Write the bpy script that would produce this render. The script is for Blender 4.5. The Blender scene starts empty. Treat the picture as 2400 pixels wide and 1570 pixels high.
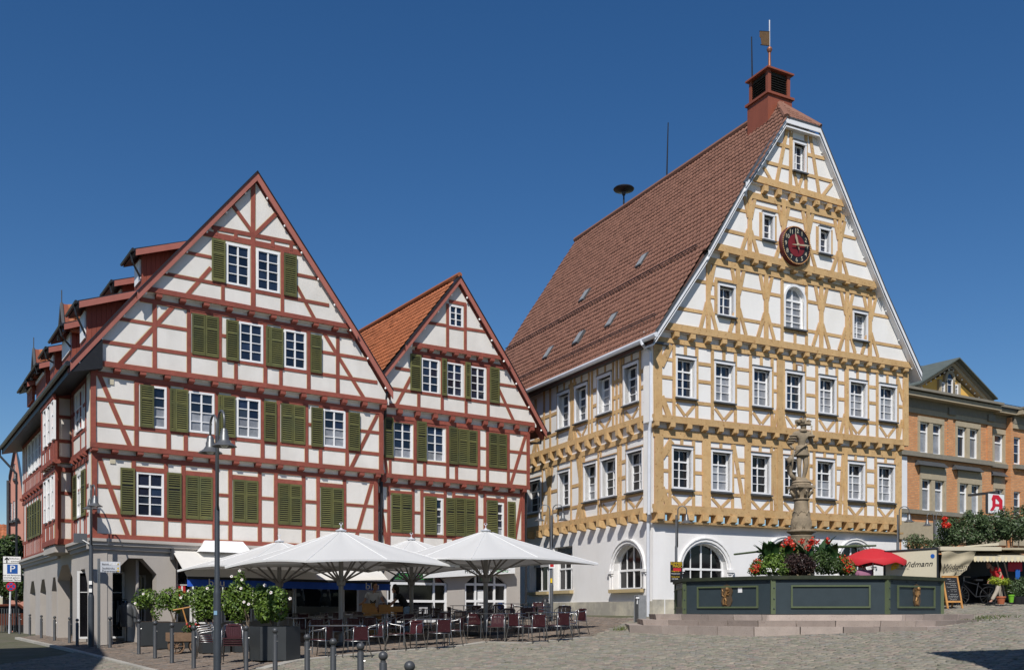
import bpy, math, random
import numpy as np
from mathutils import Vector, Matrix
random.seed(7)
RND=random.Random(11)
sc=bpy.context.scene
# ---------------------------------------------------------------- camera
F=2380.;CX=1200.;HY=1430.;EYE=1.6
cam=bpy.data.cameras.new('camera');co=bpy.data.objects.new('camera',cam);sc.collection.objects.link(co)
co.location=(0,0,EYE);co.rotation_euler=(math.radians(90),0,0)
cam.sensor_width=36;cam.lens=36*F/2400;cam.shift_y=(HY-785)/2400;cam.clip_end=3000;cam.clip_start=.1
sc.camera=co
# ---------------------------------------------------------------- light
SUN_EL=math.radians(47);SUN_AZ=math.radians(9)       # sun stands behind the viewer, a little to the left
w=bpy.data.worlds.new('World');sc.world=w;w.use_nodes=True
nt=w.node_tree;bg=nt.nodes['Background']
sky=nt.nodes.new('ShaderNodeTexSky');sky.sky_type='NISHITA';sky.sun_disc=False
sky.sun_elevation=SUN_EL;sky.sun_rotation=math.pi+SUN_AZ;sky.altitude=500;sky.air_density=1.0;sky.dust_density=.25;sky.ozone_density=3.0
shs=nt.nodes.new('ShaderNodeHueSaturation');shs.inputs['Saturation'].default_value=1.28;shs.inputs['Hue'].default_value=.5045;nt.links.new(sky.outputs[0],shs.inputs['Color']);nt.links.new(shs.outputs[0],bg.inputs[0]);bg.inputs[1].default_value=.071
sd=bpy.data.lights.new('sun','SUN');so=bpy.data.objects.new('sun',sd);sc.collection.objects.link(so)
sd.energy=3.9;sd.angle=math.radians(.53);sd.color=(1,.955,.89)
TOSUN=Vector((-math.sin(SUN_AZ)*math.cos(SUN_EL),-math.cos(SUN_AZ)*math.cos(SUN_EL),math.sin(SUN_EL)))
so.rotation_euler=(-TOSUN).to_track_quat('-Z','Y').to_euler();so.location=(0,-20,40)
vs=sc.view_settings;vs.view_transform='Standard';vs.look='None';vs.exposure=.28;vs.gamma=1;vs.use_curve_mapping=False
# ---------------------------------------------------------------- helpers
COL=sc.collection
ORG={}
def V(*a): return Vector(a)
def project(p): return (CX+F*p[0]/p[1], HY-F*(p[2]-EYE)/p[1])
def at(px,py,Y): return Vector(((px-CX)/F*Y,Y,EYE+(HY-py)/F*Y))
GC=[-0.03399410352487065,-0.0028805603286513604,-0.011170989919731174,0.0007233361698161593,0.002152148110754496,0.0020308542305435004,-1.2700952457519684e-05,-2.0140232573254428e-05,-2.480681332940821e-05,-2.9651010302846085e-05]
def gzn(x,y):
    x=np.clip(x,-26,26);y=np.clip(y,0,58)
    return sum(c*t for c,t in zip(GC,[1.,x,y,x*x,x*y,y*y,x*x*y,x*y*y,y**3,x**3]))
def gz(x,y): return float(gzn(np.float64(x),np.float64(y)))
def gp(px,py):
    Y=4.;k=(px-CX)/F;m=(HY-py)/F
    while Y<90 and EYE+m*Y>gz(k*Y,Y): Y+=.04
    return Vector((k*Y,Y,gz(k*Y,Y)))
class Plane:
    def __init__(s,px,Y,vp):
        s.p=Vector(((px-CX)/F*Y,Y,0));s.d=Vector(((vp-CX)/F,1,0)).normalized()
        s.n=Vector((s.d.y,-s.d.x,0))
        if s.n.dot(s.p)>0: s.n=-s.n
    def P(s,px,py,o=0):
        r=Vector(((px-CX)/F,1,(HY-py)/F));n=s.n;t=(s.p+n*o).dot(n)/(r.dot(n))
        return Vector((r.x*t,r.y*t,EYE+r.z*t))
    def uz(s,px,py,o=0):
        q=s.P(px,py,o);return Vector(((q-s.p).dot(s.d),q.z))
    def W(s,u,z,o=0): return s.p+s.d*u+s.n*o+Vector((0,0,z))
    def shifted(s,o):
        q=Plane.__new__(Plane);q.p=s.p+s.n*o;q.d=s.d;q.n=s.n;return q
class MB:
    def __init__(s): s.v=[];s.f=[];s.m=[];s.mi=0
    def add(s,vs,fs):
        b=len(s.v);s.v+=[tuple(x) for x in vs]
        for f in fs: s.f.append(tuple(b+i for i in f));s.m.append(s.mi)
        return s
    def hexa(s,p): return s.add(p,[(0,1,2,3),(7,6,5,4),(0,4,5,1),(1,5,6,2),(2,6,7,3),(3,7,4,0)])
    def box(s,c,sx,sy,sz,rz=0,ax=None):
        c=Vector(c)
        if ax is None:
            x=Vector((math.cos(rz),math.sin(rz),0));y=Vector((-math.sin(rz),math.cos(rz),0));z=Vector((0,0,1))
        else: x,y,z=ax
        x=x*sx/2;y=y*sy/2;z=z*sz/2
        return s.hexa([c-x-y-z,c+x-y-z,c+x+y-z,c-x+y-z,c-x-y+z,c+x-y+z,c+x+y+z,c-x+y+z])
    def wbox(s,pl,u0,u1,z0,z1,o0,o1):
        return s.hexa([pl.W(u0,z0,o1),pl.W(u1,z0,o1),pl.W(u1,z0,o0),pl.W(u0,z0,o0),pl.W(u0,z1,o1),pl.W(u1,z1,o1),pl.W(u1,z1,o0),pl.W(u0,z1,o0)])
    def prism(s,poly,off):
        n=len(poly);off=Vector(off)
        vs=[Vector(p) for p in poly]+[Vector(p)+off for p in poly]
        return s.add(vs,[tuple(range(n)),tuple(range(2*n-1,n-1,-1))]+[(i,n+i,n+(i+1)%n,(i+1)%n) for i in range(n)])
    def tube(s,pts,r,n=8,cap=True,close=False):
        pts=[Vector(p) for p in pts];R=r if isinstance(r,(list,tuple)) else [r]*len(pts);rings=[];up=None
        for i,p in enumerate(pts):
            a=pts[(i-1)%len(pts)] if (i>0 or close) else p;b=pts[(i+1)%len(pts)] if (i<len(pts)-1 or close) else p
            t=(b-a).normalized() if (b-a).length>1e-9 else Vector((0,0,1))
            if up is None: up=Vector((0,0,1)) if abs(t.z)<.9 else Vector((1,0,0))
            x=up.cross(t)
            if x.length<1e-5: x=Vector((1,0,0)).cross(t)
            x.normalize();y=t.cross(x).normalized();up=y if abs(t.dot(up))>.95 else up
            rings.append([p+(x*math.cos(2*math.pi*k/n)+y*math.sin(2*math.pi*k/n))*R[i] for k in range(n)])
        vs=[q for rg in rings for q in rg];fs=[];m=len(rings)
        for i in range(m if close else m-1):
            for k in range(n):
                j=(i+1)%m;fs.append((i*n+k,i*n+(k+1)%n,j*n+(k+1)%n,j*n+k))
        if cap and not close: fs+= [tuple(range(n-1,-1,-1)),tuple(range((m-1)*n,m*n))]
        return s.add(vs,fs)
    def lathe(s,prof,c=(0,0,0),n=16,ax=None,sq=1.):
        c=Vector(c);X,Y,Z=ax or (Vector((1,0,0)),Vector((0,1,0)),Vector((0,0,1)))
        vs=[];fs=[]
        for r,z in prof:
            for k in range(n):
                a=2*math.pi*k/n;vs.append(c+X*(r*math.cos(a))+Y*(r*math.sin(a)*sq)+Z*z)
        for i in range(len(prof)-1):
            for k in range(n): fs.append((i*n+k,i*n+(k+1)%n,(i+1)*n+(k+1)%n,(i+1)*n+k))
        fs+=[tuple(range(n-1,-1,-1)),tuple(range((len(prof)-1)*n,len(prof)*n))]
        return s.add(vs,fs)
    def ball(s,c,r,n=10,sc=(1,1,1)):
        m=max(4,n*2//3);c=Vector(c);vs=[];fs=[]
        for i in range(m+1):
            t=math.pi*i/m
            for k in range(n):
                a=2*math.pi*k/n;vs.append(c+Vector((r*sc[0]*math.sin(t)*math.cos(a),r*sc[1]*math.sin(t)*math.sin(a),-r*sc[2]*math.cos(t))))
        for i in range(m):
            for k in range(n): fs.append((i*n+k,i*n+(k+1)%n,(i+1)*n+(k+1)%n,(i+1)*n+k))
        return s.add(vs,fs)
    def mesh(s,name,mats,org=Vector((0,0,0)),smooth=False):
        me=bpy.data.meshes.new(name)
        me.from_pydata([(a-org.x,b-org.y,c-org.z) for a,b,c in s.v],[],s.f)
        for m in (mats if isinstance(mats,(list,tuple)) else [mats]): me.materials.append(m)
        if len(me.materials)>1: me.polygons.foreach_set('material_index',s.m)
        if smooth: me.polygons.foreach_set('use_smooth',[True]*len(s.f))
        me.update();return me
    def build(s,name,mats,parent=None,smooth=False,kind=None,org=None):
        o0=ORG[parent.name] if parent else (Vector(org) if org is not None else Vector((0,0,0)))
        o=bpy.data.objects.new(name,s.mesh(name,mats,o0,smooth));COL.objects.link(o)
        if parent: o.parent=parent
        else: o.location=o0
        ORG[o.name]=o0
        if smooth=='auto': pass
        if kind: o['kind']=kind
        return o
def tag(o,label=None,cat=None,group=None,kind=None):
    if label: o['label']=label
    if cat: o['category']=cat
    if group: o['group']=group
    if kind: o['kind']=kind
    return o
def thing(name,label,cat,loc=(0,0,0),group=None):
    o=bpy.data.objects.new(name,None);COL.objects.link(o);o.location=loc;o.empty_display_size=.2
    ORG[o.name]=Vector(loc);return tag(o,label,cat,group)
def fix(o): # smooth with sharp edges
    me=o.data;me.polygons.foreach_set('use_smooth',[True]*len(me.polygons))
    try: me.set_sharp_from_angle(angle=math.radians(35))
    except Exception: pass
    return o
def copy_tree(o,parent=None):
    c=o.copy();COL.objects.link(c)
    if parent is not None:
        c.parent=parent
    ORG[c.name]=ORG.get(o.name,Vector((0,0,0)))
    for ch in list(o.children): copy_tree(ch,c)
    return c
def place(proto,first,loc,rz,label=None,cat=None,group=None):
    o=proto if first else copy_tree(proto)
    o.location=loc;o.rotation_euler=(0,0,rz);tag(o,label,cat,group);return o
# ---------------------------------------------------------------- materials
def srgb(r,g,b):
    f=lambda c:(c/12.92 if c<=.04045 else ((c+.055)/1.055)**2.4)
    return tuple(f(x/255) for x in (r,g,b))
def pm(name,col,rough=.75,var=.18,scale=6,bump=.15,bscale=45,metal=0,col2=None,orand=.0,spec=.35,streak=0,amt2=.5,thr=.55,tint=0,fleck=None,fscale=30,coat=0):
    m=bpy.data.materials.new(name);m.use_nodes=True;t=m.node_tree;N=t.nodes.new;L=t.links.new
    b=t.nodes['Principled BSDF'];b.inputs['Roughness'].default_value=rough;b.inputs['Metallic'].default_value=metal
    b.inputs['Specular IOR Level'].default_value=spec;b.inputs['Coat Weight'].default_value=coat
    tc=N('ShaderNodeTexCoord');mp=N('ShaderNodeMapping');L(tc.outputs['Object'],mp.inputs[0])
    if streak: mp.inputs['Scale'].default_value=(1,1,streak)
    n1=N('ShaderNodeTexNoise');n1.inputs['Scale'].default_value=scale;n1.inputs['Detail'].default_value=6;n1.inputs['Roughness'].default_value=.65
    L(mp.outputs[0],n1.inputs[0])
    mr=N('ShaderNodeMapRange');mr.inputs[1].default_value=.25;mr.inputs[2].default_value=.75;mr.inputs[3].default_value=1-var;mr.inputs[4].default_value=1+var
    L(n1.outputs[0],mr.inputs[0])
    val=mr.outputs[0]
    if orand:
        oi=N('ShaderNodeObjectInfo');r=N('ShaderNodeMapRange');r.inputs[3].default_value=1-orand;r.inputs[4].default_value=1+orand;L(oi.outputs['Random'],r.inputs[0])
        mu=N('ShaderNodeMath');mu.operation='MULTIPLY';L(val,mu.inputs[0]);L(r.outputs[0],mu.inputs[1]);val=mu.outputs[0]
    if tint:
        at_=N('ShaderNodeAttribute');at_.attribute_name='tint';oi=N('ShaderNodeObjectInfo')
        ad=N('ShaderNodeMath');ad.operation='ADD';L(at_.outputs['Fac'],ad.inputs[0]);L(oi.outputs['Random'],ad.inputs[1])
        fr=N('ShaderNodeMath');fr.operation='FRACT';L(ad.outputs[0],fr.inputs[0])
        r=N('ShaderNodeMapRange');r.inputs[3].default_value=1-tint;r.inputs[4].default_value=1+tint;L(fr.outputs[0],r.inputs[0])
        mu=N('ShaderNodeMath');mu.operation='MULTIPLY';L(val,mu.inputs[0]);L(r.outputs[0],mu.inputs[1]);val=mu.outputs[0]
    base=N('ShaderNodeRGB');base.outputs[0].default_value=(*col,1);c=base.outputs[0]
    if col2:
        n2=N('ShaderNodeTexNoise');n2.inputs['Scale'].default_value=scale*.37;n2.inputs['Detail'].default_value=7;n2.inputs['Roughness'].default_value=.6;L(tc.outputs['Object'],n2.inputs[0])
        rr=N('ShaderNodeMapRange');rr.inputs[1].default_value=thr-.1;rr.inputs[2].default_value=thr+.12;rr.inputs[4].default_value=amt2;L(n2.outputs[0],rr.inputs[0])
        mx=N('ShaderNodeMix');mx.data_type='RGBA';L(rr.outputs[0],mx.inputs[0]);L(c,mx.inputs[6]);mx.inputs[7].default_value=(*col2,1);c=mx.outputs[2]
    if fleck:
        n3=N('ShaderNodeTexNoise');n3.inputs['Scale'].default_value=fscale;n3.inputs['Detail'].default_value=3;L(mp.outputs[0],n3.inputs[0])
        rr=N('ShaderNodeMapRange');rr.inputs[1].default_value=.6;rr.inputs[2].default_value=.7;L(n3.outputs[0],rr.inputs[0])
        mx=N('ShaderNodeMix');mx.data_type='RGBA';L(rr.outputs[0],mx.inputs[0]);L(c,mx.inputs[6]);mx.inputs[7].default_value=(*fleck,1);c=mx.outputs[2]
    hs=N('ShaderNodeHueSaturation');L(val,hs.inputs['Value']);L(c,hs.inputs['Color']);L(hs.outputs[0],b.inputs['Base Color'])
    if bump:
        n4=N('ShaderNodeTexNoise');n4.inputs['Scale'].default_value=bscale;n4.inputs['Detail'].default_value=4;L(mp.outputs[0],n4.inputs[0])
        bu=N('ShaderNodeBump');bu.inputs['Strength'].default_value=bump;bu.inputs['Distance'].default_value=.02;L(n4.outputs[0],bu.inputs['Height']);L(bu.outputs[0],b.inputs['Normal'])
    return m
M={}
M['plaster']=pm('plaster_offwhite',(.73,.70,.655),.9,.065,1.6,.2,30,col2=(.58,.55,.50),amt2=.55,streak=.3)
M['plaster_th']=pm('plaster_white',(.80,.785,.76),.9,.045,1.6,.25,30,col2=(.72,.69,.63),amt2=.5,streak=.3)
M['plaster_gf']=pm('plaster_ground_floor',(.80,.79,.78),.9,.05,.9,.2,40,col2=(.70,.68,.65),amt2=.55,streak=.35)
M['plinth']=pm('plinth_stained',(.62,.57,.45),.9,.08,2.2,.3,30,col2=(.33,.31,.27),amt2=1,thr=.46)
M['grey_wall']=pm('grey_beige_render',(.44,.405,.37),.9,.07,.8,.2,50,col2=(.36,.33,.30),amt2=.6,streak=.35)
M['red_wood']=pm('red_timber',(.265,.072,.05),.75,.2,5,.25,50,col2=(.20,.06,.045),amt2=.5,orand=.12)
M['red_board']=pm('red_painted_board',(.37,.13,.10),.6,.1,4,.1,60,orand=.08)
M['red_clad']=pm('red_cladding',(.26,.07,.045),.7,.15,5,.15,50,streak=.15)
M['ochre']=pm('ochre_timber',(.55,.365,.175),.8,.14,4,.3,45,col2=(.49,.295,.12),amt2=.6,orand=.10,fleck=(.37,.21,.085),fscale=9)
M['mauve']=pm('painted_line',(.50,.33,.27),.9,.1)
M['cream_line']=pm('cream_line',(.62,.53,.33),.9,.1)
M['white']=pm('white_paint',(.80,.80,.80),.45,.04,3,.02)
M['white_blue']=pm('white_casing',(.75,.755,.775),.5,.05,3,.02)
M['olive']=pm('olive_shutter',(.118,.116,.040),.6,.14,4,.05,orand=.24,col2=(.08,.09,.04),amt2=.8)
M['slate']=pm('grey_sheet_metal',(.10,.105,.11),.45,.12,4,.03,metal=.3)
M['zinc']=pm('painted_gutter',(.62,.64,.68),.4,.08,3,.02)
M['dark_metal']=pm('dark_metal',(.035,.037,.042),.4,.15,5,.02,metal=.4)
M['anthracite']=pm('anthracite_paint',(.05,.053,.058),.42,.12,5,.03)
M['lamp_grey']=pm('lamp_grey',(.16,.165,.17),.42,.12,6,.02,metal=.55)
M['steel']=pm('brushed_steel',(.40,.40,.40),.38,.1,8,.02,metal=1)
M['tile_brown']=pm('brown_clay_tile',(.225,.108,.074),.72,.05,9,.2,60,tint=.12,col2=(.18,.088,.064),amt2=.3)
M['tile_orange']=pm('orange_clay_tile',(.36,.12,.05),.7,.15,9,.2,60,tint=.2,col2=(.29,.10,.05),amt2=.35)
M['roof_under']=pm('roof_underlay',(.10,.05,.04),.9)
M['soffit']=pm('dark_soffit_boards',(.12,.045,.03),.8,.2,5,.1)
M['bulb']=pm('white_bulb',(.8,.8,.78),.2,.02)
M['stone']=pm('fountain_sandstone',(.29,.228,.155),.9,.22,7,.5,30,col2=(.18,.148,.103),amt2=.7,thr=.5)
M['granite']=pm('pink_granite',(.335,.28,.245),.8,.14,3,.2,70,orand=.15,tint=.14,fleck=(.22,.17,.15),fscale=40)
M['iron_green']=pm('basin_blue_green_iron',(.032,.047,.055),.5,.12,3,.05)
M['iron_trim']=pm('basin_green_trim',(.09,.115,.06),.55,.12,5,.05)
M['canvas']=pm('white_canvas',(.74,.74,.73),.8,.03,2,.05,90)
M['awning']=pm('grey_awning_canvas',(.60,.585,.55),.85,.04,2,.05,90)
M['blue']=pm('blue_valance',(.025,.11,.58),.7,.08,3)
M['redcloth']=pm('red_canvas',(.47,.02,.028),.75,.06,3,.05,90)
M['wine']=pm('wine_red_plastic',(.054,.015,.019),.4,.15,6,.02,orand=.15)
M['black']=pm('black_plastic',(.018,.018,.02),.45,.2,6)
M['table']=pm('table_top_grey',(.16,.145,.13),.35,.15,4,.02)
M['pole_grey']=pm('umbrella_pole_grey',(.27,.26,.245),.45,.1,4,.02,metal=.3)
M['wood']=pm('pine_wood',(.50,.25,.075),.6,.2,6,.15,40,col2=(.34,.14,.04))
M['oldwood']=pm('weathered_wood',(.19,.12,.075),.85,.25,8,.3,40)
M['bark']=pm('bark',(.14,.11,.08),.9,.3,10,.5,30)
M['planter']=pm('planter_anthracite',(.035,.039,.042),.5,.1,3,.03)
M['soil']=pm('soil',(.05,.035,.025),1,.3,20,.4)
M['brick']=None
M['sandtrim']=pm('sandstone_trim',(.38,.32,.225),.85,.12,4,.2,40)
M['cornice']=pm('grey_stone_cornice',(.22,.2,.16),.85,.12,4,.2,40)
M['yellow_wall']=pm('yellow_plaster',(.72,.43,.11),.9,.05,2,.1)
M['pink_wall']=pm('pink_plaster',(.56,.27,.21),.9,.05,1.5,.1)
M['green_roof']=pm('patinated_roof',(.105,.125,.115),.7,.15,3,.1,streak=1)
M['cream_panel']=pm('cream_panel',(.53,.48,.36),.5,.04,2,.02)
M['tarp']=pm('beige_tarp',(.38,.33,.23),.8,.08,3,.1,20)
M['skin']=pm('skin',(.42,.23,.16),.6,.08,10,.05)
M['hair']=pm('dark_hair',(.02,.014,.01),.6,.3,40,.3)
M['tee_white']=pm('white_shirt',(.55,.55,.56),.9,.06,6,.1,20)
M['tee_black']=pm('black_shirt',(.012,.012,.014),.9,.2,6,.1)
M['tee_red']=pm('red_shirt',(.55,.03,.035),.85,.1,6,.1)
M['denim']=pm('pale_denim',(.22,.32,.44),.85,.25,14,.1)
M['darkpants']=pm('dark_trousers',(.025,.025,.03),.85,.2,8)
M['beigepants']=pm('beige_trousers',(.42,.37,.30),.85,.1,8)
M['mannequin']=pm('mannequin_grey',(.62,.60,.58),.6,.05)
M['terracotta']=pm('terracotta',(.40,.12,.055),.75,.12,8)
M['limepot']=pm('lime_pot',(.16,.42,.03),.4,.08)
M['sign_white']=pm('sign_white',(.78,.78,.77),.45,.03)
M['sign_blue']=pm('sign_blue',(.015,.09,.35),.4,.05)
M['sign_red']=pm('sign_red',(.55,.012,.03),.4,.05)
M['ink']=pm('ink_black',(.012,.012,.013),.6,.05)
M['geers_green']=pm('letters_green',(.045,.30,.06),.5,.05)
M['yellow']=pm('yellow_paint',(.75,.50,.02),.5,.08)
M['chalk']=pm('chalk',(.62,.62,.60),.9,.05)
M['board']=pm('blackboard',(.018,.018,.02),.8,.2,4)
M['bronze_dk']=pm('dark_bronze',(.085,.058,.034),.55,.2,8,.2)
M['rim_moss']=pm('mossy_dark_rim',(.022,.028,.018),.8,.3,5,.3,col2=(.05,.06,.02),amt2=.6)
M['scallop_y']=pm('yellow_scallop_cloth',(.60,.52,.34),.85)
M['bar_blue']=pm('sticker_blue',(.2,.35,.5),.5)
M['zinc_dk']=pm('cabinet_grey',(.25,.26,.27),.6)
M['gold']=pm('gilt_bronze',(.30,.17,.07),.45,.3,14,.3,metal=.5)
M['copper']=pm('old_copper',(.30,.13,.08),.5,.2,8,.1,metal=.5)
M['oxblood']=pm('oxblood_sheet',(.25,.075,.043),.55,.14,4,.05,streak=.2)
M['louvre']=pm('black_louvre',(.035,.035,.033),.6,.2)
M['lace']=pm('lace_curtain',(.42,.42,.43),.9,.35,14,0)
def glass(name,col=(.012,.018,.035),rough=.06,spec=.7):
    m=pm(name,col,rough,.6,.9,.0,spec=spec,orand=.6);return m
M['glass']=glass('window_glass');M['glass_dk']=glass('dark_window_glass',(.008,.008,.010),.08,.4)
M['glass_cur']=pm('glass_with_net_curtain',(.23,.24,.26),.12,.35,3,0,spec=.6,orand=.25)
def clear_glass():
    m=bpy.data.materials.new('clear_shop_glass');m.use_nodes=True;t=m.node_tree;N=t.nodes.new;L=t.links.new
    tr=N('ShaderNodeBsdfTransparent');tr.inputs[0].default_value=(.75,.78,.78,1);gl=N('ShaderNodeBsdfGlossy');gl.inputs['Roughness'].default_value=.03
    lw=N('ShaderNodeLayerWeight');lw.inputs[0].default_value=.25;ms=N('ShaderNodeMixShader');L(lw.outputs['Fresnel'],ms.inputs[0]);L(tr.outputs[0],ms.inputs[1]);L(gl.outputs[0],ms.inputs[2]);L(ms.outputs[0],t.nodes['Material Output'].inputs[0]);return m
M['glass_clear']=clear_glass()
def leafmat(name,c1,c2,trans=.25):
    m=bpy.data.materials.new(name);m.use_nodes=True;t=m.node_tree;N=t.nodes.new;L=t.links.new;b=t.nodes['Principled BSDF']
    a=N('ShaderNodeAttribute');a.attribute_name='tint';mx=N('ShaderNodeMix');mx.data_type='RGBA';L(a.outputs['Fac'],mx.inputs[0])
    mx.inputs[6].default_value=(*c1,1);mx.inputs[7].default_value=(*c2,1);L(mx.outputs[2],b.inputs['Base Color']);b.inputs['Roughness'].default_value=.45
    tr=N('ShaderNodeBsdfTranslucent');L(mx.outputs[2],tr.inputs[0]);ms=N('ShaderNodeMixShader');ms.inputs[0].default_value=trans
    L(b.outputs[0],ms.inputs[1]);L(tr.outputs[0],ms.inputs[2]);L(ms.outputs[0],t.nodes['Material Output'].inputs[0]);return m
M['leaf']=leafmat('hibiscus_leaf',(.045,.095,.014),(.19,.29,.045))
M['leaf_dk']=leafmat('dark_leaf',(.03,.055,.015),(.075,.125,.03))
M['leaf_rose']=leafmat('rose_leaf',(.042,.07,.028),(.11,.165,.065))
M['leaf_lime']=leafmat('lime_leaf',(.16,.22,.012),(.34,.40,.03))
M['leaf_purple']=leafmat('purple_leaf',(.018,.010,.010),(.06,.03,.022))
M['leaf_canna']=leafmat('canna_leaf',(.03,.075,.02),(.07,.14,.04))
M['petal_red']=leafmat('red_petal',(.50,.012,.012),(.75,.06,.02),.15)
M['petal_white']=leafmat('white_petal',(.75,.75,.72),(.85,.85,.82),.15)
M['petal_yellow']=leafmat('yellow_petal',(.7,.45,.02),(.8,.6,.08),.15)
M['grass']=leafmat('grass_blade',(.05,.09,.015),(.14,.17,.04))
# ---------------------------------------------------------------- half-timber kit
def lin(a,b): m=(b.y-a.y)/(b.x-a.x);return (m,a.y-m*a.x)
class St:
    """one storey of a half-timbered front: px gives the place along the wall, t (0..1) the height between its bottom and top line"""
    def __init__(s,root,pl,off,B,T,mat,wall,line=None,pr=.028):
        s.root,s.pl,s.off,s.B,s.T,s.mat,s.wm,s.line,s.pr=root,pl,off,B,T,mat,wall,line,pr;s.lmb=MB()
    def y(s,x,t):
        b=s.B[1]+s.B[2]*(x-s.B[0]);c=s.T[1]+s.T[2]*(x-s.T[0]);return b+(c-b)*t
    def p(s,x,t): return s.pl.uz(x,s.y(x,t),s.off)
    def bl(s,t): return lin(s.p(s.B[0],t),s.p(s.B[0]+200,t))
    def beam(s,kind,a,b,w,pr=None,mat=None):
        pr=(s.pr if pr is None else pr)+RND.uniform(0,.006);pl=s.pl;o=s.off
        ax=(b-a);ln=ax.length
        if ln<.02: return
        ax=ax/ln;pe=Vector((-ax.y,ax.x));k=max(1,min(3,int(ln/1.2)));mb=MB();rings=[]
        for i in range(k+1):
            c=a+ax*(ln*i/k);j=RND.uniform(-.06,.06)*w if 0<i<k else 0;h=w/2*RND.uniform(.94,1.06)
            q0=c+pe*(j-h);q1=c+pe*(j+h)
            rings.append([pl.W(q0.x,q0.y,o-.04),pl.W(q0.x,q0.y,o+pr),pl.W(q1.x,q1.y,o+pr),pl.W(q1.x,q1.y,o-.04)])
        vs=[q for r in rings for q in r];fs=[(0,1,2,3)];n=len(rings)
        for i in range(n-1):
            for e in range(4): fs.append((i*4+e,(i+1)*4+e,(i+1)*4+(e+1)%4,i*4+(e+1)%4))
        fs.append((n*4-1,n*4-2,n*4-3,n*4-4));mb.add(vs,fs)
        if s.line:
            h=w/2+.02;oo=o+RND.uniform(.002,.01);e=.0
            s.lmb.add([pl.W(*(a-pe*h),oo),pl.W(*(b-pe*h),oo),pl.W(*(b+pe*h),oo),pl.W(*(a+pe*h),oo)],[(0,1,2,3)])
        return mb.build(kind,mat or s.mat,s.root)
    def post(s,x,w,t0=0,t1=1,pr=None,kind='timber_post'):
        if isinstance(x,tuple): return s.beam(kind,s.p(x[0],t0),s.p(x[1],t1),w,pr)
        return s.beam(kind,s.p(x,t0),s.p(x,t1),w,pr)
    def rail(s,x1,x2,t,w,pr=None): return s.beam('timber_rail',s.p(x1,t),s.p(x2,t),w,(s.pr-.008 if pr is None else pr))
    def brace(s,x1,t1,x2,t2,w,pr=None): return s.beam('timber_brace',s.p(x1,t1),s.p(x2,t2),w,(s.pr-.012 if pr is None else pr))
    def bpx(s,kind,x1,y1,x2,y2,w,pr=None): return s.beam(kind,s.pl.uz(x1,y1,s.off),s.pl.uz(x2,y2,s.off),w,pr)
    def rect(s,x0,x1,t0,t1):
        xm=(x0+x1)/2;a=s.p(x0,.5);b=s.p(x1,.5);return (min(a.x,b.x),max(a.x,b.x),s.p(xm,t0).y,s.p(xm,t1).y)
    def wall(s,x0,x1,tops,holes=(),zb=None,name='plaster_wall',th=.6):
        """tops: list of (m,c) lines in (u,z); holes: (u0,u1,z0,z1)"""
        pl,o=s.pl,s.off;u0=s.p(x0,.5).x if not isinstance(x0,Vector) else x0.x;u1=s.p(x1,.5).x
        zb=zb or s.bl(0);ks={u0,u1}
        for h in holes: ks|={h[0],h[1]}
        L=list(tops)
        for i in range(len(L)):
            for j in range(i):
                if abs(L[i][0]-L[j][0])>1e-6:
                    u=(L[j][1]-L[i][1])/(L[i][0]-L[j][0])
                    if u0<u<u1: ks.add(u)
        ks=sorted(k for k in ks if u0-1e-6<=k<=u1+1e-6);mb=MB()
        f=lambda l,u:l[0]*u+l[1]
        top=lambda u:min(f(l,u) for l in L)
        def strip(a,b,za,zb_,zc,zd): # bottom a,b  top
            if zc-za<1e-3 and zd-zb_<1e-3: return
            zc=max(zc,za+1e-4);zd=max(zd,zb_+1e-4)
            mb.hexa([pl.W(a,za,o),pl.W(b,zb_,o),pl.W(b,zb_,o-th),pl.W(a,za,o-th),pl.W(a,zc,o),pl.W(b,zd,o),pl.W(b,zd,o-th),pl.W(a,zc,o-th)])
        for a,b in zip(ks,ks[1:]):
            if b-a<1e-4: continue
            m=(a+b)/2;hs=sorted([h for h in holes if h[0]-1e-5<=m<=h[1]+1e-5],key=lambda h:h[2])
            ca,cb=f(zb,a),f(zb,b)
            for h in hs: strip(a,b,ca,cb,h[2],h[2]);ca=cb=h[3]
            strip(a,b,ca,cb,top(a),top(b))
        return mb.build(name,s.wm,s.root)
    def done(s):
        if s.line and s.lmb.v: s.lmb.build('painted_outline',s.line,s.root)
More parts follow.
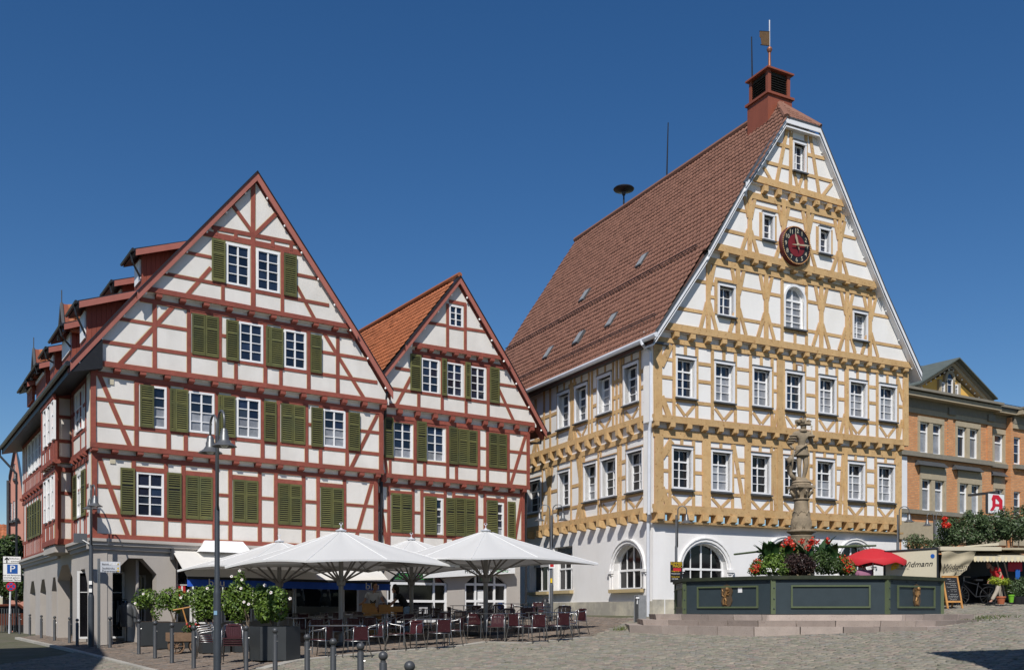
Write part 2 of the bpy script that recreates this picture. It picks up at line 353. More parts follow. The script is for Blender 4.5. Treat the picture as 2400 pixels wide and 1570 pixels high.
def window(root,pl,o,r,cols,rows,mats=None,dep=.05,fw=.07,mw=.028,glassm=None,pr=.0,tr=None,lower=None,open_=0):
    """r=(u0,u1,z0,z1). rows: heights (fractions) of glazing bars; tr: index of the thick transom bar"""
    u0,u1,z0,z1=r;W=M['white'];g=glassm or M['glass'];mb=MB();a=o-dep;b=o-dep+.07+pr
    mb.wbox(pl,u0,u0+fw,z0,z1,a-.02,b);mb.wbox(pl,u1-fw,u1,z0,z1,a-.02,b);mb.wbox(pl,u0+fw,u1-fw,z0,z0+fw,a-.02,b-.002);mb.wbox(pl,u0+fw,u1-fw,z1-fw,z1,a-.02,b-.002)
    iu0,iu1,iz0,iz1=u0+fw,u1-fw,z0+fw,z1-fw;us=[iu0+(iu1-iu0)*i/cols for i in range(cols+1)]
    zs=[iz0]+[iz0+(iz1-iz0)*q for q in rows]+[iz1]
    for i in range(1,cols): 
        ww=mw*1.9 if (cols==2) else mw
        mb.wbox(pl,us[i]-ww/2,us[i]+ww/2,iz0,iz1,a-.01,b-.02)
    for i in range(1,len(zs)-1):
        ww=mw*2.6 if tr==i else mw
        mb.wbox(pl,iu0,iu1,zs[i]-ww/2,zs[i]+ww/2,a-.01,b-(.014 if tr==i else .024))
    f=mb.build('window',W,root)
    for i in range(cols):
        for j in range(len(zs)-1):
            q=MB();t1=RND.uniform(-.010,.010);t2=RND.uniform(-.010,.010);c=a+.008
            q.add([pl.W(us[i],zs[j],c+t1+t2),pl.W(us[i+1],zs[j],c-t1+t2),pl.W(us[i+1],zs[j+1],c-t1-t2),pl.W(us[i],zs[j+1],c+t1-t2)],[(0,1,2,3)])
            gm=g
            if lower is not None and j<lower: gm=M['glass_cur']
            q.build('pane',gm,f)
    return f
def shutter(root,pl,o,r,ang=0,mat=None):
    """louvred leaf; ang: opening angle round its left (+) or right (-) edge"""
    u0,u1,z0,z1=r;mat=mat or M['olive'];t=.035;sw=.055;mb=MB();sl=MB()
    mb.wbox(pl,u0,u0+sw,z0,z1,o,o+t);mb.wbox(pl,u1-sw,u1,z0,z1,o,o+t)
    zm=z0+(z1-z0)*.67
    for c,h in ((z0+.045,.09),(zm,.07),(z1-.04,.08)): mb.wbox(pl,u0+sw,u1-sw,c-h/2,c+h/2,o+.002,o+t-.002)
    n=int((z1-z0)/.074);dz=(z1-z0)/n
    for k in range(n):
        z=z0+dz*(k+.5)
        if abs(z-zm)<.05 or z<z0+.1 or z>z1-.09: continue
        a,b=u0+sw-.004,u1-sw+.004
        sl.hexa([pl.W(a,z-.024,o+t-.004),pl.W(b,z-.024,o+t-.004),pl.W(b,z+.006,o+.006),pl.W(a,z+.006,o+.006),pl.W(a,z-.014,o+t-.002),pl.W(b,z-.014,o+t-.002),pl.W(b,z+.016,o+.008),pl.W(a,z+.016,o+.008)])
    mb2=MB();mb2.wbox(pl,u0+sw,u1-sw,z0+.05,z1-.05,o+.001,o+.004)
    f=mb.build('shutter',mat,root);sl.build('slats',mat,f,kind='stuff');mb2.build('backing',M['black'],f)
    return f
def joist(root,pl,o,u,z0,z1,w,reach,mat,taper=.35,name='joist_head'):
    """beam end that carries the jetty above, chamfered underneath"""
    mb=MB();a,b=u-w/2,u+w/2;zc=z0+(z1-z0)*taper
    mb.add([pl.W(a,z0,o-.05),pl.W(b,z0,o-.05),pl.W(b,z1,o-.05),pl.W(a,z1,o-.05),pl.W(a,zc,o+reach),pl.W(b,zc,o+reach),pl.W(b,z1,o+reach),pl.W(a,z1,o+reach),pl.W(a,z0,o+reach*.45),pl.W(b,z0,o+reach*.45)],
        [(3,2,1,0),(0,1,9,8),(8,9,5,4),(4,5,6,7),(7,6,2,3),(0,8,4,7,3),(1,2,6,5,9)])
    return mb.build(name,mat,root)
def solve(p0,d,px):
    k=(px-CX)/F;return (k*p0.y-p0.x)/(d.x-k*d.y)
TILE_CACHE={}
def tile_field(root,P0,U,Vv,lu,lv,tw,tl,mat,n_ind=300,kind='roof_tile',clip=None):
    """real curved clay tiles laid in courses; the nearest ones single, the rest one joined part"""
    N=U.cross(Vv).normalized()
    if N.z<0: N=-N
    xs=[0,.16,.36,.58,.8,1.0];hs=[.0,.028,.045,.034,.008,.0]
    tv=[];
    for (v,l) in ((-.04,.032),(1.02,.0)):
        for x,h in zip(xs,hs): tv.append((x*tw,v*tl,h+l+.01))
    for x in xs: tv.append((x*tw,-.04*tl,.0))
    n=len(xs);tf=[(i,i+1,n+i+1,n+i) for i in range(n-1)]+[(2*n+i,2*n+i+1,i+1,i) for i in range(n-1)]
    nu,nv=int(lu/tw),int(lv/tl);cells=[]
    for j in range(nv):
        for i in range(nu):
            u=i*tw+(tw*.5 if 0 else 0);v=j*tl
            p=P0+U*u+Vv*v
            if clip and not clip(p+U*tw/2+Vv*tl/2): continue
            cells.append((p.y,i,j,p))
    cells.sort(key=lambda c:c[0]);key=(tw,tl,mat.name)
    me=bpy.data.meshes.new(kind);me.from_pydata(tv,[],tf);me.materials.append(mat);me.polygons.foreach_set('use_smooth',[True]*len(tf))
    R=Matrix((U,Vv,N)).transposed()
    org=ORG[root.name]
    for c in cells[:n_ind]:
        o=bpy.data.objects.new(kind,me);COL.objects.link(o);o.parent=root
        q=c[3]-org;o.matrix_local=Matrix.Translation(q)@(R@Matrix.Rotation(RND.uniform(-.012,.012),3,'X')).to_4x4();ORG[o.name]=org
    rest=cells[n_ind:]
    if rest:
        T=np.array(tv);Rn=np.array(R);T2=T@Rn.T
        pos=np.array([tuple(c[3]-org) for c in rest]);rng=np.random.default_rng(3)
        pos=pos+np.array(N)[None]*(rng.uniform(-.008,.008,len(rest))+.018*np.sin(pos[:,1]*1.3+pos[:,2]*.7)*np.sin(pos[:,2]*1.1))[:,None]
        vs=(pos[:,None,:]+T2[None]).reshape(-1,3);k=len(tv)
        fs=(np.array(tf)[None]+np.arange(len(rest))[:,None,None]*k).reshape(-1,4)
        m2=bpy.data.meshes.new('tile_courses');m2.from_pydata(vs.tolist(),[],fs.tolist());m2.materials.append(mat)
        a=m2.attributes.new('tint','FLOAT','FACE');a.data.foreach_set('value',np.repeat(rng.uniform(0,1,len(rest)),len(tf)))
        m2.polygons.foreach_set('use_smooth',[True]*len(fs))
        o=bpy.data.objects.new('tile_courses',m2);COL.objects.link(o);o.parent=root;o['kind']='stuff';ORG[o.name]=org
def slab(P,U,Vv,lu,lv,th,dn=0):
    N=U.cross(Vv).normalized();N=N if N.z>0 else -N
    a=P-N*dn;return [a,a+U*lu,a+U*lu+Vv*lv,a+Vv*lv],-N*th
def boardbeam(mb,a,b,h,nrm,t):
    """board from a to b, hanging h below, thickness t along nrm"""
    z=Vector((0,0,-h));mb.hexa([a,b,b+z,a+z,a-nrm*t,b-nrm*t,b+z-nrm*t,a+z-nrm*t])
# ================================================================ RED HOUSE (big gable)
RF=Plane(218,34.,4563)
RB=RF.n*-1                                   # horizontally back into the house
RS=Plane(218,34.,-300)                       # its side wall, going back on the left
house=thing('timber_house','large red half-timbered house with olive green shutters and dormers on its roof','house',RF.W(0,gz(*RF.p.xy)),group=None)
RW=M['red_wood'];OFF=[0,.12,.3,.5,.68]
S1=St(house,RF,.12,(223,1261.4,.0476),(226,1060,.0934),RW,M['plaster'],M['cream_line'])
S2=St(house,RF,.30,(226,1048,.0929),(222,869,.138),RW,M['plaster'],M['cream_line'])
A1=St(house,RF,.50,(223,856.2,.1343),(380.6,705,.179),RW,M['plaster'],M['cream_line'])
A2=St(house,RF,.68,(369,688.8,.1858),(496.8,550.3,.208),RW,M['plaster'],M['cream_line'])
def pxl(pl,o,x1,y1,x2,y2): return lin(pl.uz(x1,y1,o),pl.uz(x2,y2,o))
BW=.135
def add_windows(S,wins,**kw):
    hs=[]
    for x0,x1,t0,t1 in wins:
        r=S.rect(x0,x1,t0,t1);hs.append(r);window(S.root,S.pl,S.off,r,**kw)
    return hs
def leaf_px(S,x0,x1,t0,t1,o=.05): return shutter(S.root,S.pl,S.off+o,S.rect(x0,x1,t0,t1))
def pair(S,x0,x1,t0,t1):
    xm=(x0+x1)/2;leaf_px(S,x0,xm-.4,t0,t1,.02);leaf_px(S,xm+.4,x1,t0,t1,.02)
def zone(S,Snext,xs,w=.2,reach=None,mat=None,taper=.3,drop=.0):
    """joist heads between the top plate of S and the sill of the storey above"""
    reach=reach if reach is not None else Snext.off-S.off+.05
    for x in xs:
        a=S.pl.uz(x,Snext.y(x,0),Snext.off);b=S.pl.uz(x,S.y(x,1),S.off)
        joist(S.root,S.pl,S.off,a.x,b.y-drop,a.y-.004,w,reach,mat or S.mat,taper)
R4=[.25,.5,.75]
# --- storey 1
h=add_windows(S1,[(319,384,.285,.82)],cols=2,rows=[.27,.47,.70],tr=3,dep=.06)
S1.wall(218,884,[S2.bl(.02)],h)
for x in (313,388.6,429.6,502,539.3,608.5,646,711,745,807): S1.post(x,BW)
S1.post(220.5,.17,0,1,.05);S1.post(880,.17,0,1,.05)
S1.rail(216,884,.028,.17,.06);S1.rail(216,884,.97,.15,.04);S1.rail(216,884,.272,.12)
for a,b in ((313,388.6),(429.6,502),(539.3,608.5),(646,711),(745,807)): S1.rail(a,b,.85,.17)
for a,b in ((216,300),(388.6,429.6),(502,539),(608.5,646),(711,745),(807,880)): S1.rail(a,b,.615,.11)
S1.brace(231,.96,301,.03,.14);S1.brace(872,.95,827,.03,.14)
leaf_px(S1,281,315,.30,.85);leaf_px(S1,390,424,.29,.84)
for a,b in ((435,497.5),(545.5,604.3),(651,706),(750.6,804.3)): pair(S1,a,b,.295,.825)
zone(S1,S2,[222,270,329,388.6,445,499,554,605.7,657,706.6,755,803,848,886])
# --- storey 2
wn=[(326.5,390,.335,.905),(442.3,501.7,.335,.905),(554,610,.335,.905),(756.9,809,.335,.905)]
h=add_windows(S2,wn,cols=2,rows=R4,dep=.04,lower=2)
S2.wall(213,898,[A1.bl(.02)],h)
for x in (319.4,395,435,508,546,615,652,718,751,813): S2.post(x,BW)
S2.post(218,.17,0,1,.05);S2.post(892.5,.17,0,1,.05)
S2.rail(211,899,.03,.17,.06);S2.rail(211,899,.97,.15,.04);S2.rail(218,893,.305,.12)
for a,b in ((319,395),(435,508),(546,615),(652,718),(751,813)): S2.rail(a,b,.925,.15)
for a,b in ((218,319),(395,435),(508,546),(615,652),(718,751),(813,892)): S2.rail(a,b,.64,.11)
S2.brace(232,.96,306,.04,.14);S2.brace(886,.95,822,.04,.14)
leaf_px(S2,327,359.5,.33,.90,.05)
for a,b in ((397,409),(409.5,439.5),(509.7,519.5),(520,550),(617,646),(727.8,755.5),(814.8,841.6)): leaf_px(S2,a,b,.315,.905,.045 if a in(397,509.7) else .06)
pair(S2,658,714.5,.325,.905)
zone(S2,A1,[224,275.6,335,393,449.4,504.5,560,612,663,712,760.5,807.7,855,900])
# --- gable storeys
VL1=pxl(RF,.5,345,683,176,856);VR1=pxl(RF,.5,822,782,903,921)
VL2=pxl(RF,.68,602,428,335,692);VR2=pxl(RF,.68,599,428,825,792)
wn=[(560,616,.345,.905),(665.4,717,.345,.905)]
h=add_windows(A1,wn,cols=2,rows=R4,dep=.04)
A1.wall(210,912,[A2.bl(.02),VL1,VR1],h)
for x in (362,): A1.post(x,BW)
for x in (442.4,515,621.4,723.2): A1.post(x,BW)
A1.post(791.3,BW,0,.98)
for x in (552.6,658): A1.post(x,.12,0,.34)
A1.rail(212,906,.035,.17,.06);A1.rail(328,824,.965,.15,.04);A1.rail(234,884,.325,.12)
for a,b in ((442,515),(552,621.4),(658,723)): A1.rail(a,b,.935,.15)
for a,b in ((280,442),(515,530),(723,860)): A1.rail(a,b,.66,.11)
A1.brace(405.7,.95,279,.05,.14);A1.brace(758.9,.95,854,.04,.14)
pair(A1,449.4,511.9,.335,.905)
for a,b in ((528.5,557.6),(632,662),(726,752)): leaf_px(A1,a,b,.325,.895,.06)
leaf_px(A1,622,632,.325,.9,.045)
zone(A1,A2,[373,429,484,538.6,590,641.4,691.5,740.6,787])
wn=[(530,585,.335,.93),(601,655,.335,.93)]
h=add_windows(A2,wn,cols=2,rows=R4,dep=.04)
A2.wall(330,832,[VL2,VR2],h)
A2.post(522,.12,0,.98);A2.post(661.4,.12,0,1);A2.post(593,.16,0,1.86)
A2.rail(336,822,.04,.17,.06);A2.rail(374,771,.305,.12);A2.rail(476,706,1.0,.2);A2.bpx('timber_rail',496,533,698,572,.14)
for x in (505,552,638.7,682): A2.bpx('timber_post',x,S2.y(x,0)*0+A2.y(x,1.0),x,A2.y(x,1)-19,.12)
A2.rail(434,495,.67,.11);A2.rail(695,745,.67,.11)
A2.brace(494,.52,437,.05,.13);A2.brace(695,.5,740,.03,.13)
A2.bpx('timber_brace',544,480,592,546,.13);A2.bpx('timber_brace',651,497,597,550,.13)
leaf_px(A2,495,527,.335,.945,.05);leaf_px(A2,664,694,.325,.94,.05)
for S in (S1,S2,A1,A2): S.done()
# --- roof, verges, soffits
def gable_roof(root,pl,apex,kl,el,kr,er,o_up,o_lo,depth,tmat,board=.30,seg=True,bulbs=9,under=True,back=None):
    """apex, kinks and eaves as photo points on planes o_up / o_lo"""
    back=back or pl.n*-1
    A=pl.P(*apex,o_up);KL=pl.P(*kl,o_up);KR=pl.P(*kr,o_up)
    KL2=pl.P(*kl,o_lo);KR2=pl.P(*kr,o_lo);EL=pl.P(*el,o_lo);ER=pl.P(*er,o_lo)
    bd=MB();cap=MB();
    for a,b in ((A,KL),(A,KR),(KL2,EL),(KR2,ER)):
        n=pl.n;q=MB();boardbeam(q,a+n*.03,b+n*.03,board,n,.05);q.build('barge_board',M['red_board'],root)
        up=Vector((0,0,.05));q=MB();q.hexa([a+n*.07,b+n*.07,b-n*.3,a-n*.3,a+n*.07+up,b+n*.07+up,b-n*.3+up,a-n*.3+up]);q.build('verge_flashing',M['dark_metal'],root)
    for a,b,o in ((A,KL,o_up),(A,KR,o_up),(KL2,EL,o_lo),(KR2,ER,o_lo)):
        z=Vector((0,0,-.06));t=Vector((0,0,-.1));q=MB();ln=back*depth
        q.hexa([a+z,b+z,b+z+ln,a+z+ln,a+z+t,b+z+t,b+z+t+ln,a+z+t+ln]);q.build('roof_slab',M['soffit'],root)
        # purlin / rafter strip under the verge with its row of bulbs
        L=(b-a).length;k=max(2,int(L/.95))
        q=MB();z1=Vector((0,0,-.30));boardbeam(q,a-pl.n*.16+z*2.7,b-pl.n*.16+z*2.7,.14,pl.n,.3);q.build('verge_rafter',M['red_wood'],root)
        for i in range(k):
            p=a+(b-a)*((i+.6)/k)+Vector((0,0,-.33))-pl.n*.03
            q=MB();q.ball(p,.045,6);q.build('bulb',M['bulb'],root)
    return A,KL,KR,EL,ER,KL2,KR2
RDEP=17
A,KL,KR,EL,ER,KL2,KR2=gable_roof(house,RF,(602.5,404),(322,684),(165,848),(837.4,777),(921,917),.83,.65,RDEP,None,back=RS.d.copy())
# ---------------------------------------------------------------- red house: side wall, bay, ground floor, dormers
def zline(pl,o,z,du=3.):
    a=project(pl.W(0,z,o));b=project(pl.W(du,z,o));return (a[0],a[1],(b[1]-a[1])/(b[0]-a[0]))
RB=RS.d.copy()
zf1=RF.uz(223,1261,.12).y;zt1=RF.uz(226,1060,.12).y;zf2=RF.uz(226,1048,.3).y;zt2=RF.uz(222,869,.3).y;zg=RF.uz(223,856,.5).y
def hz(z): return [(0.,z)]
D1=St(house,RS,.0,zline(RS,.0,zf1),zline(RS,.0,zt1),RW,M['plaster'])
D2=St(house,RS,.07,zline(RS,.07,zf2),zline(RS,.07,zt2),RW,M['plaster'])
oF1=(RS.W(4.1,0,0)-RF.p).dot(RF.n)
# wall next to the corner
for S,zt in ((D1,zf2-.05),(D2,zt2+.25)):
    xs=(168,214) if S is D1 else (168,211)
    S.wall(xs[1],xs[0],hz(zt))
    for x in (172,xs[1]-1.5): S.post(x,.15)
    S.rail(xs[1],xs[0],.03,.17,.05);S.rail(xs[1],xs[0],.97,.15,.04);S.rail(xs[1],xs[0],.31,.12);S.rail(xs[1],xs[0],.65,.11)
for x in (176,203): D1.post(x,.12)
for x in (180,199,189): D1.post(x,.07,0,.31)
shutter(house,RS,.05,D1.rect(184,175.5,.3,.86));shutter(house,RS,.05,D1.rect(204,195,.3,.86))
window(house,RS,.04,D1.rect(195,184,.31,.85),2,[.3,.6],dep=.05)
for x in (190,202): D2.post(x,.12)
window(house,RS,.11,D2.rect(196,180,.34,.9),2,[.3,.6],dep=.05,glassm=M['glass_dk'])
for x in (178,186,194,203,208): 
    q=D1.p(x,1);joist(house,RS,.0,q.x,zt1,zf2,.16,.2,RW)
# bay: face towards the square, then its long side
bF=.6
for k,(o,zb,zt,S0) in enumerate(((.12,zf1,zf2-.05,D1),(.30,zf2,zt2+.2,D2))):
    FB=St(house,RF,oF1+(.0 if k==0 else .1),zline(RF,oF1,zb),zline(RF,oF1,zt1 if k==0 else zt2),RW,M['plaster'],M['cream_line'])
    xa,xb=(133,173) if k==0 else (128.5,171)
    FB.wall(xa,xb,hz(zt));
    FB.post(xa+2.5,.2);FB.post(xb-2,.12);FB.rail(xa,xb,.04,.2,.05);FB.rail(xa,xb,.96,.16,.04);FB.rail(xa,xb,.31,.12);FB.rail(xa,xb,.66,.11);FB.done()
    SB=St(house,RS,bF+(.12 if k else 0),zline(RS,bF,zb),zline(RS,bF,zt1 if k==0 else zt2),RW,M['plaster'])
    xc=102 if k==0 else 98
    SB.wall(xa-(10 if k else 5),xc,hz(zt));SB.post(xa-1.5,.14);SB.post(xc+1,.14)
    SB.rail(xa-1,xc,.04,.2,.05);SB.rail(xa-1,xc,.96,.16,.05);SB.rail(xa-1,xc,.29,.12)
    for a,b in ((113,107),(122.5,116.5),(131,126)):
        SB.post((a+b)/2-4.5,.1);SB.post((a+b)/2,.06,0,.29);SB.post((a+b)/2+3,.06,0,.29)
        window(house,RS,SB.off+.06,SB.rect(a,b,.32,.88),1,[.33,.66],dep=.04,fw=.045,glassm=M['glass_dk'])
    if k:
        for x in (104,110,116,122,128): 
            q=SB.p(x,0);joist(house,RS,bF,q.x,zt1,zf2,.16,.2,RW)
    FB2=MB();q=[RS.W(4.1,zf1-.02,0),RS.W(7.0,zf1-.02,0),RS.W(7.0,zf1-.02,bF),RS.W(4.1,zf1-.02,bF)]
    if k==0: FB2.prism(q,(0,0,-.25));FB2.build('bay_floor',M['grey_wall'],house)
# rest of the long side
for S,zt in ((D1,zf2-.05),(D2,zt2+.25)):
    S.wall(103,56 if S is D1 else 52,hz(zt));S.rail(104,54,.03,.17,.05);S.rail(104,54,.97,.15,.04);S.rail(104,54,.3,.12)
    for x in (100,95,92,86,80,74,68,62,57): S.post(x,.1)
    for x in (97,89,83,77,71,65,60): S.post(x,.07,0,.3)
for x in (67,73,79,85,92): shutter(house,RS,.05,D1.rect(x+5,x,.31,.86))
for x in (70,78,86,94): window(house,RS,.11,D2.rect(x+6,x,.33,.9),2,[.3,.6],dep=.04,glassm=M['glass_dk'])
for x in (57,63,69,76,83,90,97): 
    q=D1.p(x,1);joist(house,RS,.0,q.x,zt1,zf2,.16,.2,RW)
# ground floor
G=M['grey_wall'];base=gz(-14,34)-.25
GFs=St(house,RF,0,zline(RF,0,0.),zline(RF,0,zf1-.12),G,G);u=lambda x:RF.uz(x,1400,0).x
def gbase(pl,o,u0,u1): 
    return min(gz(*pl.W(u0,0,o).xy),gz(*pl.W(u1,0,o).xy))-.3
def front_base(u): return 0
slope=lin(Vector((u(218),RF.uz(218,1503,0).y-.35)),Vector((u(1218),RF.uz(1218,1441,0).y-.3)))
gt=pxl(RF,0,223,1268,893,1300)
uA0,uA1=u(264),u(367);zA=RF.uz(300,1307,0).y;zS=RF.uz(264,1343,0).y
us0,us1=u(412),u(905);zs1=RF.uz(650,1318,0).y
hole=lambda a,b,z1:(a,b,-1.,z1)
GFs.wall(218,905,[gt],[hole(uA0,uA1,zA),hole(us0,us1,zs1)],zb=slope,name='ground_floor_wall',th=.5)
# chamfered corners of the passage arch
for a,b in ((uA0,u(302)),(uA1,u(333))):
    mb=MB();pts=[RF.W(a,zA+.01,-.002),RF.W(b,zA+.01,-.002),RF.W(a,zS,-.002)];mb.prism(pts,-RF.n*.49);mb.build('arch_haunch',G,house)
# passage behind the arch: back wall with shop glazing
mb=MB();mb.wbox(RF,.55,uA1+1.2,-.5,zA+.6,-2.6,-2.5);mb.build('passage_back_wall',G,house)
mb=MB();mb.wbox(RF,.55,uA1+1.2,zA+.35,zA+.5,-2.5,-.5);mb.build('passage_ceiling',M['plaster'],house)
mb=MB();mb.wbox(RF,uA1+.9,uA1+1.2,-.5,zA+.4,-2.5,-.5);mb.build('passage_side_wall',G,house)
window(house,RF,-2.42,(uA0-.6,uA0+1.0,.6,3.0),2,[.7],dep=.04,glassm=M['glass_dk'])
window(house,RF,-2.42,(uA0+1.4,uA1+.3,.9,2.9),3,[.7],dep=.04,glassm=M['glass_dk'])
# cornice
mb=MB()
for a,b,h0,h1,o1 in ((218,905,.0,.1,.26),(218,905,-.12,.0,.19),(218,905,-.26,-.12,.1)):
    za=gt[0]*u(a)+gt[1];zb_=gt[0]*u(b)+gt[1]
    mb.hexa([RF.W(u(a)-.2,za+h0,o1),RF.W(u(b),zb_+h0,o1),RF.W(u(b),zb_+h0,-.05),RF.W(u(a)-.2,za+h0,-.05),RF.W(u(a)-.2,za+h1,o1),RF.W(u(b),zb_+h1,o1),RF.W(u(b),zb_+h1,-.05),RF.W(u(a)-.2,za+h1,-.05)])
for h0,h1,o1 in ((.0,.1,.26),(-.12,.0,.19),(-.26,-.12,.1)):
    z=gt[0]*u(218)+gt[1];mb.wbox(RS,.0,4.1,z+h0,z+h1,-.05,o1);mb.wbox(RS,7.0,18.8,z+h0,z+h1,-.05,o1)
mb.build('cornice',G,house)
# side ground floor: row of piers
GS=St(house,RS,0,zline(RS,0,0.),zline(RS,0,zf1-.1),G,G);us=lambda x:RS.uz(x,1400,0).x
hs=[hole(us(205),us(183),3.05),hole(us(170),us(135),3.35),hole(us(133),us(121),2.95),hole(us(108),us(94),2.95),hole(us(83),us(70),2.95)]
GS.wall(218,55,[(0,zf1-.15)],hs,zb=(0,-.3),name='ground_floor_wall',th=.45)
for h_ in hs:
    q=(h_[1]-h_[0])*.3
    for a,b in ((h_[0],h_[0]+q),(h_[1],h_[1]-q)):
        mb=MB();mb.prism([RS.W(a,h_[3]+.01,-.003),RS.W(b,h_[3]+.01,-.003),RS.W(a,h_[3]-.55,-.003)],-RS.n*.44);mb.build('arch_haunch',G,house)
mb=MB();mb.wbox(RS,.6,18.6,-.3,3.9,-1.6,-1.5);mb.build('passage_back_wall',G,house)
mb=MB();mb.wbox(RS,.6,18.6,3.75,3.9,-1.5,-.4);mb.build('passage_ceiling',G,house)
# shop front behind the awning: dark glazing with grey frames
zsill=RF.uz(560,1452,-.3).y
for a,b in ((412,449),(455,520),(524,590),(594,660),(664,688),(690,798),(803,839)):
    window(house,RF,-.22,(RF.uz(a,1400,-.25).x,RF.uz(b,1400,-.25).x,max(slope[0]*u(a)+slope[1]+.75,.9),zs1+.02),1,[.62] if b-a<90 else [],dep=.05,glassm=(M['glass_clear'] if a==690 else M['glass_dk']),fw=.06)
mb=MB();mb.wbox(RF,us0,us1,0,zsill+.5,-.38,-.3);mb.build('shop_plinth',M['grey_wall'],house)
mb=MB();mb.wbox(RF,u(839),u(905),.5,zs1,-.4,-.28);mb.build('shop_pier',G,house)
# awning with cassette hood
AO=1.75
a0=RF.uz(404,1291,.12);uL=a0.x;uR=RF.uz(914,1364,AO).x
zfl=RF.uz(447,1352,AO).y;zfr=RF.uz(914,1364,AO).y;zr=RF.uz(860,1308,.12).y
mb=MB();mb.hexa([RF.W(uL,a0.y,.12),RF.W(uR,zr,.12),RF.W(uR,zfr,AO),RF.W(uL,zfl,AO),RF.W(uL,a0.y+.02,.13),RF.W(uR,zr+.02,.13),RF.W(uR,zfr+.02,AO),RF.W(uL,zfl+.02,AO)])
aw=mb.build('awning',M['awning'],house);
mb=MB();mb.hexa([RF.W(uL,zfl-.06,AO+.03),RF.W(uR,zfr-.06,AO+.03),RF.W(uR,zfr-.06,AO-.05),RF.W(uL,zfl-.06,AO-.05),RF.W(uL,zfl+.03,AO+.03),RF.W(uR,zfr+.03,AO+.03),RF.W(uR,zfr+.03,AO-.05),RF.W(uL,zfl+.03,AO-.05)]);mb.build('front_bar',M['dark_metal'],aw)
mb=MB();n=60;H=.26
for i in range(n):
    a,b=i/n,(i+1)/n;ua,ub=uL+(uR-uL)*a,uL+(uR-uL)*b;za,zb_=zfl+(zfr-zfl)*a-.05,zfl+(zfr-zfl)*b-.05
    oa,ob=AO+.015*math.sin(i*1.1),AO+.015*math.sin((i+1)*1.1)
    mb.add([RF.W(ua,za-H,oa),RF.W(ub,zb_-H,ob),RF.W(ub,zb_,ob),RF.W(ua,za,oa)],[(0,1,2,3)])
val=mb.build('valance',M['blue'],aw)
def text(name,s,pl,u_,z_,o,size,mat,parent,shear=0,ext=.004,align='CENTER',italic=0,sx=1.,spacing=1.,rot=0):
    cu=bpy.data.curves.new(name,'FONT');cu.body=s;cu.size=size;cu.extrude=ext;cu.align_x=align;cu.align_y='CENTER';cu.shear=italic;cu.space_character=spacing;cu.resolution_u=3
    ob=bpy.data.objects.new(name,cu);me=bpy.data.meshes.new_from_object(ob);bpy.data.objects.remove(ob)
    me.materials.clear();me.materials.append(mat)
    R=Matrix((pl.d if pl.d.x>0 else -pl.d,Vector((0,0,1)),pl.n)).transposed()@Matrix.Rotation(rot,3,'Z')@Matrix.Diagonal((sx,1,1))
    org=ORG[parent.name];p=pl.W(u_,z_,o)-org
    me.transform(Matrix.Translation(p)@R.to_4x4())
    o2=bpy.data.objects.new(name,me);COL.objects.link(o2);o2.parent=parent;ORG[o2.name]=org;return o2
for px in (507,872):
    uu=RF.uz(px,1364,AO).x;zz=zfl+(zfr-zfl)*(uu-uL)/(uR-uL)-.17
    text('lettering','bl.u',RF,uu,zz,AO+.03,.36,M['sign_white'],aw,sx=1.15,ext=.006)
for px in (690,720): 
    uu=RF.uz(px,1364,AO).x;zz=zfl+(zfr-zfl)*(uu-uL)/(uR-uL)-.26
mb=MB()
h0,h1=RF.uz(464,1292,.3),RF.uz(585,1297,.3);t0,t1=RF.uz(480,1266,.25),RF.uz(568,1269,.25)
mb.hexa([RF.W(h0.x,h0.y,.62),RF.W(h1.x,h1.y,.62),RF.W(h1.x,h1.y,.12),RF.W(h0.x,h0.y,.12),RF.W(t0.x,t0.y,.3),RF.W(t1.x,t1.y,.3),RF.W(t1.x,t1.y,.1),RF.W(t0.x,t0.y,.1)]);mb.build('canopy_hood',M['white'],house)
mb=MB();mb.wbox(RF,uL-.06,uL,a0.y-.3,a0.y+.1,.02,.3);mb.build('awning_bracket',M['anthracite'],house)
# eaves, gutter, roof side and dormers on the left
gut=MB();e=EL+Vector((0,0,-.05))+RF.d*-.08;gl=solve(EL,RB,4)
gut.tube([e,e+RB*gl],.085,8);gut.build('gutter',M['dark_metal'],house)
pe=e+RB*gl;mb=MB();pw=RS.W(19.0,pe.z-1.6,.25);mb.tube([pe,pe+Vector((0,0,-.35)),pw+Vector((0,0,.3)),pw,Vector((pw.x,pw.y,.6))],.055,8);mb.build('downpipe',M['dark_metal'],house)
a,b=EL,KL2;mb=MB();z=Vector((0,0,-.32));mb.hexa([a+z,a+z+RB*gl,a+z+RB*gl+RF.d*1.0+Vector((0,0,.25)),a+z+RF.d*1.0+Vector((0,0,.25)),a,a+RB*gl,a+RB*gl+RF.d*1.0+Vector((0,0,1.0)),a+RF.d*1.0+Vector((0,0,1.0))]);mb.build('eaves_box',M['black'],house)
slope_l=lin(RF.uz(602.5,404,.83),RF.uz(322,684,.83));slope_e=lin(RF.uz(322,684,.65),RF.uz(165,848,.65))
mainz=lambda uu:min(slope_l[0]*uu+slope_l[1],slope_e[0]*uu+slope_e[1])
def off_s(s): return .65+(RB*s).dot(RF.n)
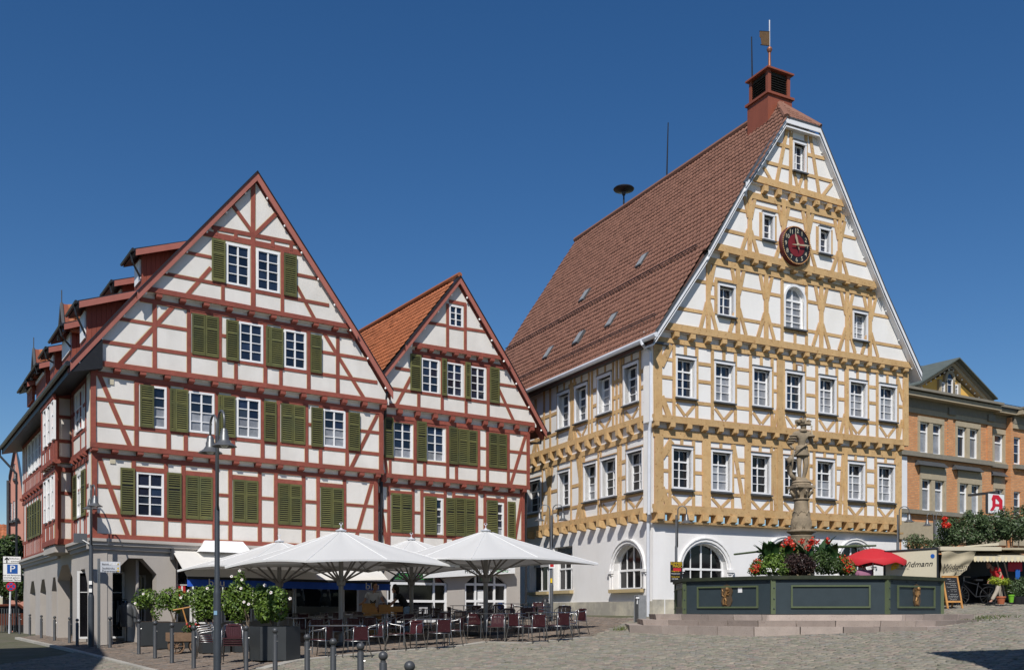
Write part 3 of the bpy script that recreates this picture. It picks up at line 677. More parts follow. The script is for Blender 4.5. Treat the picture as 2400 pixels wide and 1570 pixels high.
def dormer(pc,pin,pxw,px_far,s0,tile=False):
    """shed dormer: pc outer eave corner, pin a point on its roof line further in, pxw photo column of its face, px_far far end of the eave"""
    o=off_s(s0);c=RF.uz(*pc,o);i=RF.uz(*pin,o);m,k=lin(c,i);uu=c.x
    while uu<c.x+9 and m*uu+k>mainz(uu)-.05: uu+=.03
    uin=uu;uw=RF.uz(pxw,pc[1]+20,o).x;P=lambda u_,z_,s=0:RF.W(u_,z_,o)+RB*s
    L=solve(P(c.x,c.y),RB,px_far);L=max(1.2,min(L,6))
    mb=MB();mb.hexa([P(c.x,c.y-.14),P(uin,m*uin+k-.14),P(uin,m*uin+k-.14,L),P(c.x,c.y-.14,L),P(c.x,c.y),P(uin,m*uin+k),P(uin,m*uin+k,L),P(c.x,c.y,L)])
    d=mb.build('dormer',M['dark_metal'],house)
    mb=MB();mb.hexa([P(c.x+.05,c.y-.24,-.03),P(uin,m*uin+k-.24,-.03),P(uin,m*uin+k-.24,.03),P(c.x+.05,c.y-.24,.03),P(c.x+.05,c.y-.03,-.03),P(uin,m*uin+k-.03,-.03),P(uin,m*uin+k-.03,.03),P(c.x+.05,c.y-.03,.03)]);mb.build('fascia',M['red_board'],d)
    # cheek of upright boards
    bw=.16;x=uw;s1=.35
    while x<uin-.02:
        x2=min(x+bw,uin);za,zb_=mainz(x)-.3,mainz(x2)-.3;ta,tb=m*x+k-.13,m*x2+k-.13
        if ta>za:
            q=MB();q.hexa([P(x,za,s1),P(x2-.008,zb_,s1),P(x2-.008,zb_,s1+.05),P(x,za,s1+.05),P(x,ta,s1),P(x2-.008,max(tb,zb_),s1),P(x2-.008,max(tb,zb_),s1+.05),P(x,ta,s1+.05)]);q.build('cheek_board',M['red_clad'],d)
        x=x2
    mb=MB();mb.hexa([P(uw,mainz(uw)-.4,s1+.04),P(uw+.12,mainz(uw)-.4,s1+.04),P(uw+.12,mainz(uw)-.4,L-.3),P(uw,mainz(uw)-.4,L-.3),P(uw,m*uw+k-.13,s1+.04),P(uw+.12,m*uw+k-.13,s1+.04),P(uw+.12,m*uw+k-.13,L-.3),P(uw,m*uw+k-.13,L-.3)]);mb.build('dormer_front',M['red_clad'],d)
    mb=MB();zt_=m*uw+k-.3;zb2=mainz(uw)+.25
    mb.hexa([P(uw-.05,zb2,s1+.15),P(uw+.02,zb2,s1+.15),P(uw+.02,zb2,L-.5),P(uw-.05,zb2,L-.5),P(uw-.05,zt_,s1+.15),P(uw+.02,zt_,s1+.15),P(uw+.02,zt_,L-.5),P(uw-.05,zt_,L-.5)]);wf=mb.build('dormer_window',M['white'],d)
    mb=MB();mb.hexa([P(uw-.06,zb2+.08,s1+.23),P(uw-.04,zb2+.08,s1+.23),P(uw-.04,zb2+.08,L-.58),P(uw-.06,zb2+.08,L-.58),P(uw-.06,zt_-.08,s1+.23),P(uw-.04,zt_-.08,s1+.23),P(uw-.04,zt_-.08,L-.58),P(uw-.06,zt_-.08,L-.58)])
    g=MB();g.tube([P(c.x-.06,c.y-.06,-.05),P(c.x-.06,c.y-.06,L)],.06,6);g.tube([P(c.x-.06,c.y-.1,.3),P(c.x,c.y-.4,.3),P(uw-.05,mainz(uw)+.35,.4)],.035,6);g.build('gutter',M['dark_metal'],d)
dormer((315,582),(437,564),338,289,1.2)
dormer((265,656),(318,648),292,240,5.2)
dormer((182,704),(318,680),208,160,.7)
dormer((147,757),(190,748),173,119,4.6)
dormer((111,812),(147,806),132,95,8.3)
dormer((89,850),(123,843),110,63,11.2)
dormer((61,893),(90,886),78,45,14.4)
def gable_dormer(px,py,s0):
    o=off_s(s0);c=RF.uz(px,py,o);P=lambda u_,z_,s=0:RF.W(u_,z_,o)+RB*s
    mb=MB();ui=c.x+1.6
    mb.add([P(c.x,c.y,0),P(ui,c.y,0),P(c.x,c.y-1.15,-.55),P(ui,c.y-1.15,-.55),P(c.x,c.y-1.15,.7),P(ui,c.y-1.15,.7)],[(0,2,3,1),(0,1,5,4),(0,4,2),(1,3,5)])
    d=mb.build('gabled_dormer',M['oxblood'],house)
    U=-RF.d;a=P(c.x+1.6,c.y-1.15,-.57);Vv=(P(c.x+1.6,c.y,0)-a);ln=Vv.length
    tile_field(d,a,-RF.d,Vv.normalized(),1.5,ln,.24,.32,M['tile_orange'],300)
    mb=MB();mb.tube([P(c.x-.05,c.y-1.2,-.6),P(c.x-.05,c.y,0),P(c.x-.05,c.y-1.2,.75)],.06,6);mb.tube([P(c.x-.05,c.y-.1),P(c.x-.05,c.y+.5)],.02,5);mb.build('verge_flashing',M['slate'],d)
gable_dormer(148,712,5.3);gable_dormer(82,818,13.0)
for x,y in ((260,895),(264,1080)):
    q=RF.uz(x,y,.3 if y<1000 else .12);o=.3 if y<1000 else .12;mb=MB();mb.wbox(RF,q.x-.09,q.x+.09,q.y-.09,q.y+.09,o,o+.03);mb.build('wall_vent',M['cream_panel'],house)

# ================================================================ SECOND RED HOUSE (small gable)
h2=thing('timber_house','smaller red half-timbered house with orange tiled roof beside the ochre town hall','house',RF.W(11,1.1,0))
T1=St(h2,RF,-.2,(900,1294,.047),(915.5,1131.8,.079),RW,M['plaster'],M['cream_line'])
T2=St(h2,RF,.0,(897.8,1117.4,.0853),(1237,1012.7,.128),RW,M['plaster'],M['cream_line'])
T3=St(h2,RF,.16,(930.4,957.6,.1334),(985.5,823.4,.168),RW,M['plaster'],M['cream_line'])
T4=St(h2,RF,.32,(984,812,.1564),(1051,765,.16),RW,M['plaster'],M['cream_line'])
wn=[(1021.4,1037,.30,.83),(1160,1180,.30,.83)]
h=add_windows(T1,[(997,1037,.30,.83),(1142,1180,.30,.83)],cols=2,rows=[.27,.5,.72],tr=3,dep=.05,lower=1)
T1.wall(888,1229,[T2.bl(.02)],h)
for x in (910.6,967.5,988.4,1043,1063,1116.8,1136,1184.6): T1.post(x,BW)
T1.post(1225,.15,0,1,.05);T1.rail(888,1229,.03,.16,.05);T1.rail(888,1229,.97,.15,.04);T1.rail(890,1229,.27,.12)
for a,b in ((910.6,967.5),(988.4,1043),(1063,1116.8),(1136,1184.6)): T1.rail(a,b,.87,.15)
for a,b in ((888,910),(967.5,988.4),(1043,1063),(1116.8,1136)): T1.rail(a,b,.6,.11)
T1.brace(888,.85,906,.1,.14);T1.brace(1222,.93,1205,.2,.14)
pair(T1,916,964.3,.30,.86);leaf_px(T1,994,1021.4,.29,.85,.05);leaf_px(T1,1044,1064.8,.29,.85,.05);pair(T1,1066.4,1113,.30,.86);leaf_px(T1,1139.3,1164.3,.30,.86,.05);leaf_px(T1,1188.4,1206,.29,.86,.05)
zone(T1,T2,[900,926,967,1008.7,1049,1087.5,1126.6,1164.5,1201.5,1229])
h=add_windows(T2,[(921.9,967,.32,.93),(999.6,1042.3,.32,.93)],cols=2,rows=R4,dep=.09,lower=1)
T2.wall(895,1241,[T3.bl(.02)],h)
for x in (972.3,994.8,1048.7,1069.6,1121.6,1141.9,1191): T2.post(x,BW)
T2.post(914,.12,0,.32);T2.post(1237,.15,0,1,.05);T2.rail(895,1241,.03,.16,.05);T2.rail(895,1241,.97,.15,.04);T2.rail(897,1238,.30,.12)
for a,b in ((915,972),(994.8,1048.7),(1069.6,1121.6),(1141.9,1191)): T2.rail(a,b,.92,.15)
for a,b in ((972,994),(1121.6,1141.9),(1191,1237)): T2.rail(a,b,.63,.11)
T2.brace(1232,.95,1196,.04,.14);T2.brace(901,.35,908,.03,.12)
leaf_px(T2,899.4,920.3,.31,.95,.05);leaf_px(T2,975.5,998,.31,.95,.05);leaf_px(T2,1051,1071.9,.31,.92,.05);pair(T2,1074.4,1117.8,.32,.91);pair(T2,1145.7,1186.8,.32,.91)
zone(T2,T3,[938,979.5,1020.6,1061,1100,1138,1175,1212,1247])
wl=pxl(RF,.16,955,813,903,880);wr=pxl(RF,.16,1185,851,1262,1004)
h=add_windows(T3,[(987,1029.3,.33,.90),(1045.7,1084.4,.33,.90),(1101.3,1138,.33,.90)],cols=2,rows=R4,dep=.05)
T3.wall(890,1257,[T4.bl(.02),wl,wr],h)
for x in (981,1036,1092,1143.7): T3.post(x,BW)
T3.rail(905,1252,.04,.16,.05);T3.rail(966,1180,.96,.18,.04);T3.rail(910,1238,.315,.12);T3.rail(926,960,.66,.11);T3.rail(1168,1214,.66,.11)
T3.rail(981,1144,.925,.13);T3.brace(963,.55,929,.06,.13);T3.brace(1167,.6,1204,.05,.13)
leaf_px(T3,960,985.5,.33,.93,.05);leaf_px(T3,1146.5,1168.5,.32,.93,.05)
for a,b in ((1033.5,1044.8),(1088.6,1100.5)): leaf_px(T3,a,b,.32,.94,.07)
zone(T3,T4,[982,1011,1040.5,1069,1097.8,1126,1153.5])
wl=pxl(RF,.32,1077,650,962,797);wr=pxl(RF,.32,1076,650,1184,835)
r=T4.rect(1052.5,1085,0.02,1.3);r=(r[0],r[1],RF.uz(1068,767,.32).y,RF.uz(1068,716,.32).y)
window(h2,RF,.32,r,2,[.33,.67],dep=.05)
T4.wall(960,1186,[wl,wr],[r])
for x in (1048.5,1090): T4.bpx('timber_post',x,T4.y(x,0),x,712,.13)
T4.rail(968,1180,.05,.16,.05);T4.rail(990,1049,1.02,.11);T4.rail(1090,1141,1.02,.11);T4.bpx('timber_rail',1052,706,1092,714,.13)
T4.rail(1049,1090,.98,.12)
for S in (T1,T2,T3,T4): S.done()
gA,_,_,gEL,gER,_,_=gable_roof(h2,RF,(1078,648.5),(951,808),(896,877),(1193,847.4),(1281,1012),.5,.34,16,None,board=.27,back=RB)
Lr=solve(gA,RB,842);vv=(RF.P(898,874,.42)-gA);lv=vv.length
tile_field(h2,RF.P(898,874,.5)-RF.n*.12+Vector((0,0,.05)),RB,-vv.normalized(),min(Lr,15)+1.5,lv-.1,.25,.33,M['tile_orange'],300)
mb=MB();mb.tube([gA+Vector((0,0,.08)),gA+RB*Lr+Vector((0,0,.08))],.11,8);mb.build('ridge_tiles',M['tile_orange'],h2)
e=gER+Vector((.08,0,-.06));mb=MB();mb.tube([e+RF.n*.1,e+RB*12],.08,8);p1=e+RB*.6;wpt=RF.W(RF.uz(1240,1046,0).x+.05,RF.uz(1240,1046,0).y,-.3);mb.tube([p1,p1+Vector((0,0,-.35)),wpt+Vector((0,0,.2)),wpt,Vector((wpt.x,wpt.y,1.4))],.05,8);mb.build('gutter',M['dark_metal'],h2)
mb=MB();q=RF.P(908,918,.5);mb.tube([q,q+Vector((-.1,0,-.4)),RF.P(903,975,.1),RF.P(896,985,-.1),RF.P(892,1300,-.1)],.06,8);mb.build('downpipe',M['dark_metal'],house)
# ground floor of the second house: two glazed shop fronts
G2=St(h2,RF,-.02,zline(RF,-.02,0.),zline(RF,-.02,3.5),G,G)
top2=pxl(RF,0,895,1298,1218,1312)
f1=(u(907),u(1049),-1,RF.uz(980,1336,0).y);f2=(u(1090),u(1189),-1,RF.uz(1140,1343,0).y)
G2.wall(905,1219,[top2],[f1,f2],zb=slope,name='ground_floor_wall',th=.4)
def shopfront(f,ztr,zmid,cols,zb,lower=None):
    o=-.1;W=M['white'];fr=MB();zt=f[3];a,b=f[0],f[1]
    def vbar(x,z0,z1,w=.09): fr.wbox(RF,x-w/2,x+w/2,z0,z1,o-.06,o+.03)
    def hbar(z,x0,x1,w=.1): fr.wbox(RF,x0,x1,z-w/2,z+w/2,o-.06,o+.028)
    for x in cols: vbar(x,zb,zt if a+.4<x<b-.4 else ztr)
    for z in (ztr,zmid,zb+.05): hbar(z,a,b)
    hbar(zt-.05,a+.4,b-.4)
    f_=fr.build('shop_window',W,h2)
    for x0,x1 in zip(cols,cols[1:]):
        for z0,z1 in ((zb,zmid),(zmid,ztr),(ztr,zt)):
            q=MB();t=RND.uniform(-.004,.004);q.add([RF.W(x0,z0,o-.03+t),RF.W(x1,z0,o-.03-t),RF.W(x1,z1,o-.03-t),RF.W(x0,z1,o-.03+t)],[(0,1,2,3)]);q.build('pane',M['glass_dk'],f_)
    for e_,s_ in ((a,1),(b,-1)):
        q=MB();dx=.62*s_;q.prism([RF.W(e_,zt+.01,-.022),RF.W(e_+dx,zt+.01,-.022),RF.W(e_,ztr,-.022)],-RF.n*.38);q.build('arch_haunch',G,h2)
        q=MB();q.hexa([RF.W(e_,ztr,-.08),RF.W(e_,ztr+.1,-.08),RF.W(e_,ztr+.1,-.14),RF.W(e_,ztr,-.14),RF.W(e_+dx,zt,-.08),RF.W(e_+dx,zt-.1,-.08),RF.W(e_+dx,zt-.1,-.14),RF.W(e_+dx,zt,-.14)]);q.build('raking_bar',W,h2)
    return f_
sf1=shopfront(f1,RF.uz(980,1367,0).y,RF.uz(980,1408,0).y,[f1[0]+.05,u(921),u(968),u(1019),f1[1]-.05],slope[0]*f1[0]+slope[1]+.35)
sf2=shopfront(f2,RF.uz(1140,1369,0).y,RF.uz(1140,1408,0).y,[f2[0]+.05,u(1116.5),u(1161),f2[1]-.05],slope[0]*f2[0]+slope[1]+.35)
def panel(nm,parent,pl,o,x0,y0,x1,y1,mat,th=.01):
    a=pl.uz(x0,y0,o);b=pl.uz(x1,y1,o);mb=MB();mb.wbox(pl,a.x,b.x,min(a.y,b.y),max(a.y,b.y),o,o+th);return mb.build(nm,mat,parent)
for x0,x1,y0,y1 in ((922,965,1341,1361),(974,1017,1342,1362),(1120,1157,1346,1363)):
    s=panel('window_banner',h2,RF,-.11,x0,y1,x1,y0,M['sign_dk'] if 'sign_dk' in M else M['slate'])
    q=RF.uz((x0+x1)/2,(y0+y1)/2,-.1);text('lettering','GEERS',RF,q.x,q.y,-.09,.33,M['geers_green'],s,sx=.85 if x1<1100 else .6)
s=panel('window_poster',h2,RF,-.11,1119,1424,1134,1382,M['sign_white']);q=RF.uz(1130,1411,-.1);text('lettering','will',RF,q.x-.05,q.y,-.09,.16,M['ink'],s,italic=.3)
s=panel('window_poster',h2,RF,-.11,1164,1440,1184,1413,M['sign_white'])
mb=MB();q=RF.uz(1172.5,1419,-.09);mb.lathe([(.15,0),(.15,.006)],RF.W(q.x,q.y,-.098),20,(RF.d,Vector((0,0,1)),RF.n));mb.lathe([(.085,.006),(.085,.01)],RF.W(q.x,q.y,-.098),16,(RF.d,Vector((0,0,1)),RF.n));d_=mb.build('round_sticker',M['sign_blue'],h2)
panel('window_poster',h2,RF,-.11,1167,1434,1178,1427,M['ink'])
s=panel('window_poster',h2,RF,-.11,982,1437,1002,1422,M['lace']);panel('poster_print',s,RF,-.098,989,1434,995,1425,M['ink'])
mb=MB();q=RF.uz(1017,1427,-.02);mb.tube([RF.W(u(1014),q.y-.25,.02),RF.W(u(1014),q.y+.25,.02)],.02,6);mb.build('door_handle',M['steel'],h2)
a=RF.uz(1000,1324,.3);b=RF.uz(1206,1341,.3);zr0=RF.uz(1206,1343,.3).y
mb=MB();mb.hexa([RF.W(a.x,zr0-.28,.34),RF.W(b.x,zr0,.34),RF.W(b.x,zr0,.02),RF.W(a.x,zr0-.28,.02),RF.W(a.x,zr0+.02,.34),RF.W(b.x,zr0+.32,.34),RF.W(b.x,zr0+.32,.02),RF.W(a.x,zr0+.02,.02)])
sg=mb.build('shop_sign',M['sign_white'],h2)
for s_,px,mt in (('HÖRGERÄTE',1122,M['ink']),('GEERS',1176.5,M['geers_green'])):
    q=RF.uz(px,1335,.35);zz=zr0+.16-.3*(b.x-q.x)/(b.x-a.x);text('lettering',s_,RF,q.x,zz,.345,.24,mt,sg,sx=1.0)
# ================================================================ TOWN HALL
TF=Plane(1531,39.,5497);TL=Plane(1531,39.,60);TB=TL.d.copy();OC=M['ochre'];PW=M['plaster_th']
th=thing('town_hall','tall ochre half-timbered town hall with clock, brown tiled roof and small red bell turret','town hall',TF.W(0,1.25,0))
Hs=[0,.22,.42,.6,.78,.92]
K1=St(th,TF,.22,(1544,1200.7,.0511),(1544,1002.4,.0972),OC,PW,M['mauve'])
K2=St(th,TF,.42,(1544,987.3,.0994),(1550.4,790,.1474),OC,PW,M['mauve'])
K3=St(th,TF,.60,(1544,771.1,.1598),(1677.5,604,.2143),OC,PW,M['mauve'])
K4=St(th,TF,.78,(1677.5,587,.2424),(1757,448,.25),OC,PW,M['mauve'])
K5=St(th,TF,.92,(1767.5,428.4,.292),(1842,300,.31),OC,PW,M['mauve'])
def th_window(S,x0,x1,t0,t1,rows=(.235,.47,.70),tr=3,dep=.2,glassm=None,lower=None,cas=.065,sill=True,cap=True,cols=2):
    r=S.rect(x0,x1,t0,t1);u0,u1,z0,z1=r;pl,o=S.pl,S.off;W=M['white_blue']
    hole=(u0+cas,u1-cas,z0+.03,z1-.05)
    f=window(S.root,pl,o-dep+.05,(hole[0],hole[1],hole[2],hole[3]),cols,list(rows),dep=.05,fw=.055,mw=.022,tr=tr,glassm=glassm,lower=lower)
    mb=MB();e=o+.07
    mb.wbox(pl,u0,u0+cas,z0+.03,z1-.05,o-dep+.02,e);mb.wbox(pl,u1-cas,u1,z0+.03,z1-.05,o-dep+.02,e);mb.wbox(pl,u0,u1,z1-.05,z1+.06,o-dep+.02,e+.01);mb.wbox(pl,u0,u1,z0-.02,z0+.03,o-dep+.02,e-.002)
    mb.build('casing',W,f)
    if sill:
        mb=MB();mb.hexa([pl.W(u0-.03,z0-.1,e+.09),pl.W(u1+.03,z0-.1,e+.09),pl.W(u1+.03,z0-.1,o),pl.W(u0-.03,z0-.1,o),pl.W(u0-.03,z0-.05,e+.09),pl.W(u1+.03,z0-.05,e+.09),pl.W(u1+.03,z0-.02,o),pl.W(u0-.03,z0-.02,o)]);mb.build('sill',M['slate'],f)
    if cap:
        mb=MB();mb.wbox(pl,u0-.02,u1+.02,z1+.06,z1+.09,o,e+.04);mb.build('cap',M['slate'],f)
    return hole
bw=.135
def vees(S,x0,x1,t0):
    xm=(x0+x1)/2;S.brace(x0+3,t0-.01,xm-1.5,.1,bw*.85);S.brace(x1-3,t0-.01,xm+1.5,.1,bw*.85)
def mann(S,x,w,dx,tt=.93,tb=.08,tm=.56,tm2=.42,sides=(-1,1),bwid=.15,dxb=None):
    """post with pairs of spreading braces above and below"""
    S.post(x,w,0,1,.05)
    for s in sides:
        S.brace(x+s*dx,tt,x+s*3,tm,bwid,.035);S.brace(x+s*(dxb or dx)*1.12,tb,x+s*3,tm2,bwid,.035)
# ---- first floor
w1=[(1573,1622,.3,.785),(1665,1713.4,.3,.785),(1758,1804.7,.3,.785),(1834.3,1878,.3,.785),(1910.8,1954.2,.3,.785),(1984.7,2025,.3,.785),(2055,2095,.3,.785)]
hs=[th_window(K1,*q,lower=(3 if i in(1,5,6) else (2 if i==4 else None)),glassm=M['glass_dk']) for i,q in enumerate(w1)]
K1.wall(1530,2111,[K2.bl(.02)],hs)
K1.rail(1530,2110,.05,.30,.06);K1.rail(1530,2110,.945,.33,.05)
for x0,x1,t0,t1 in w1:
    K1.post(x0-3.2,bw);K1.post(x1+3.2,bw);K1.rail(x0-3,x1+3,.808,.09);K1.rail(x0-3,x1+3,.245,.08);K1.post((x0+x1)/2,.13,.81,.9);vees(K1,x0,x1,.22)
K1.post(1543,.4,0,1,.07);K1.post(2103.5,.38,0,1,.07)
for x,w in ((1654,.38),(1751.8,.3),(1826,.26),(1980.6,.2)): K1.post(x,w,0,1,.055)
for a,b in ((1548,1570),(1626,1648),(1717,1748),(1808,1831),(1882,1907),(1957,1982),(2028,2052)):
    for t in (.26,.50,.70): K1.rail(a,b,t,.12)
K1.brace(1574,.86,1550,.66,.26,.04);K1.brace(1551,.3,1568,.03,.24,.04);K1.brace(1719,.88,1744,.1,.17,.03);K1.brace(1976,.88,1968,.1,.17,.03);K1.brace(1811,.85,1818,.1,.16,.03);K1.brace(1892,.9,1886,.1,.16,.03);K1.post(1818,.12);K1.post(1894,.12,.1,.9)
def jxs(S,Sn,xs,w=.22,reach=None,off0=1500,k=3.177,taper=.25,drop=.02): zone(S,Sn,[off0+x/k for x in xs],w,reach,None,taper,drop)
jxs(K1,K2,[120,240,365,485,600,710,815,920,1015,1115,1210,1305,1395,1490,1600,1690,1780,1865,1945],reach=.27)
# ---- second floor
w2=[(1582.5,1629.7,.318,.79),(1672.5,1720,.318,.79),(1762,1806,.318,.79),(1839,1883,.318,.79),(1917,1958,.318,.79),(1988.5,2030.4,.318,.79),(2058.7,2099.6,.318,.79)]
hs=[th_window(K2,*q,lower=(3 if i in(1,2,4,5,6) else None)) for i,q in enumerate(w2)]
K2.wall(1530,2129,[K3.bl(.02)],hs)
K2.rail(1530,2128,.04,.25,.06);K2.rail(1530,2127,.97,.18,.05)
for i,(x0,x1,t0,t1) in enumerate(w2):
    K2.post(x0-3.2,bw);K2.post(x1+3.2,bw);K2.rail(x0-3,x1+3,.805,.08);K2.rail(x0-3,x1+3,.27,.08);K2.post((x0+x1)/2,.13,.8,.95);vees(K2,x0,x1,.24)
K2.post(1541,.36,0,1,.07);K2.post(2121,.3,0,1,.07);K2.post(1827,.3,0,1,.055);K2.post(1983,.2,0,1,.055)
for a,b in ((1547,1578),(1634,1668),(1724,1758),(1810,1822),(1887,1913),(1961,1979),(2034,2055),(2103,2116)):
    for t in (.265,.53,.745): K2.rail(a,b,t,.12)
K2.brace(1571,.92,1549,.66,.24,.04);K2.brace(1550,.3,1569,.05,.24,.04)
for x in (1827,1983): 
    K2.brace(x-14,.06,x-3,.34,.15,.03);K2.brace(x+14,.06,x+3,.34,.15,.03)
K2.brace(2104,.9,2116,.62,.16,.03);K2.brace(2104,.05,2114,.35,.16,.03)
mb=MB();r=K2.rect(1864,1878.5,.80,.905);mb.wbox(TF,r[0],r[1],r[2],r[3],.44,.49);pq=mb.build('wall_plaque',M['oldwood'],th)
mb=MB();mb.wbox(TF,r[0]+.06,r[1]-.06,r[2]+.07,r[3]-.07,.49,.496);mb.build('plaque_face',M['white'],pq)
jxs(K2,K3,[270,390,510,625,735,845,945,1045,1145,1240,1325,1420,1520,1612,1705,1800,1900,1980],reach=.25)
# ---- gable, large storey with arched window
VLo=[.86,1.0,1.14]
ve=TF.uz(1531.5,788,.86);va=TF.uz(1843,276,1.14);vr=TF.uz(1884,207,1.14);ver=TF.uz(2160,873,.86)
pitchL=lin(ve,va);vr=Vector((vr.x,pitchL[0]*vr.x+pitchL[1]));pitchR=lin(vr,ver)
inL=(pitchL[0],pitchL[1]-.3);inR=(pitchR[0],pitchR[1]-.3)
h3=[th_window(K3,1681.6,1721.8,.30,.675,rows=(.33,.66),tr=None),th_window(K3,1997,2032,.295,.665,rows=(.25,.5,.75),tr=None,lower=4)]
# arched window: its hole is squared, the spandrels are filled in
def arch_fill(root,pl,o,r,zs,mat,th_,n=10,nm='arch_spandrel'):
    u0,u1,z0,z1=r;c=(u0+u1)/2;R=(u1-u0)/2;hh=z1-zs;mb=MB()
    for i in range(n):
        a,b=math.pi*i/n,math.pi*(i+1)/n
        p=(c-R*math.cos(a),zs+hh*math.sin(a)*.985);q=(c-R*math.cos(b),zs+hh*math.sin(b)*.985)
        mb.hexa([pl.W(p[0],p[1],o-.002),pl.W(q[0],q[1],o-.002),pl.W(q[0],q[1],o-th_),pl.W(p[0],p[1],o-th_),pl.W(p[0],z1+.003,o-.002),pl.W(q[0],z1+.003,o-.002),pl.W(q[0],z1+.003,o-th_),pl.W(p[0],z1+.003,o-th_)])
    return mb.build(nm,mat,root)
def arch_ring(root,pl,o,r,zs,w,pr,mat,n=14,foot=True,nm='arch_surround',grow=0.):
    u0,u1,z0,z1=r;c=(u0+u1)/2;R=(u1-u0)/2+grow;hh=z1-zs+grow;pts=[]
    if foot: pts.append((u0-grow,z0,u0-grow-w,z0))
    for i in range(n+1):
        a=math.pi*i/n;pts.append((c-R*math.cos(a),zs+hh*math.sin(a),c-(R+w)*math.cos(a),zs+(hh+w)*math.sin(a)))
    if foot: pts.append((u1+grow,z0,u1+grow+w,z0))
    mb=MB()
    for p,q in zip(pts,pts[1:]): mb.hexa([pl.W(p[0],p[1],o-.05),pl.W(p[0],p[1],o+pr),pl.W(p[2],p[3],o+pr),pl.W(p[2],p[3],o-.05),pl.W(q[0],q[1],o-.05),pl.W(q[0],q[1],o+pr),pl.W(q[2],q[3],o+pr),pl.W(q[2],q[3],o-.05)])
    return mb.build(nm,mat,root)
def arch_window(root,pl,o,r,zs,dep,cols,rows,tr,glassm,fw=.07,mw=.03,lower=0):
    u0,u1,z0,z1=r;c=(u0+u1)/2;R=(u1-u0)/2;hh=z1-zs;a=o-dep;mb=MB()
    arc=lambda u_:zs+hh*math.sqrt(max(0,1-((u_-c)/R)**2))
    f=arch_ring(root,pl,a+.04,(u0+fw,u1-fw,z0,z1-fw),zs,fw,.03,M['white'],12,True,'window')
    mb.wbox(pl,u0,u1,z0,z0+fw,a-.01,a+.065)
    us=[u0+fw+(u1-u0-2*fw)*i/cols for i in range(cols+1)];zz=[z0+fw]+[z0+(zs-z0)*q for q in rows]+[zs]
    for i in range(1,cols): 
        ww=mw*(2.2 if i*2==cols else 1);mb.wbox(pl,us[i]-ww/2,us[i]+ww/2,z0+fw,arc(us[i])-fw*.7,a,a+.05)
    for i,z in enumerate(zz[1:]): 
        ww=mw*(2.8 if i==len(zz)-2 else 1);mb.wbox(pl,u0+fw,u1-fw,z-ww/2,z+ww/2,a+.002,a+.056)
    mb.build('glazing_bars',M['white'],f)
    n=8
    for i in range(cols):
        for j in range(len(zz)-1):
            q=MB();t=RND.uniform(-.005,.005);q.add([pl.W(us[i],zz[j],a+.01+t),pl.W(us[i+1],zz[j],a+.01-t),pl.W(us[i+1],zz[j+1],a+.01-t),pl.W(us[i],zz[j+1],a+.01+t)],[(0,1,2,3)]);q.build('pane',M['glass_cur'] if j<lower else glassm,f)
        q=MB();vs=[pl.W(us[i],zs,a+.01)];m=6
        for k in range(m+1):
            x=us[i]+(us[i+1]-us[i])*k/m;vs.append(pl.W(x,arc(x)-.01,a+.01))
        vs.append(pl.W(us[i+1],zs,a+.01));q.add(vs,[tuple(range(len(vs)-1,-1,-1))]);q.build('pane',M['glass_cur'] if lower>len(zz)-2 else glassm,f)
    return f
r=K3.rect(1839.5,1884,.29,.835);zs=r[3]-(r[1]-r[0])/2*1.02
h3.append((r[0],r[1],r[2],r[3]))
arch_fill(th,TF,.60,r,zs,PW,.5);arch_ring(th,TF,.6,r,zs,.09,.06,M['white_blue']);arch_window(th,TF,.6,r,zs,.18,2,(.25,.5,.75),3,M['glass_cur'],lower=5)
mb=MB();mb.wbox(TF,r[0]-.1,r[1]+.1,r[2]-.08,r[2]-.02,.58,.74);mb.build('sill',M['slate'],th)
K3.wall(1545,2148,[K4.bl(.02),inL,inR],h3)
K3.rail(1548,2144,.05,.27,.06);K3.rail(1660,2050,.945,.25,.05);
for x in (1659.5,1728.8,1795,1924,1984.8,2038): mann(K3,x,.2,14,.91,.1,.6,.42,sides=((1,) if x==1659.5 else (-1,1)),dxb=17)
K3.brace(1641,.08,1656,.42,.15,.03)
K3.post(1832.5,bw);K3.post(1890,bw)
for a,b in ((1618,1677),(1728,1832),(1890,1985),(2036,2085)): K3.rail(a,b,.665 if a<1700 else .68,.12)
for a,b in ((1585,1675),(1728,1832),(1890,1995),(2036,2118)): K3.rail(a,b,.29,.12)
K3.rail(1675,1728,.735,.11);K3.rail(1990,2036,.725,.11);K3.post(1677.5,.13,.3,.72);K3.post(1994,.13,.3,.72);K3.post(1863,.13,.08,.25);K3.rail(1832,1890,.245,.1)
K3.rail(1662,1677,.5,.11);K3.rail(1985,1994,.5,.11);K3.rail(1832,1890,.93,.3,.05)
jxs(K3,K4,[720,855,975,1085,1200,1310,1425,1530,1630,1750,1850,1955],k=3.606,reach=.25)
# ---- clock storey
h4=[th_window(K4,1785.6,1813.4,.345,.715,rows=(.33,.66),tr=None,cols=1),th_window(K4,1918,1945,.35,.71,rows=(.33,.66),tr=None,cols=1)]
K4.wall(1668,2062,[K5.bl(.02),inL,inR],h4)
K4.rail(1668,2052,.055,.28,.06);K4.rail(1752,1978,.94,.26,.05)
for x in (1756.5,1835.6,1892.4,1967.3): mann(K4,x,.19,12,.9,.1,.6,.42,dxb=16)
for a,b in ((1722,1756),(1756,1836),(1892,1967),(1967,2005)): K4.rail(a,b,.795 if 1740<a<1950 else .68,.11);
for a,b in ((1698,1785),(1813,1836),(1892,1918),(1945,2030)): K4.rail(a,b,.33,.13)
K4.rail(1836,1892,.74,.14);K4.rail(1836,1892,.30,.14)
for x in (1782.5,1816.5,1915,1948): K4.post(x,.12,.33,.72)
jxs(K4,K5,[375,480,585,675,775,870,945],off0=1680,k=3.313,reach=.22)
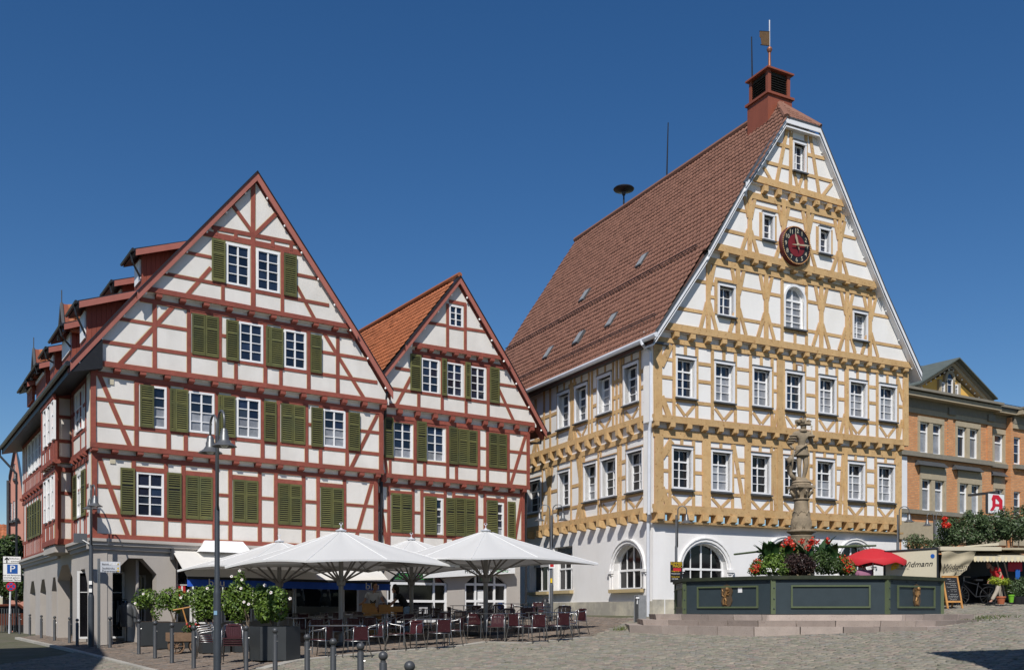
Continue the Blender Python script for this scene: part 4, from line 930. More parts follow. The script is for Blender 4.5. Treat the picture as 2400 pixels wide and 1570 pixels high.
# ---- top of the gable
h5=[th_window(K5,1856.6,1888,.38,.82,rows=(.33,.66),tr=None,cols=2)]
zhip=(TF.uz(1843,276,1.14).y+TF.uz(1921.5,300,1.14).y)/2
K5.wall(1757,1980,[(0,zhip-.1),inL,inR],h5)
f3=lambda x,y:(1680+x/3.313,30+y/3.313)
def b3(k,x1,y1,x2,y2,w,pr=None): K5.bpx(k,*f3(x1,y1),*f3(x2,y2),w,pr)
K5.rail(1765,1975,.07,.26,.06)
for q in ((545,905,460,1330),(575,905,570,1350),(692,930,690,1400),(722,950,795,1420)): b3('timber_post',*q,.15)
for q in ((465,1020,575,1050),(385,1162,572,1212),(695,1100,832,1135),(692,1258,890,1312),(585,1000,692,1020)): b3('timber_rail',*q,.13)
for q in ((362,1200,430,1318),(893,1328,815,1430),(597,1225,627,1370),(672,1245,630,1375)): b3('timber_brace',*q,.13)
for S in (K1,K2,K3,K4,K5): S.done()
# ---- clock
cc=TF.uz(1867.4,575.3,1.0);CR=45.8/F*TF.P(1867.4,575.3,1.0).y;cx=(TF.d,Vector((0,0,1)),TF.n)
mb=MB();mb.lathe([(CR,-.16),(CR,.0),(CR*.97,.03),(CR*.905,.03),(CR*.90,.02)],TF.W(cc.x,cc.y,.95),48,cx);ck=mb.build('clock',pm('clock_rim_red',(.10,.016,.015),.5),th)
mb=MB();mb.lathe([(CR*.905,0),(CR*.905,.012)],TF.W(cc.x,cc.y,.965),48,cx);mb.build('dial',M['black'],ck)
mb=MB();mb.lathe([(CR*.57,0),(CR*.57,.01)],TF.W(cc.x,cc.y,.98),40,cx);mb.build('dial_centre',pm('dial_red',(.17,.016,.02),.5),ck)
mb=MB()
for i in range(60):
    a=i*math.pi/30;mb.ball(TF.W(cc.x+CR*.945*math.cos(a),cc.y+CR*.945*math.sin(a),1.005),.03,5)
mb.build('rim_studs',M['gold'],ck,kind='stuff')
for n_ in range(1,13):
    a=math.radians(90-30*n_);text('numeral',str(n_),TF,cc.x+CR*.735*math.cos(a),cc.y+CR*.735*math.sin(a),.995,.25,M['cream_panel'],ck,sx=.95)
def hand(nm,deg,l0,l1,w):
    a=math.radians(90-deg);d=Vector((math.cos(a),math.sin(a)));e=Vector((-d.y,d.x));mb=MB();P=lambda q:TF.W(cc.x+q.x,cc.y+q.y,1.06)
    mb.prism([P(d*-l0-e*w*.3),P(d*l1*.6-e*w),P(d*l1),P(d*l1*.6+e*w),P(d*-l0+e*w*.3)],TF.n*.02);mb.build(nm,M['gold_hand'],ck)
M['gold_hand']=pm('pale_gilt_hands',(.42,.34,.24),.5,.15,6)
hand('hour_hand',342,.2,CR*.62,.055);hand('minute_hand',84,.3,CR*.88,.04)
mb=MB();mb.ball(TF.W(cc.x,cc.y,1.07),.07,8);mb.build('hub',M['gold_hand'],ck)
# ---- left side wall
L1=St(th,TL,.08,(1231.8,1249,-.1625),(1241.8,1098,-.325),OC,PW,M['mauve'])
L2=St(th,TL,.18,(1241.8,1076,-.333),(1260,933.6,-.43),OC,PW,M['mauve'])
v1=[(1235,1270,.3,.80),(1310,1337,.3,.80),(1369.6,1401,.3,.80),(1410,1447,.3,.80),(1470.5,1509,.3,.80)]
hs=[th_window(L1,*q,dep=.24,glassm=M['glass_dk'],lower=(2 if i==2 else None)) for i,q in enumerate(v1)]
L1.wall(1526,1222,[L2.bl(.02)],hs)
L1.rail(1526,1222,.04,.24,.06);L1.rail(1526,1222,.965,.2,.05)
for x0,x1,t0,t1 in v1:
    L1.post(x0-1.5,.11);L1.post(x1+2,.11);L1.rail(x0-2,x1+2,.83,.09);L1.rail(x0-2,x1+2,.25,.08)
for x0,x1 in ((1410,1447),(1470,1509)): vees(L1,x0,x1,.22)
for x in (1288,1362): mann(L1,x,.28,8,.93,.08,.66,.3,dxb=9)
L1.post(1518,.3,0,1,.06);L1.brace(1521,.9,1512,.6,.2);L1.brace(1521,.06,1513,.3,.2);L1.post(1455,.15)
for a,b in ((1270,1283),(1292,1310),(1340,1358),(1450,1470),(1509,1516)): 
    for t in (.5,.7) if a>1440 else (.55,): L1.rail(a,b,t,.13)
for a,b in ((1222,1310),(1337,1370),(1447,1470)): L1.rail(a,b,.25,.13)
v2=[(1308.5,1337,.33,.90),(1348.6,1378.7,.33,.90),(1402,1435.4,.33,.90),(1463,1498.9,.33,.90)]
hs=[th_window(L2,*q,dep=.24,lower=(3 if i==2 else None)) for i,q in enumerate(v2)]
z2=TL.uz(1500,820,.18).y+.3
L2.wall(1526,1222,[(0,z2)],hs)
L2.rail(1526,1222,.04,.22,.06);L2.rail(1526,1222,1.2,.3,.05)
for x0,x1,t0,t1 in v2:
    L2.post(x0-1.5,.11,0,1.2);L2.post(x1+2,.11,0,1.2);L2.rail(x0-2,x1+2,.935,.09);L2.rail(x0-2,x1+2,.275,.08);L2.post((x0+x1)/2,.1,.94,1.2)
for q in v2[1:]: vees(L2,q[0],q[1],.24)
mann(L2,1342.5,.26,7,1.0,.08,.66,.3,dxb=8);L2.post(1518,.3,0,1.2,.06);L2.post(1256,.2,0,1);L2.brace(1248,.06,1256,.35,.15);L2.brace(1264,.06,1257,.35,.15)
for x in (1276,1290,1388,1446,1455): L2.post(x,.14,0,1.1)
L2.brace(1523,1.05,1510,.75,.2);L2.brace(1522,.06,1511,.3,.2)
for a,b in ((1388,1402),(1437,1463),(1501,1516)):
    for t in (.5,.74): L2.rail(a,b,t,.13)
for a,b in ((1222,1308),(1380,1402),(1437,1463)): L2.rail(a,b,.28,.13)
L2.rail(1222,1308,.62,.13)
for S in (L1,L2): S.done()
zone(L1,L2,[1252,1272,1293,1313,1334,1356,1379,1402,1426,1452,1478,1504],.2,.24,None,.3,.0)
# ---- ground floor
zc=TF.uz(1544,1226,0).y;GP=M['plaster_gf']
Gf=St(th,TF,0,zline(TF,0,0.),zline(TF,0,zc),GP,GP);uT=lambda x:TF.uz(x,1350,0).x
arches=[];
for xa,xb,yt,ys,zb in ((1600,1704,1272,1335,None),(1802,1872,1268,1325,None),(1968,2040,1273,1325,None)):
    a,b=uT(xa),uT(xb);zt=TF.uz((xa+xb)/2,yt,0).y;arches.append((a,b,TF.uz(xa,1392,0).y if xa==1600 else 1.9,zt))
gtop=pxl(TF,0,1544,1224,2098,1251)
Gf.wall(1531,2108,[gtop],arches,zb=(0,.6),name='ground_floor_wall',th=.55)
for i,r in enumerate(arches):
    zs=r[3]-(r[1]-r[0])/2*.92;arch_fill(th,TF,0,r,zs,GP,.5);arch_ring(th,TF,0,r,zs,.12,.05,GP,grow=.05);arch_ring(th,TF,0,r,zs,.05,.09,GP,grow=.17,nm='arch_moulding')
    arch_window(th,TF,0,r,zs,.3,4,(),2,M['glass_dk'])
    for e in (r[0]-.16,r[1]+.16):
        mb=MB();mb.wbox(TF,e-.16,e+.16,zs-.12,zs,-.01,.13);mb.wbox(TF,e-.13,e+.13,zs-.2,zs-.12,-.01,.09);mb.build('impost',GP,th)
zcl=TL.uz(1500,1212,0).y
Gl=St(th,TL,0,zline(TL,0,0.),zline(TL,0,zcl),GP,GP);uL_=lambda x:TL.uz(x,1350,0).x
ra=(uL_(1507),uL_(1438),TL.uz(1470,1380,0).y,TL.uz(1470,1276,0).y);ra=(min(ra[0],ra[1]),max(ra[0],ra[1]),ra[2],ra[3])
rw=[]
for a,b,y0,y1 in ((1241.6,1287.7,1387,1283),(1298,1341.6,1384,1278)): rw.append((min(uL_(a),uL_(b)),max(uL_(a),uL_(b)),TL.uz(a,y0,0).y,TL.uz(b,y1,0).y))
Gl.wall(1531,1205,[(0,zcl+.35)],[ra]+rw,zb=(0,.6),name='ground_floor_wall',th=.55)
zs=ra[3]-(ra[1]-ra[0])/2*.92;arch_fill(th,TL,0,ra,zs,GP,.5);arch_ring(th,TL,0,ra,zs,.12,.05,GP,grow=.05);arch_ring(th,TL,0,ra,zs,.05,.09,GP,grow=.17,nm='arch_moulding');arch_window(th,TL,0,ra,zs,.32,4,(),2,M['glass_dk'])
for e in (ra[0]-.16,ra[1]+.16):
    mb=MB();mb.wbox(TL,e-.16,e+.16,zs-.12,zs,-.01,.13);mb.wbox(TL,e-.13,e+.13,zs-.2,zs-.12,-.01,.09);mb.build('impost',GP,th)
M['ochre_sill']=pm('ochre_stone_sill',(.46,.36,.20),.8,.1,5,.2)
for r in [ra]+rw:
    mb=MB();mb.wbox(TL,r[0]-.1,r[1]+.1,r[2]-.14,r[2],-.3,.2);mb.build('sill',M['ochre_sill'],th)
for i,r in enumerate(rw):
    window(th,TL,-.27,r,3,[.5] if i else [],dep=.05,glassm=M['glass_dk'],tr=1)
    mb=MB();hh=(r[3]-r[2])*(.42 if i==0 else .16);n=int(hh/.07)
    for k in range(n): mb.wbox(TL,r[0]+.03,r[1]-.03,r[3]-hh+k*.07,r[3]-hh+k*.07+.06,-.24,-.20-.005*(k%2))
    mb.build('roller_shutter',M['lace'] if i==0 else M['slate'],th)
mb=MB();zp=TL.uz(1320,1411,0).y;mb.wbox(TL,-.03,uL_(1205),.6,zp,-.02,.035);mb.build('plinth',M['plinth'],th)
mb=MB();zp2=TF.uz(1560,1404,0).y;mb.wbox(TF,-.03,arches[0][0]-.1,.6,zp2,-.02,.03);mb.build('plinth',M['plinth'],th)
# string course and corbels below the first floor
mb=MB();mb.hexa([TF.W(-.1,gtop[1]+gtop[0]*-.1-.02,.26),TF.W(uT(2106),gtop[0]*uT(2106)+gtop[1]-.02,.26),TF.W(uT(2106),gtop[0]*uT(2106)+gtop[1]-.02,-.02),TF.W(-.1,gtop[1]-.02,-.02),TF.W(-.1,gtop[1]+.06,.28),TF.W(uT(2106),gtop[0]*uT(2106)+gtop[1]+.06,.28),TF.W(uT(2106),gtop[0]*uT(2106)+gtop[1]+.06,-.02),TF.W(-.1,gtop[1]+.06,-.02)]);mb.build('string_course',OC,th)
for px in [1545+ (2096-1545)*q/18. for q in range(19)]:
    uu=TF.uz(1545,1200,.22).x+(TF.uz(2098,1220,.22).x-TF.uz(1545,1200,.22).x)*(px-1545)/551;zz=K1.bl(0);z1=zz[0]*uu+zz[1]
    joist(th,TF,0,uu,z1-.32,z1-.004,.3,.36,OC,.25)
for q in range(15):
    uu=.35+q*.82;zz=L1.bl(0);z1=zz[0]*uu+zz[1];joist(th,TL,0,uu,z1-.32,z1-.004,.24,.34,OC,.2)
# ---- roof
UL=TB;Pe=TF.W(ve.x,ve.y,.86);Pr=TF.W(vr.x,vr.y,.86);Vl=(Pr-Pe);lvL=Vl.length;Vl.normalize()
Lr=solve(TF.W(vr.x,vr.y,1.14),TB,1361);Ll=Lr+.3
Per=TF.W(ver.x,ver.y,.86);Vr=(Pr-Per);lvR=Vr.length;Vr.normalize()
sH=solve(TF.W(vr.x,vr.y,1.14),TB,1831)+.1;zA=zhip
def offz(z): return .86 if z<TF.uz(1663,584,1).y else (1.0 if z<TF.uz(1751,420,1).y else 1.14)
def clipL(p):
    o=(p-TF.p).dot(TF.n)
    if o>offz(p.z)+.02: return False
    if p.z>zA:
        return 1.14-o > sH*.97*(p.z-zA)/(vr.y-zA)
    return True
P0=Pe-TB*.4
for Pq,Vq,lq,sg in ((Pe,Vl,lvL,1),(Per,Vr,lvR,-1)):
    mb=MB();N=Vector((0,0,-.12));o0=Pq+TB*.05;cut=(zA-Pq.z)/Vq.z;b1=Pq+Vq*cut;top=Pq+Vq*lq+TB*(sH-.2)
    mb.prism([o0+N,Pq+TB*Ll+N,Pq+Vq*lq+TB*Ll+N,top+N,b1+TB*.05+N],(0,0,-.12));mb.build('roof_slab',M['roof_under'],th)
Nl=TB.cross(Vl).normalized();Nl=Nl if Nl.z>0 else -Nl
tile_field(th,P0,TB,Vl,Ll+.4,lvL,.235,.335,M['tile_brown'],300,clip=clipL)
Hh=Pr+TB*(sH-.28);Ah=TF.W(va.x,va.y+.02,1.16);Bh=TF.uz(1921.5,300,1.14);Bh=TF.W(Bh.x,Bh.y+.02,1.16)
mb=MB();mb.add([Ah-Vector((0,0,.06)),Bh-Vector((0,0,.06)),Hh-Vector((0,0,.06))],[(0,1,2)]);mb.build('hip_slab',M['roof_under'],th)
Uh=(Bh-Ah).normalized();mid=Hh-Ah;Vh=(mid-Uh*mid.dot(Uh));lh=Vh.length;Vh.normalize();wh=(Bh-Ah).length;ch=mid.dot(Uh)
def clipH(p):
    q=p-Ah;a,b=q.dot(Uh),q.dot(Vh);return b<lh and a>ch*b/lh-.05 and a<wh-(wh-ch)*b/lh+.05
hipo=thing_dummy=th
tile_field(th,Ah,Uh,Vh,wh+.2,lh,.235,.335,M['tile_brown'],60,clip=clipH)
mb=MB();mb.tube([Ah,Hh],.13,8);mb.tube([Bh,Hh],.13,8);mb.tube([Hh+Vector((0,0,.05)),Pr+TB*Ll+Vector((0,0,.05))],.15,8);mb.build('ridge_tiles',M['tile_brown'],th)
# verges: white boards in three steps, white soffit, bulbs
def vline(a,b,o,right=False):
    p,q=TF.P(*a,o),TF.P(*b,o);n=TF.n
    mb=MB();boardbeam(mb,p+n*.03,q+n*.03,.21,n,.05);mb.build('barge_board',M['white_blue'],th)
    mb=MB();z=Vector((0,0,-.3));boardbeam(mb,p+z-n*.0,q+z-n*.0,.06,n,.62);mb.build('verge_soffit',M['white_blue'],th)
    mb=MB();up=Vector((0,0,.05));mb.hexa([p+n*.06,q+n*.06,q-n*.15,p-n*.15,p+n*.06+up,q+n*.06+up,q-n*.15+up,p-n*.15+up]);mb.build('verge_flashing',M['slate'],th)
    L=(q-p).length;k=max(2,int(L/1.1))
    for i in range(k):
        c=p+(q-p)*((i+.5)/k)+Vector((0,0,-.41))-n*.2;mb=MB();mb.ball(c,.04,6);mb.build('bulb',M['bulb'],th)
for a,b,o in (((1533,786),(1664,584),.86),((1661,586),(1751.5,422),1.0),((1748.5,426),(1843,276),1.14),((1843,276),(1921.5,300),1.14),((1921.5,300),(1995,483),1.14),((1993,480),(2072,674),1.0),((2070,670),(2160,873),.86)): vline(a,b,o)
mb=MB();e=Pe+Vector((0,0,-.03))-TF.d*.1;mb.tube([e-TB*.35,e+TB*Ll],.1,8);gt_=mb.build('gutter',M['zinc'],th)
mb=MB();z=Vector((0,0,-.15));a=Pe+z;mb.hexa([a+TB*.3,a+TB*Ll,a+TB*Ll+TF.d*.95+z*.0,a+TB*.3+TF.d*.95,a+TB*.3-z*.6,a+TB*Ll-z*.6,a+TB*Ll+TF.d*.95-z*.6,a+TB*.3+TF.d*.95-z*.6]);mb.build('eaves_soffit',M['slate'],th)
q=lambda x,y,o=.32:TL.P(x,y,o)
mb=MB();mb.tube([q(1503,797,.75),q(1505,806,.75),q(1516,818,.4),q(1525,824),q(1526,835),q(1525.5,985),q(1522,1010),q(1521,1205),q(1519,1225,.2),q(1519,1452,.12)],.065,8);mb.build('downpipe',M['zinc'],th)
def on_roof(px,py,dz=.0):
    r=Vector(((px-CX)/F,1,(HY-py)/F));t=((Pe-Vector((0,0,EYE))).dot(Nl)+dz)/r.dot(Nl);return Vector((0,0,EYE))+r*t
for px,py in ((1505,611),(1371,693),(1434,751),(1357,792),(1286,827)):
    c=on_roof(px,py,.06);mb=MB();mb.box(c,.5,.75,.14,ax=(TB,Vl,Nl));sk=mb.build('roof_window',M['slate'],th)
    mb=MB();mb.box(c+Nl*.075,.4,.62,.015,ax=(TB,Vl,Nl));mb.build('pane',M['zinc_dk'],sk)
for f_ in (.09,.36):
    mb=MB();b=Pe+Vl*(lvL*f_)+Nl*.11
    mb.tube([b+TB*.6,b+TB*(Ll-.6)],.018,5);mb.tube([b+TB*.6+Nl*.09,b+TB*(Ll-.6)+Nl*.09],.018,5)
    x=.8
    while x<Ll-.6: mb.tube([b+TB*x-Nl*.1,b+TB*x+Nl*.12],.014,4);x+=.8
    mb.build('snow_guard',M['dark_metal'],th)
# ---- bell turret
ts=solve(TF.W(vr.x,vr.y,.86),TB,1803.5);tc=TF.W(vr.x,vr.y,.86)+TB*ts;k=tc.y/F
zof=lambda y:EYE+(HY-y)*k
mb=MB();ax=lambda a:(TF.d,TB,Vector((0,0,1)))
wA=1.34;tw=lambda z0,z1,w,m,nm,par:None
def blk(z0,z1,w,nm,m,par): 
    q=MB();q.box(Vector((tc.x,tc.y,(z0+z1)/2)),w,w,z1-z0,ax=ax(0));return q.build(nm,m,par)
zb,z1_,z2_,z3_=vr.y-2.2,zof(245),zof(226),zof(187)
tur=blk(zb,z1_,wA,'bell_turret',M['oxblood'],th);blk(z1_,z1_+.1,wA+.16,'cornice',M['oxblood'],tur)
blk(z1_+.1,z3_,wA-.3,'bell_chamber',M['louvre'],tur)
for sx in (-1,1):
    for sy in (-1,1):
        q=MB();c=tc+TF.d*sx*(wA-.26)/2+TB*sy*(wA-.26)/2;q.box(Vector((c.x,c.y,(z1_+.1+z3_)/2)),.16,.16,z3_-z1_-.1,ax=ax(0));q.build('corner_post',M['oxblood'],tur)
for side in (0,1):
    for k2 in range(8):
        z=z1_+.2+k2*(z3_-z1_-.25)/8;q=MB()
        nn=(-TB if side==0 else -TF.d);uu=(TF.d if side==0 else TB);c=tc+nn*(wA-.25)/2;c=Vector((c.x,c.y,z))
        a=(uu,(nn+Vector((0,0,-.8))).normalized(),(nn*.8+Vector((0,0,1))).normalized());q.box(c,wA-.48,.16,.02,ax=a);q.build('louvre',M['louvre'],tur)
q=MB();W2=wA/2+.07;cs=[tc+TF.d*a*W2+TB*b*W2 for a,b in ((-1,-1),(1,-1),(1,1),(-1,1))];cs=[Vector((c.x,c.y,z3_)) for c in cs];ap=Vector((tc.x,tc.y,zof(158)));up=Vector((0,0,.07))
q.add(cs+[c+up for c in cs]+[ap],[(3,2,1,0),(0,1,5,4),(1,2,6,5),(2,3,7,6),(3,0,4,7),(4,5,8),(5,6,8),(6,7,8),(7,4,8)]);q.build('turret_roof',M['oxblood'],tur)
q=MB();q.lathe([(.07,0),(.06,.35),(.05,.7),(.09,.76),(.12,.84),(.09,.92),(.03,.97)],ap-Vector((0,0,.1)),12);q.build('finial',M['copper'],tur)
q=MB();zt=zof(48);q.tube([ap+Vector((0,0,.7)),Vector((tc.x,tc.y,zt))],.025,6);vn=q.build('weather_vane',M['zinc'],tur)
q=MB();fd=(-TF.d*.85-TB*.2).normalized();a=Vector((tc.x,tc.y,zof(76)));b=Vector((tc.x,tc.y,zof(108)));e=fd*.72
q.prism([a,b,b+e*.82+Vector((0,0,-.18)),b+e*.9+Vector((0,0,.08)),b+e*1.02+Vector((0,0,.1)),a+e+Vector((0,0,-.25))],TF.n*.015);q.build('flag',M['gold'],vn)
q=MB();q.tube([a+Vector((0,0,.02)),a+e*1.02+Vector((0,0,-.24))],.02,5);q.tube([b,b+e*.9+Vector((0,0,-.2))],.02,5);q.build('flag_rods',M['dark_metal'],vn)
def mast(px,y0,y1,r,nm,par,dx=0):
    s=solve(TF.W(vr.x,vr.y,.86),TB,px);c=TF.W(vr.x,vr.y,.86)+TB*s;kk=c.y/F;q=MB();z0=min(EYE+(HY-y0)*kk,vr.y);q.tube([Vector((c.x,c.y,z0)),Vector((c.x+dx*kk,c.y,EYE+(HY-y1)*kk))],[r,r*.6],6);return q.build(nm,M['dark_metal'],par),c,kk
mast(1764.5,200,87,.045,'lightning_rod',th,-3);mast(1562,445,288,.045,'antenna_mast',th,4)
sir,c,kk=mast(1462,520,455,.07,'siren',th)
q=MB();zs_=EYE+(HY-447)*kk;q.lathe([(.08,-.25),(.12,-.08),(.52,.02),(.56,.07),(.5,.14),(.25,.22),(.0,.24)],Vector((c.x,c.y,zs_)),24);fix(q.build('siren_hood',M['dark_metal'],sir))
# ================================================================ GROUND
def simple(name,v,f,mat,parent=None,kind=None,tint=None,smooth=False):
    me=bpy.data.meshes.new(name);me.from_pydata(v,[],f);me.materials.append(mat)
    if tint is not None:
        a=me.attributes.new('tint','FLOAT','FACE');a.data.foreach_set('value',tint)
    if smooth: me.polygons.foreach_set('use_smooth',[True]*len(me.polygons))
    o=bpy.data.objects.new(name,me);COL.objects.link(o)
    if parent: o.parent=parent;ORG[o.name]=ORG[parent.name]
    else: ORG[o.name]=Vector((0,0,0))
    if kind: o['kind']=kind
    return o
M['ground']=pm('moss_and_grit_joints',(.115,.105,.075),1,.25,3,.5,25,col2=(.075,.085,.04),amt2=.8,thr=.5)
M['sett']=pm('worn_setts',(.262,.23,.188),.85,.14,2.2,.35,35,tint=.17,orand=0,col2=(.215,.205,.158),amt2=.45,thr=.5)
M['sett_brown']=pm('brown_pavers',(.19,.155,.125),.85,.14,2.2,.3,35,tint=.2,col2=(.15,.125,.10),amt2=.6)
M['kerb']=pm('kerb_stone',(.36,.34,.30),.85,.12,4,.3,40,orand=.1)
for k_,cols_ in (('sett',((.31,.268,.215),(.255,.238,.19),(.215,.212,.158),(.285,.228,.195),(.235,.225,.2))),('sett_brown',((.225,.175,.14),(.185,.15,.122),(.205,.155,.118),(.16,.14,.122)))):
    t_=M[k_].node_tree;hs_=[n for n in t_.nodes if n.type=='HUE_SAT'][0];fr_=[n for n in t_.nodes if n.type=='MATH' and n.operation=='FRACT'][0];rp=t_.nodes.new('ShaderNodeValToRGB');rp.color_ramp.interpolation='CONSTANT';dk_=.80 if k_=='sett' else .9
    m2_=t_.nodes.new('ShaderNodeMath');m2_.operation='MULTIPLY';m2_.inputs[1].default_value=7.31;f2_=t_.nodes.new('ShaderNodeMath');f2_.operation='FRACT';t_.links.new(fr_.outputs[0],m2_.inputs[0]);t_.links.new(m2_.outputs[0],f2_.inputs[0]);t_.links.new(f2_.outputs[0],rp.inputs[0])
    e_=rp.color_ramp.elements
    while len(e_)<len(cols_): e_.new(.5)
    for i_,c_ in enumerate(cols_): e_[i_].position=i_/len(cols_);e_[i_].color=(c_[0]*dk_,c_[1]*dk_,c_[2]*dk_,1)
    mx_=[n for n in t_.nodes if n.type=='MIX'][0];t_.links.new(rp.outputs[0],mx_.inputs[6])
xs=np.concatenate([np.linspace(-400,-30,12),np.linspace(-28,28,71),np.linspace(30,400,12)]);ys=np.concatenate([np.linspace(-300,-4,10),np.linspace(-2,60,78),np.linspace(64,900,14)])
XX,YY=np.meshgrid(xs,ys);ZZ=gzn(XX,YY)-.05;nx=len(xs);ny=len(ys)
vs=np.stack([XX,YY,ZZ],-1).reshape(-1,3).tolist();fs=[(j*nx+i,j*nx+i+1,(j+1)*nx+i+1,(j+1)*nx+i) for j in range(ny-1) for i in range(nx-1)]
ground=simple('ground',vs,fs,M['ground'],kind='structure',smooth=True)
kpx=[(40,1494),(58,1498),(171,1523),(342,1567)]
kerb=[gp(*p) for p in kpx];kerb.append(kerb[-1]+(kerb[-1]-kerb[-2])*.5)
cafe=[gp(610,1566),gp(652,1556),gp(690,1547),gp(800,1535),gp(930,1524),gp(1080,1512),gp(1140,1503),gp(1230,1506),gp(1380,1492)]
brown=[(p.x,p.y) for p in kerb]+[(cafe[0].x-1.2,cafe[0].y-1.2)]+[(p.x,p.y) for p in cafe]+[(4.5,37),(1.5,44),(-6,46),(-24,60)]
def inpoly(x,y,poly):
    c=np.zeros(x.shape,bool);n=len(poly)
    for i in range(n):
        x1,y1=poly[i];x2,y2=poly[(i+1)%n]
        t=((y1>y)!=(y2>y))&(x<(x2-x1)*(y-y1)/((y2-y1) if y2!=y1 else 1e-9)+x1);c^=t
    return c
def setts(name,stuffname,region,sx,sy,ang,mat,seed,nind,excl=None):
    """every sett its own little block with worn, rounded top edge"""
    rng=np.random.default_rng(seed);ca,sa=math.cos(ang),math.sin(ang)
    x0,x1,y0,y1=region;R=max(x1-x0,y1-y0)*.75;cx_,cy_=(x0+x1)/2,(y0+y1)/2
    nr=int(2*R/sy);nc=int(2*R/sx);J,I=np.meshgrid(np.arange(nr),np.arange(nc),indexing='ij')
    jit=rng.uniform(-.22,.22,(nr,nc))*sx;u=(I-nc/2)*sx+(J%2)*sx*.5+jit;v=(J-nr/2)*sy+rng.uniform(-.012,.012,(nr,nc))+.05*np.sin(u*.8+J*.05)
    X=cx_+u*ca-v*sa;Y=cy_+u*sa+v*ca
    wid=sx*rng.uniform(.72,.94,(nr,nc));dep=sy*rng.uniform(.78,.93,(nr,nc))
    px=CX+F*X/np.maximum(Y,.1);py=HY-F*(gzn(X,Y)-EYE)/np.maximum(Y,.1)
    ok=(X>x0)&(X<x1)&(Y>y0)&(Y<y1)&(px>-60)&(px<2460)&(py<1600)
    inb=inpoly(X,Y,brown);ok&=(inb if excl=='in' else ~inb)
    X,Y,wid,dep=X[ok],Y[ok],wid[ok],dep[ok];n=len(X);o=np.argsort(Y);X,Y,wid,dep=X[o],Y[o],wid[o],dep[o]
    h=rng.uniform(-.004,.009,n);tx=rng.uniform(-.03,.03,n);ty=rng.uniform(-.03,.03,n)
    e=1e-2;Z=gzn(X,Y);gx=(gzn(X+e,Y)-Z)/e+tx;gy=(gzn(X,Y+e)-Z)/e+ty
    V8=[]
    for (a,b,k,dz) in ((-1,-1,1,-.045),(1,-1,1,-.045),(1,1,1,-.045),(-1,1,1,-.045),(-1,-1,.99,-.012),(1,-1,.99,-.012),(1,1,.99,-.012),(-1,1,.99,-.012),(-1,-1,.80,0),(1,-1,.80,0),(1,1,.80,0),(-1,1,.80,0)):
        du=a*wid/2*k+rng.uniform(-.006,.006,n);dv=b*dep/2*k+rng.uniform(-.004,.004,n);dx=du*ca-dv*sa;dy=du*sa+dv*ca
        V8.append(np.stack([X+dx,Y+dy,Z+h+dz+gx*dx+gy*dy],-1))
    Vv=np.stack(V8,1)
    F_=np.array([(0,1,5,4),(1,2,6,5),(2,3,7,6),(3,0,4,7),(4,5,9,8),(5,6,10,9),(6,7,11,10),(7,4,8,11),(8,9,10,11)])
    for k in range(min(nind,n)):
        simple(name,Vv[k].tolist(),F_.tolist(),mat,ground,tint=[float(rng.uniform())]*9)
    m=n-nind
    if m>0:
        f=(F_[None]+(np.arange(m)*12)[:,None,None]).reshape(-1,4)
        simple(stuffname,Vv[nind:].reshape(-1,3).tolist(),f.tolist(),mat,ground,kind='stuff',tint=np.repeat(rng.uniform(0,1,m),9))
    return n
n1=setts('cobblestone','cobblestones',(-13,19,15.5,38),.205,.125,math.radians(4),M['sett'],5,300,'out')
n2=setts('paving_brick','paving_bricks',(-24,5,21,44),.21,.11,math.radians(33),M['sett_brown'],6,300,'in')
# kerb of long stones between lane and pavement
for a,b in zip(kerb,kerb[1:]):
    L=(b-a).length;k=max(1,int(L/.9));d=(b-a)/k;t=Vector((d.x,d.y,0)).normalized();nrm=Vector((-t.y,t.x,0))
    for i in range(k):
        p=a+d*i;q=p+d*.985;mb=MB();up=Vector((0,0,.03));dn=Vector((0,0,-.1))
        mb.hexa([p-nrm*.09+dn,q-nrm*.09+dn,q+nrm*.09+dn,p+nrm*.09+dn,p-nrm*.08+up,q-nrm*.08+up,q+nrm*.08+up,p+nrm*.08+up]);o=mb.build('kerb_stone',M['kerb'],ground)
for a,b in zip(cafe,cafe[1:]):
    L=(b-a).length;k=max(1,int(L/.8));d=(b-a)/k;t=Vector((d.x,d.y,0)).normalized();nrm=Vector((-t.y,t.x,0))
    for i in range(k):
        p=a+d*i;q=p+d*.98;p=Vector((p.x,p.y,gz(p.x,p.y)));q=Vector((q.x,q.y,gz(q.x,q.y)));mb=MB();up=Vector((0,0,.012));dn=Vector((0,0,-.1))
        mb.hexa([p-nrm*.14+dn,q-nrm*.14+dn,q+nrm*.14+dn,p+nrm*.14+dn,p-nrm*.14+up,q-nrm*.14+up,q+nrm*.14+up,p+nrm*.14+up]);mb.build('edging_stone',M['kerb'],ground)
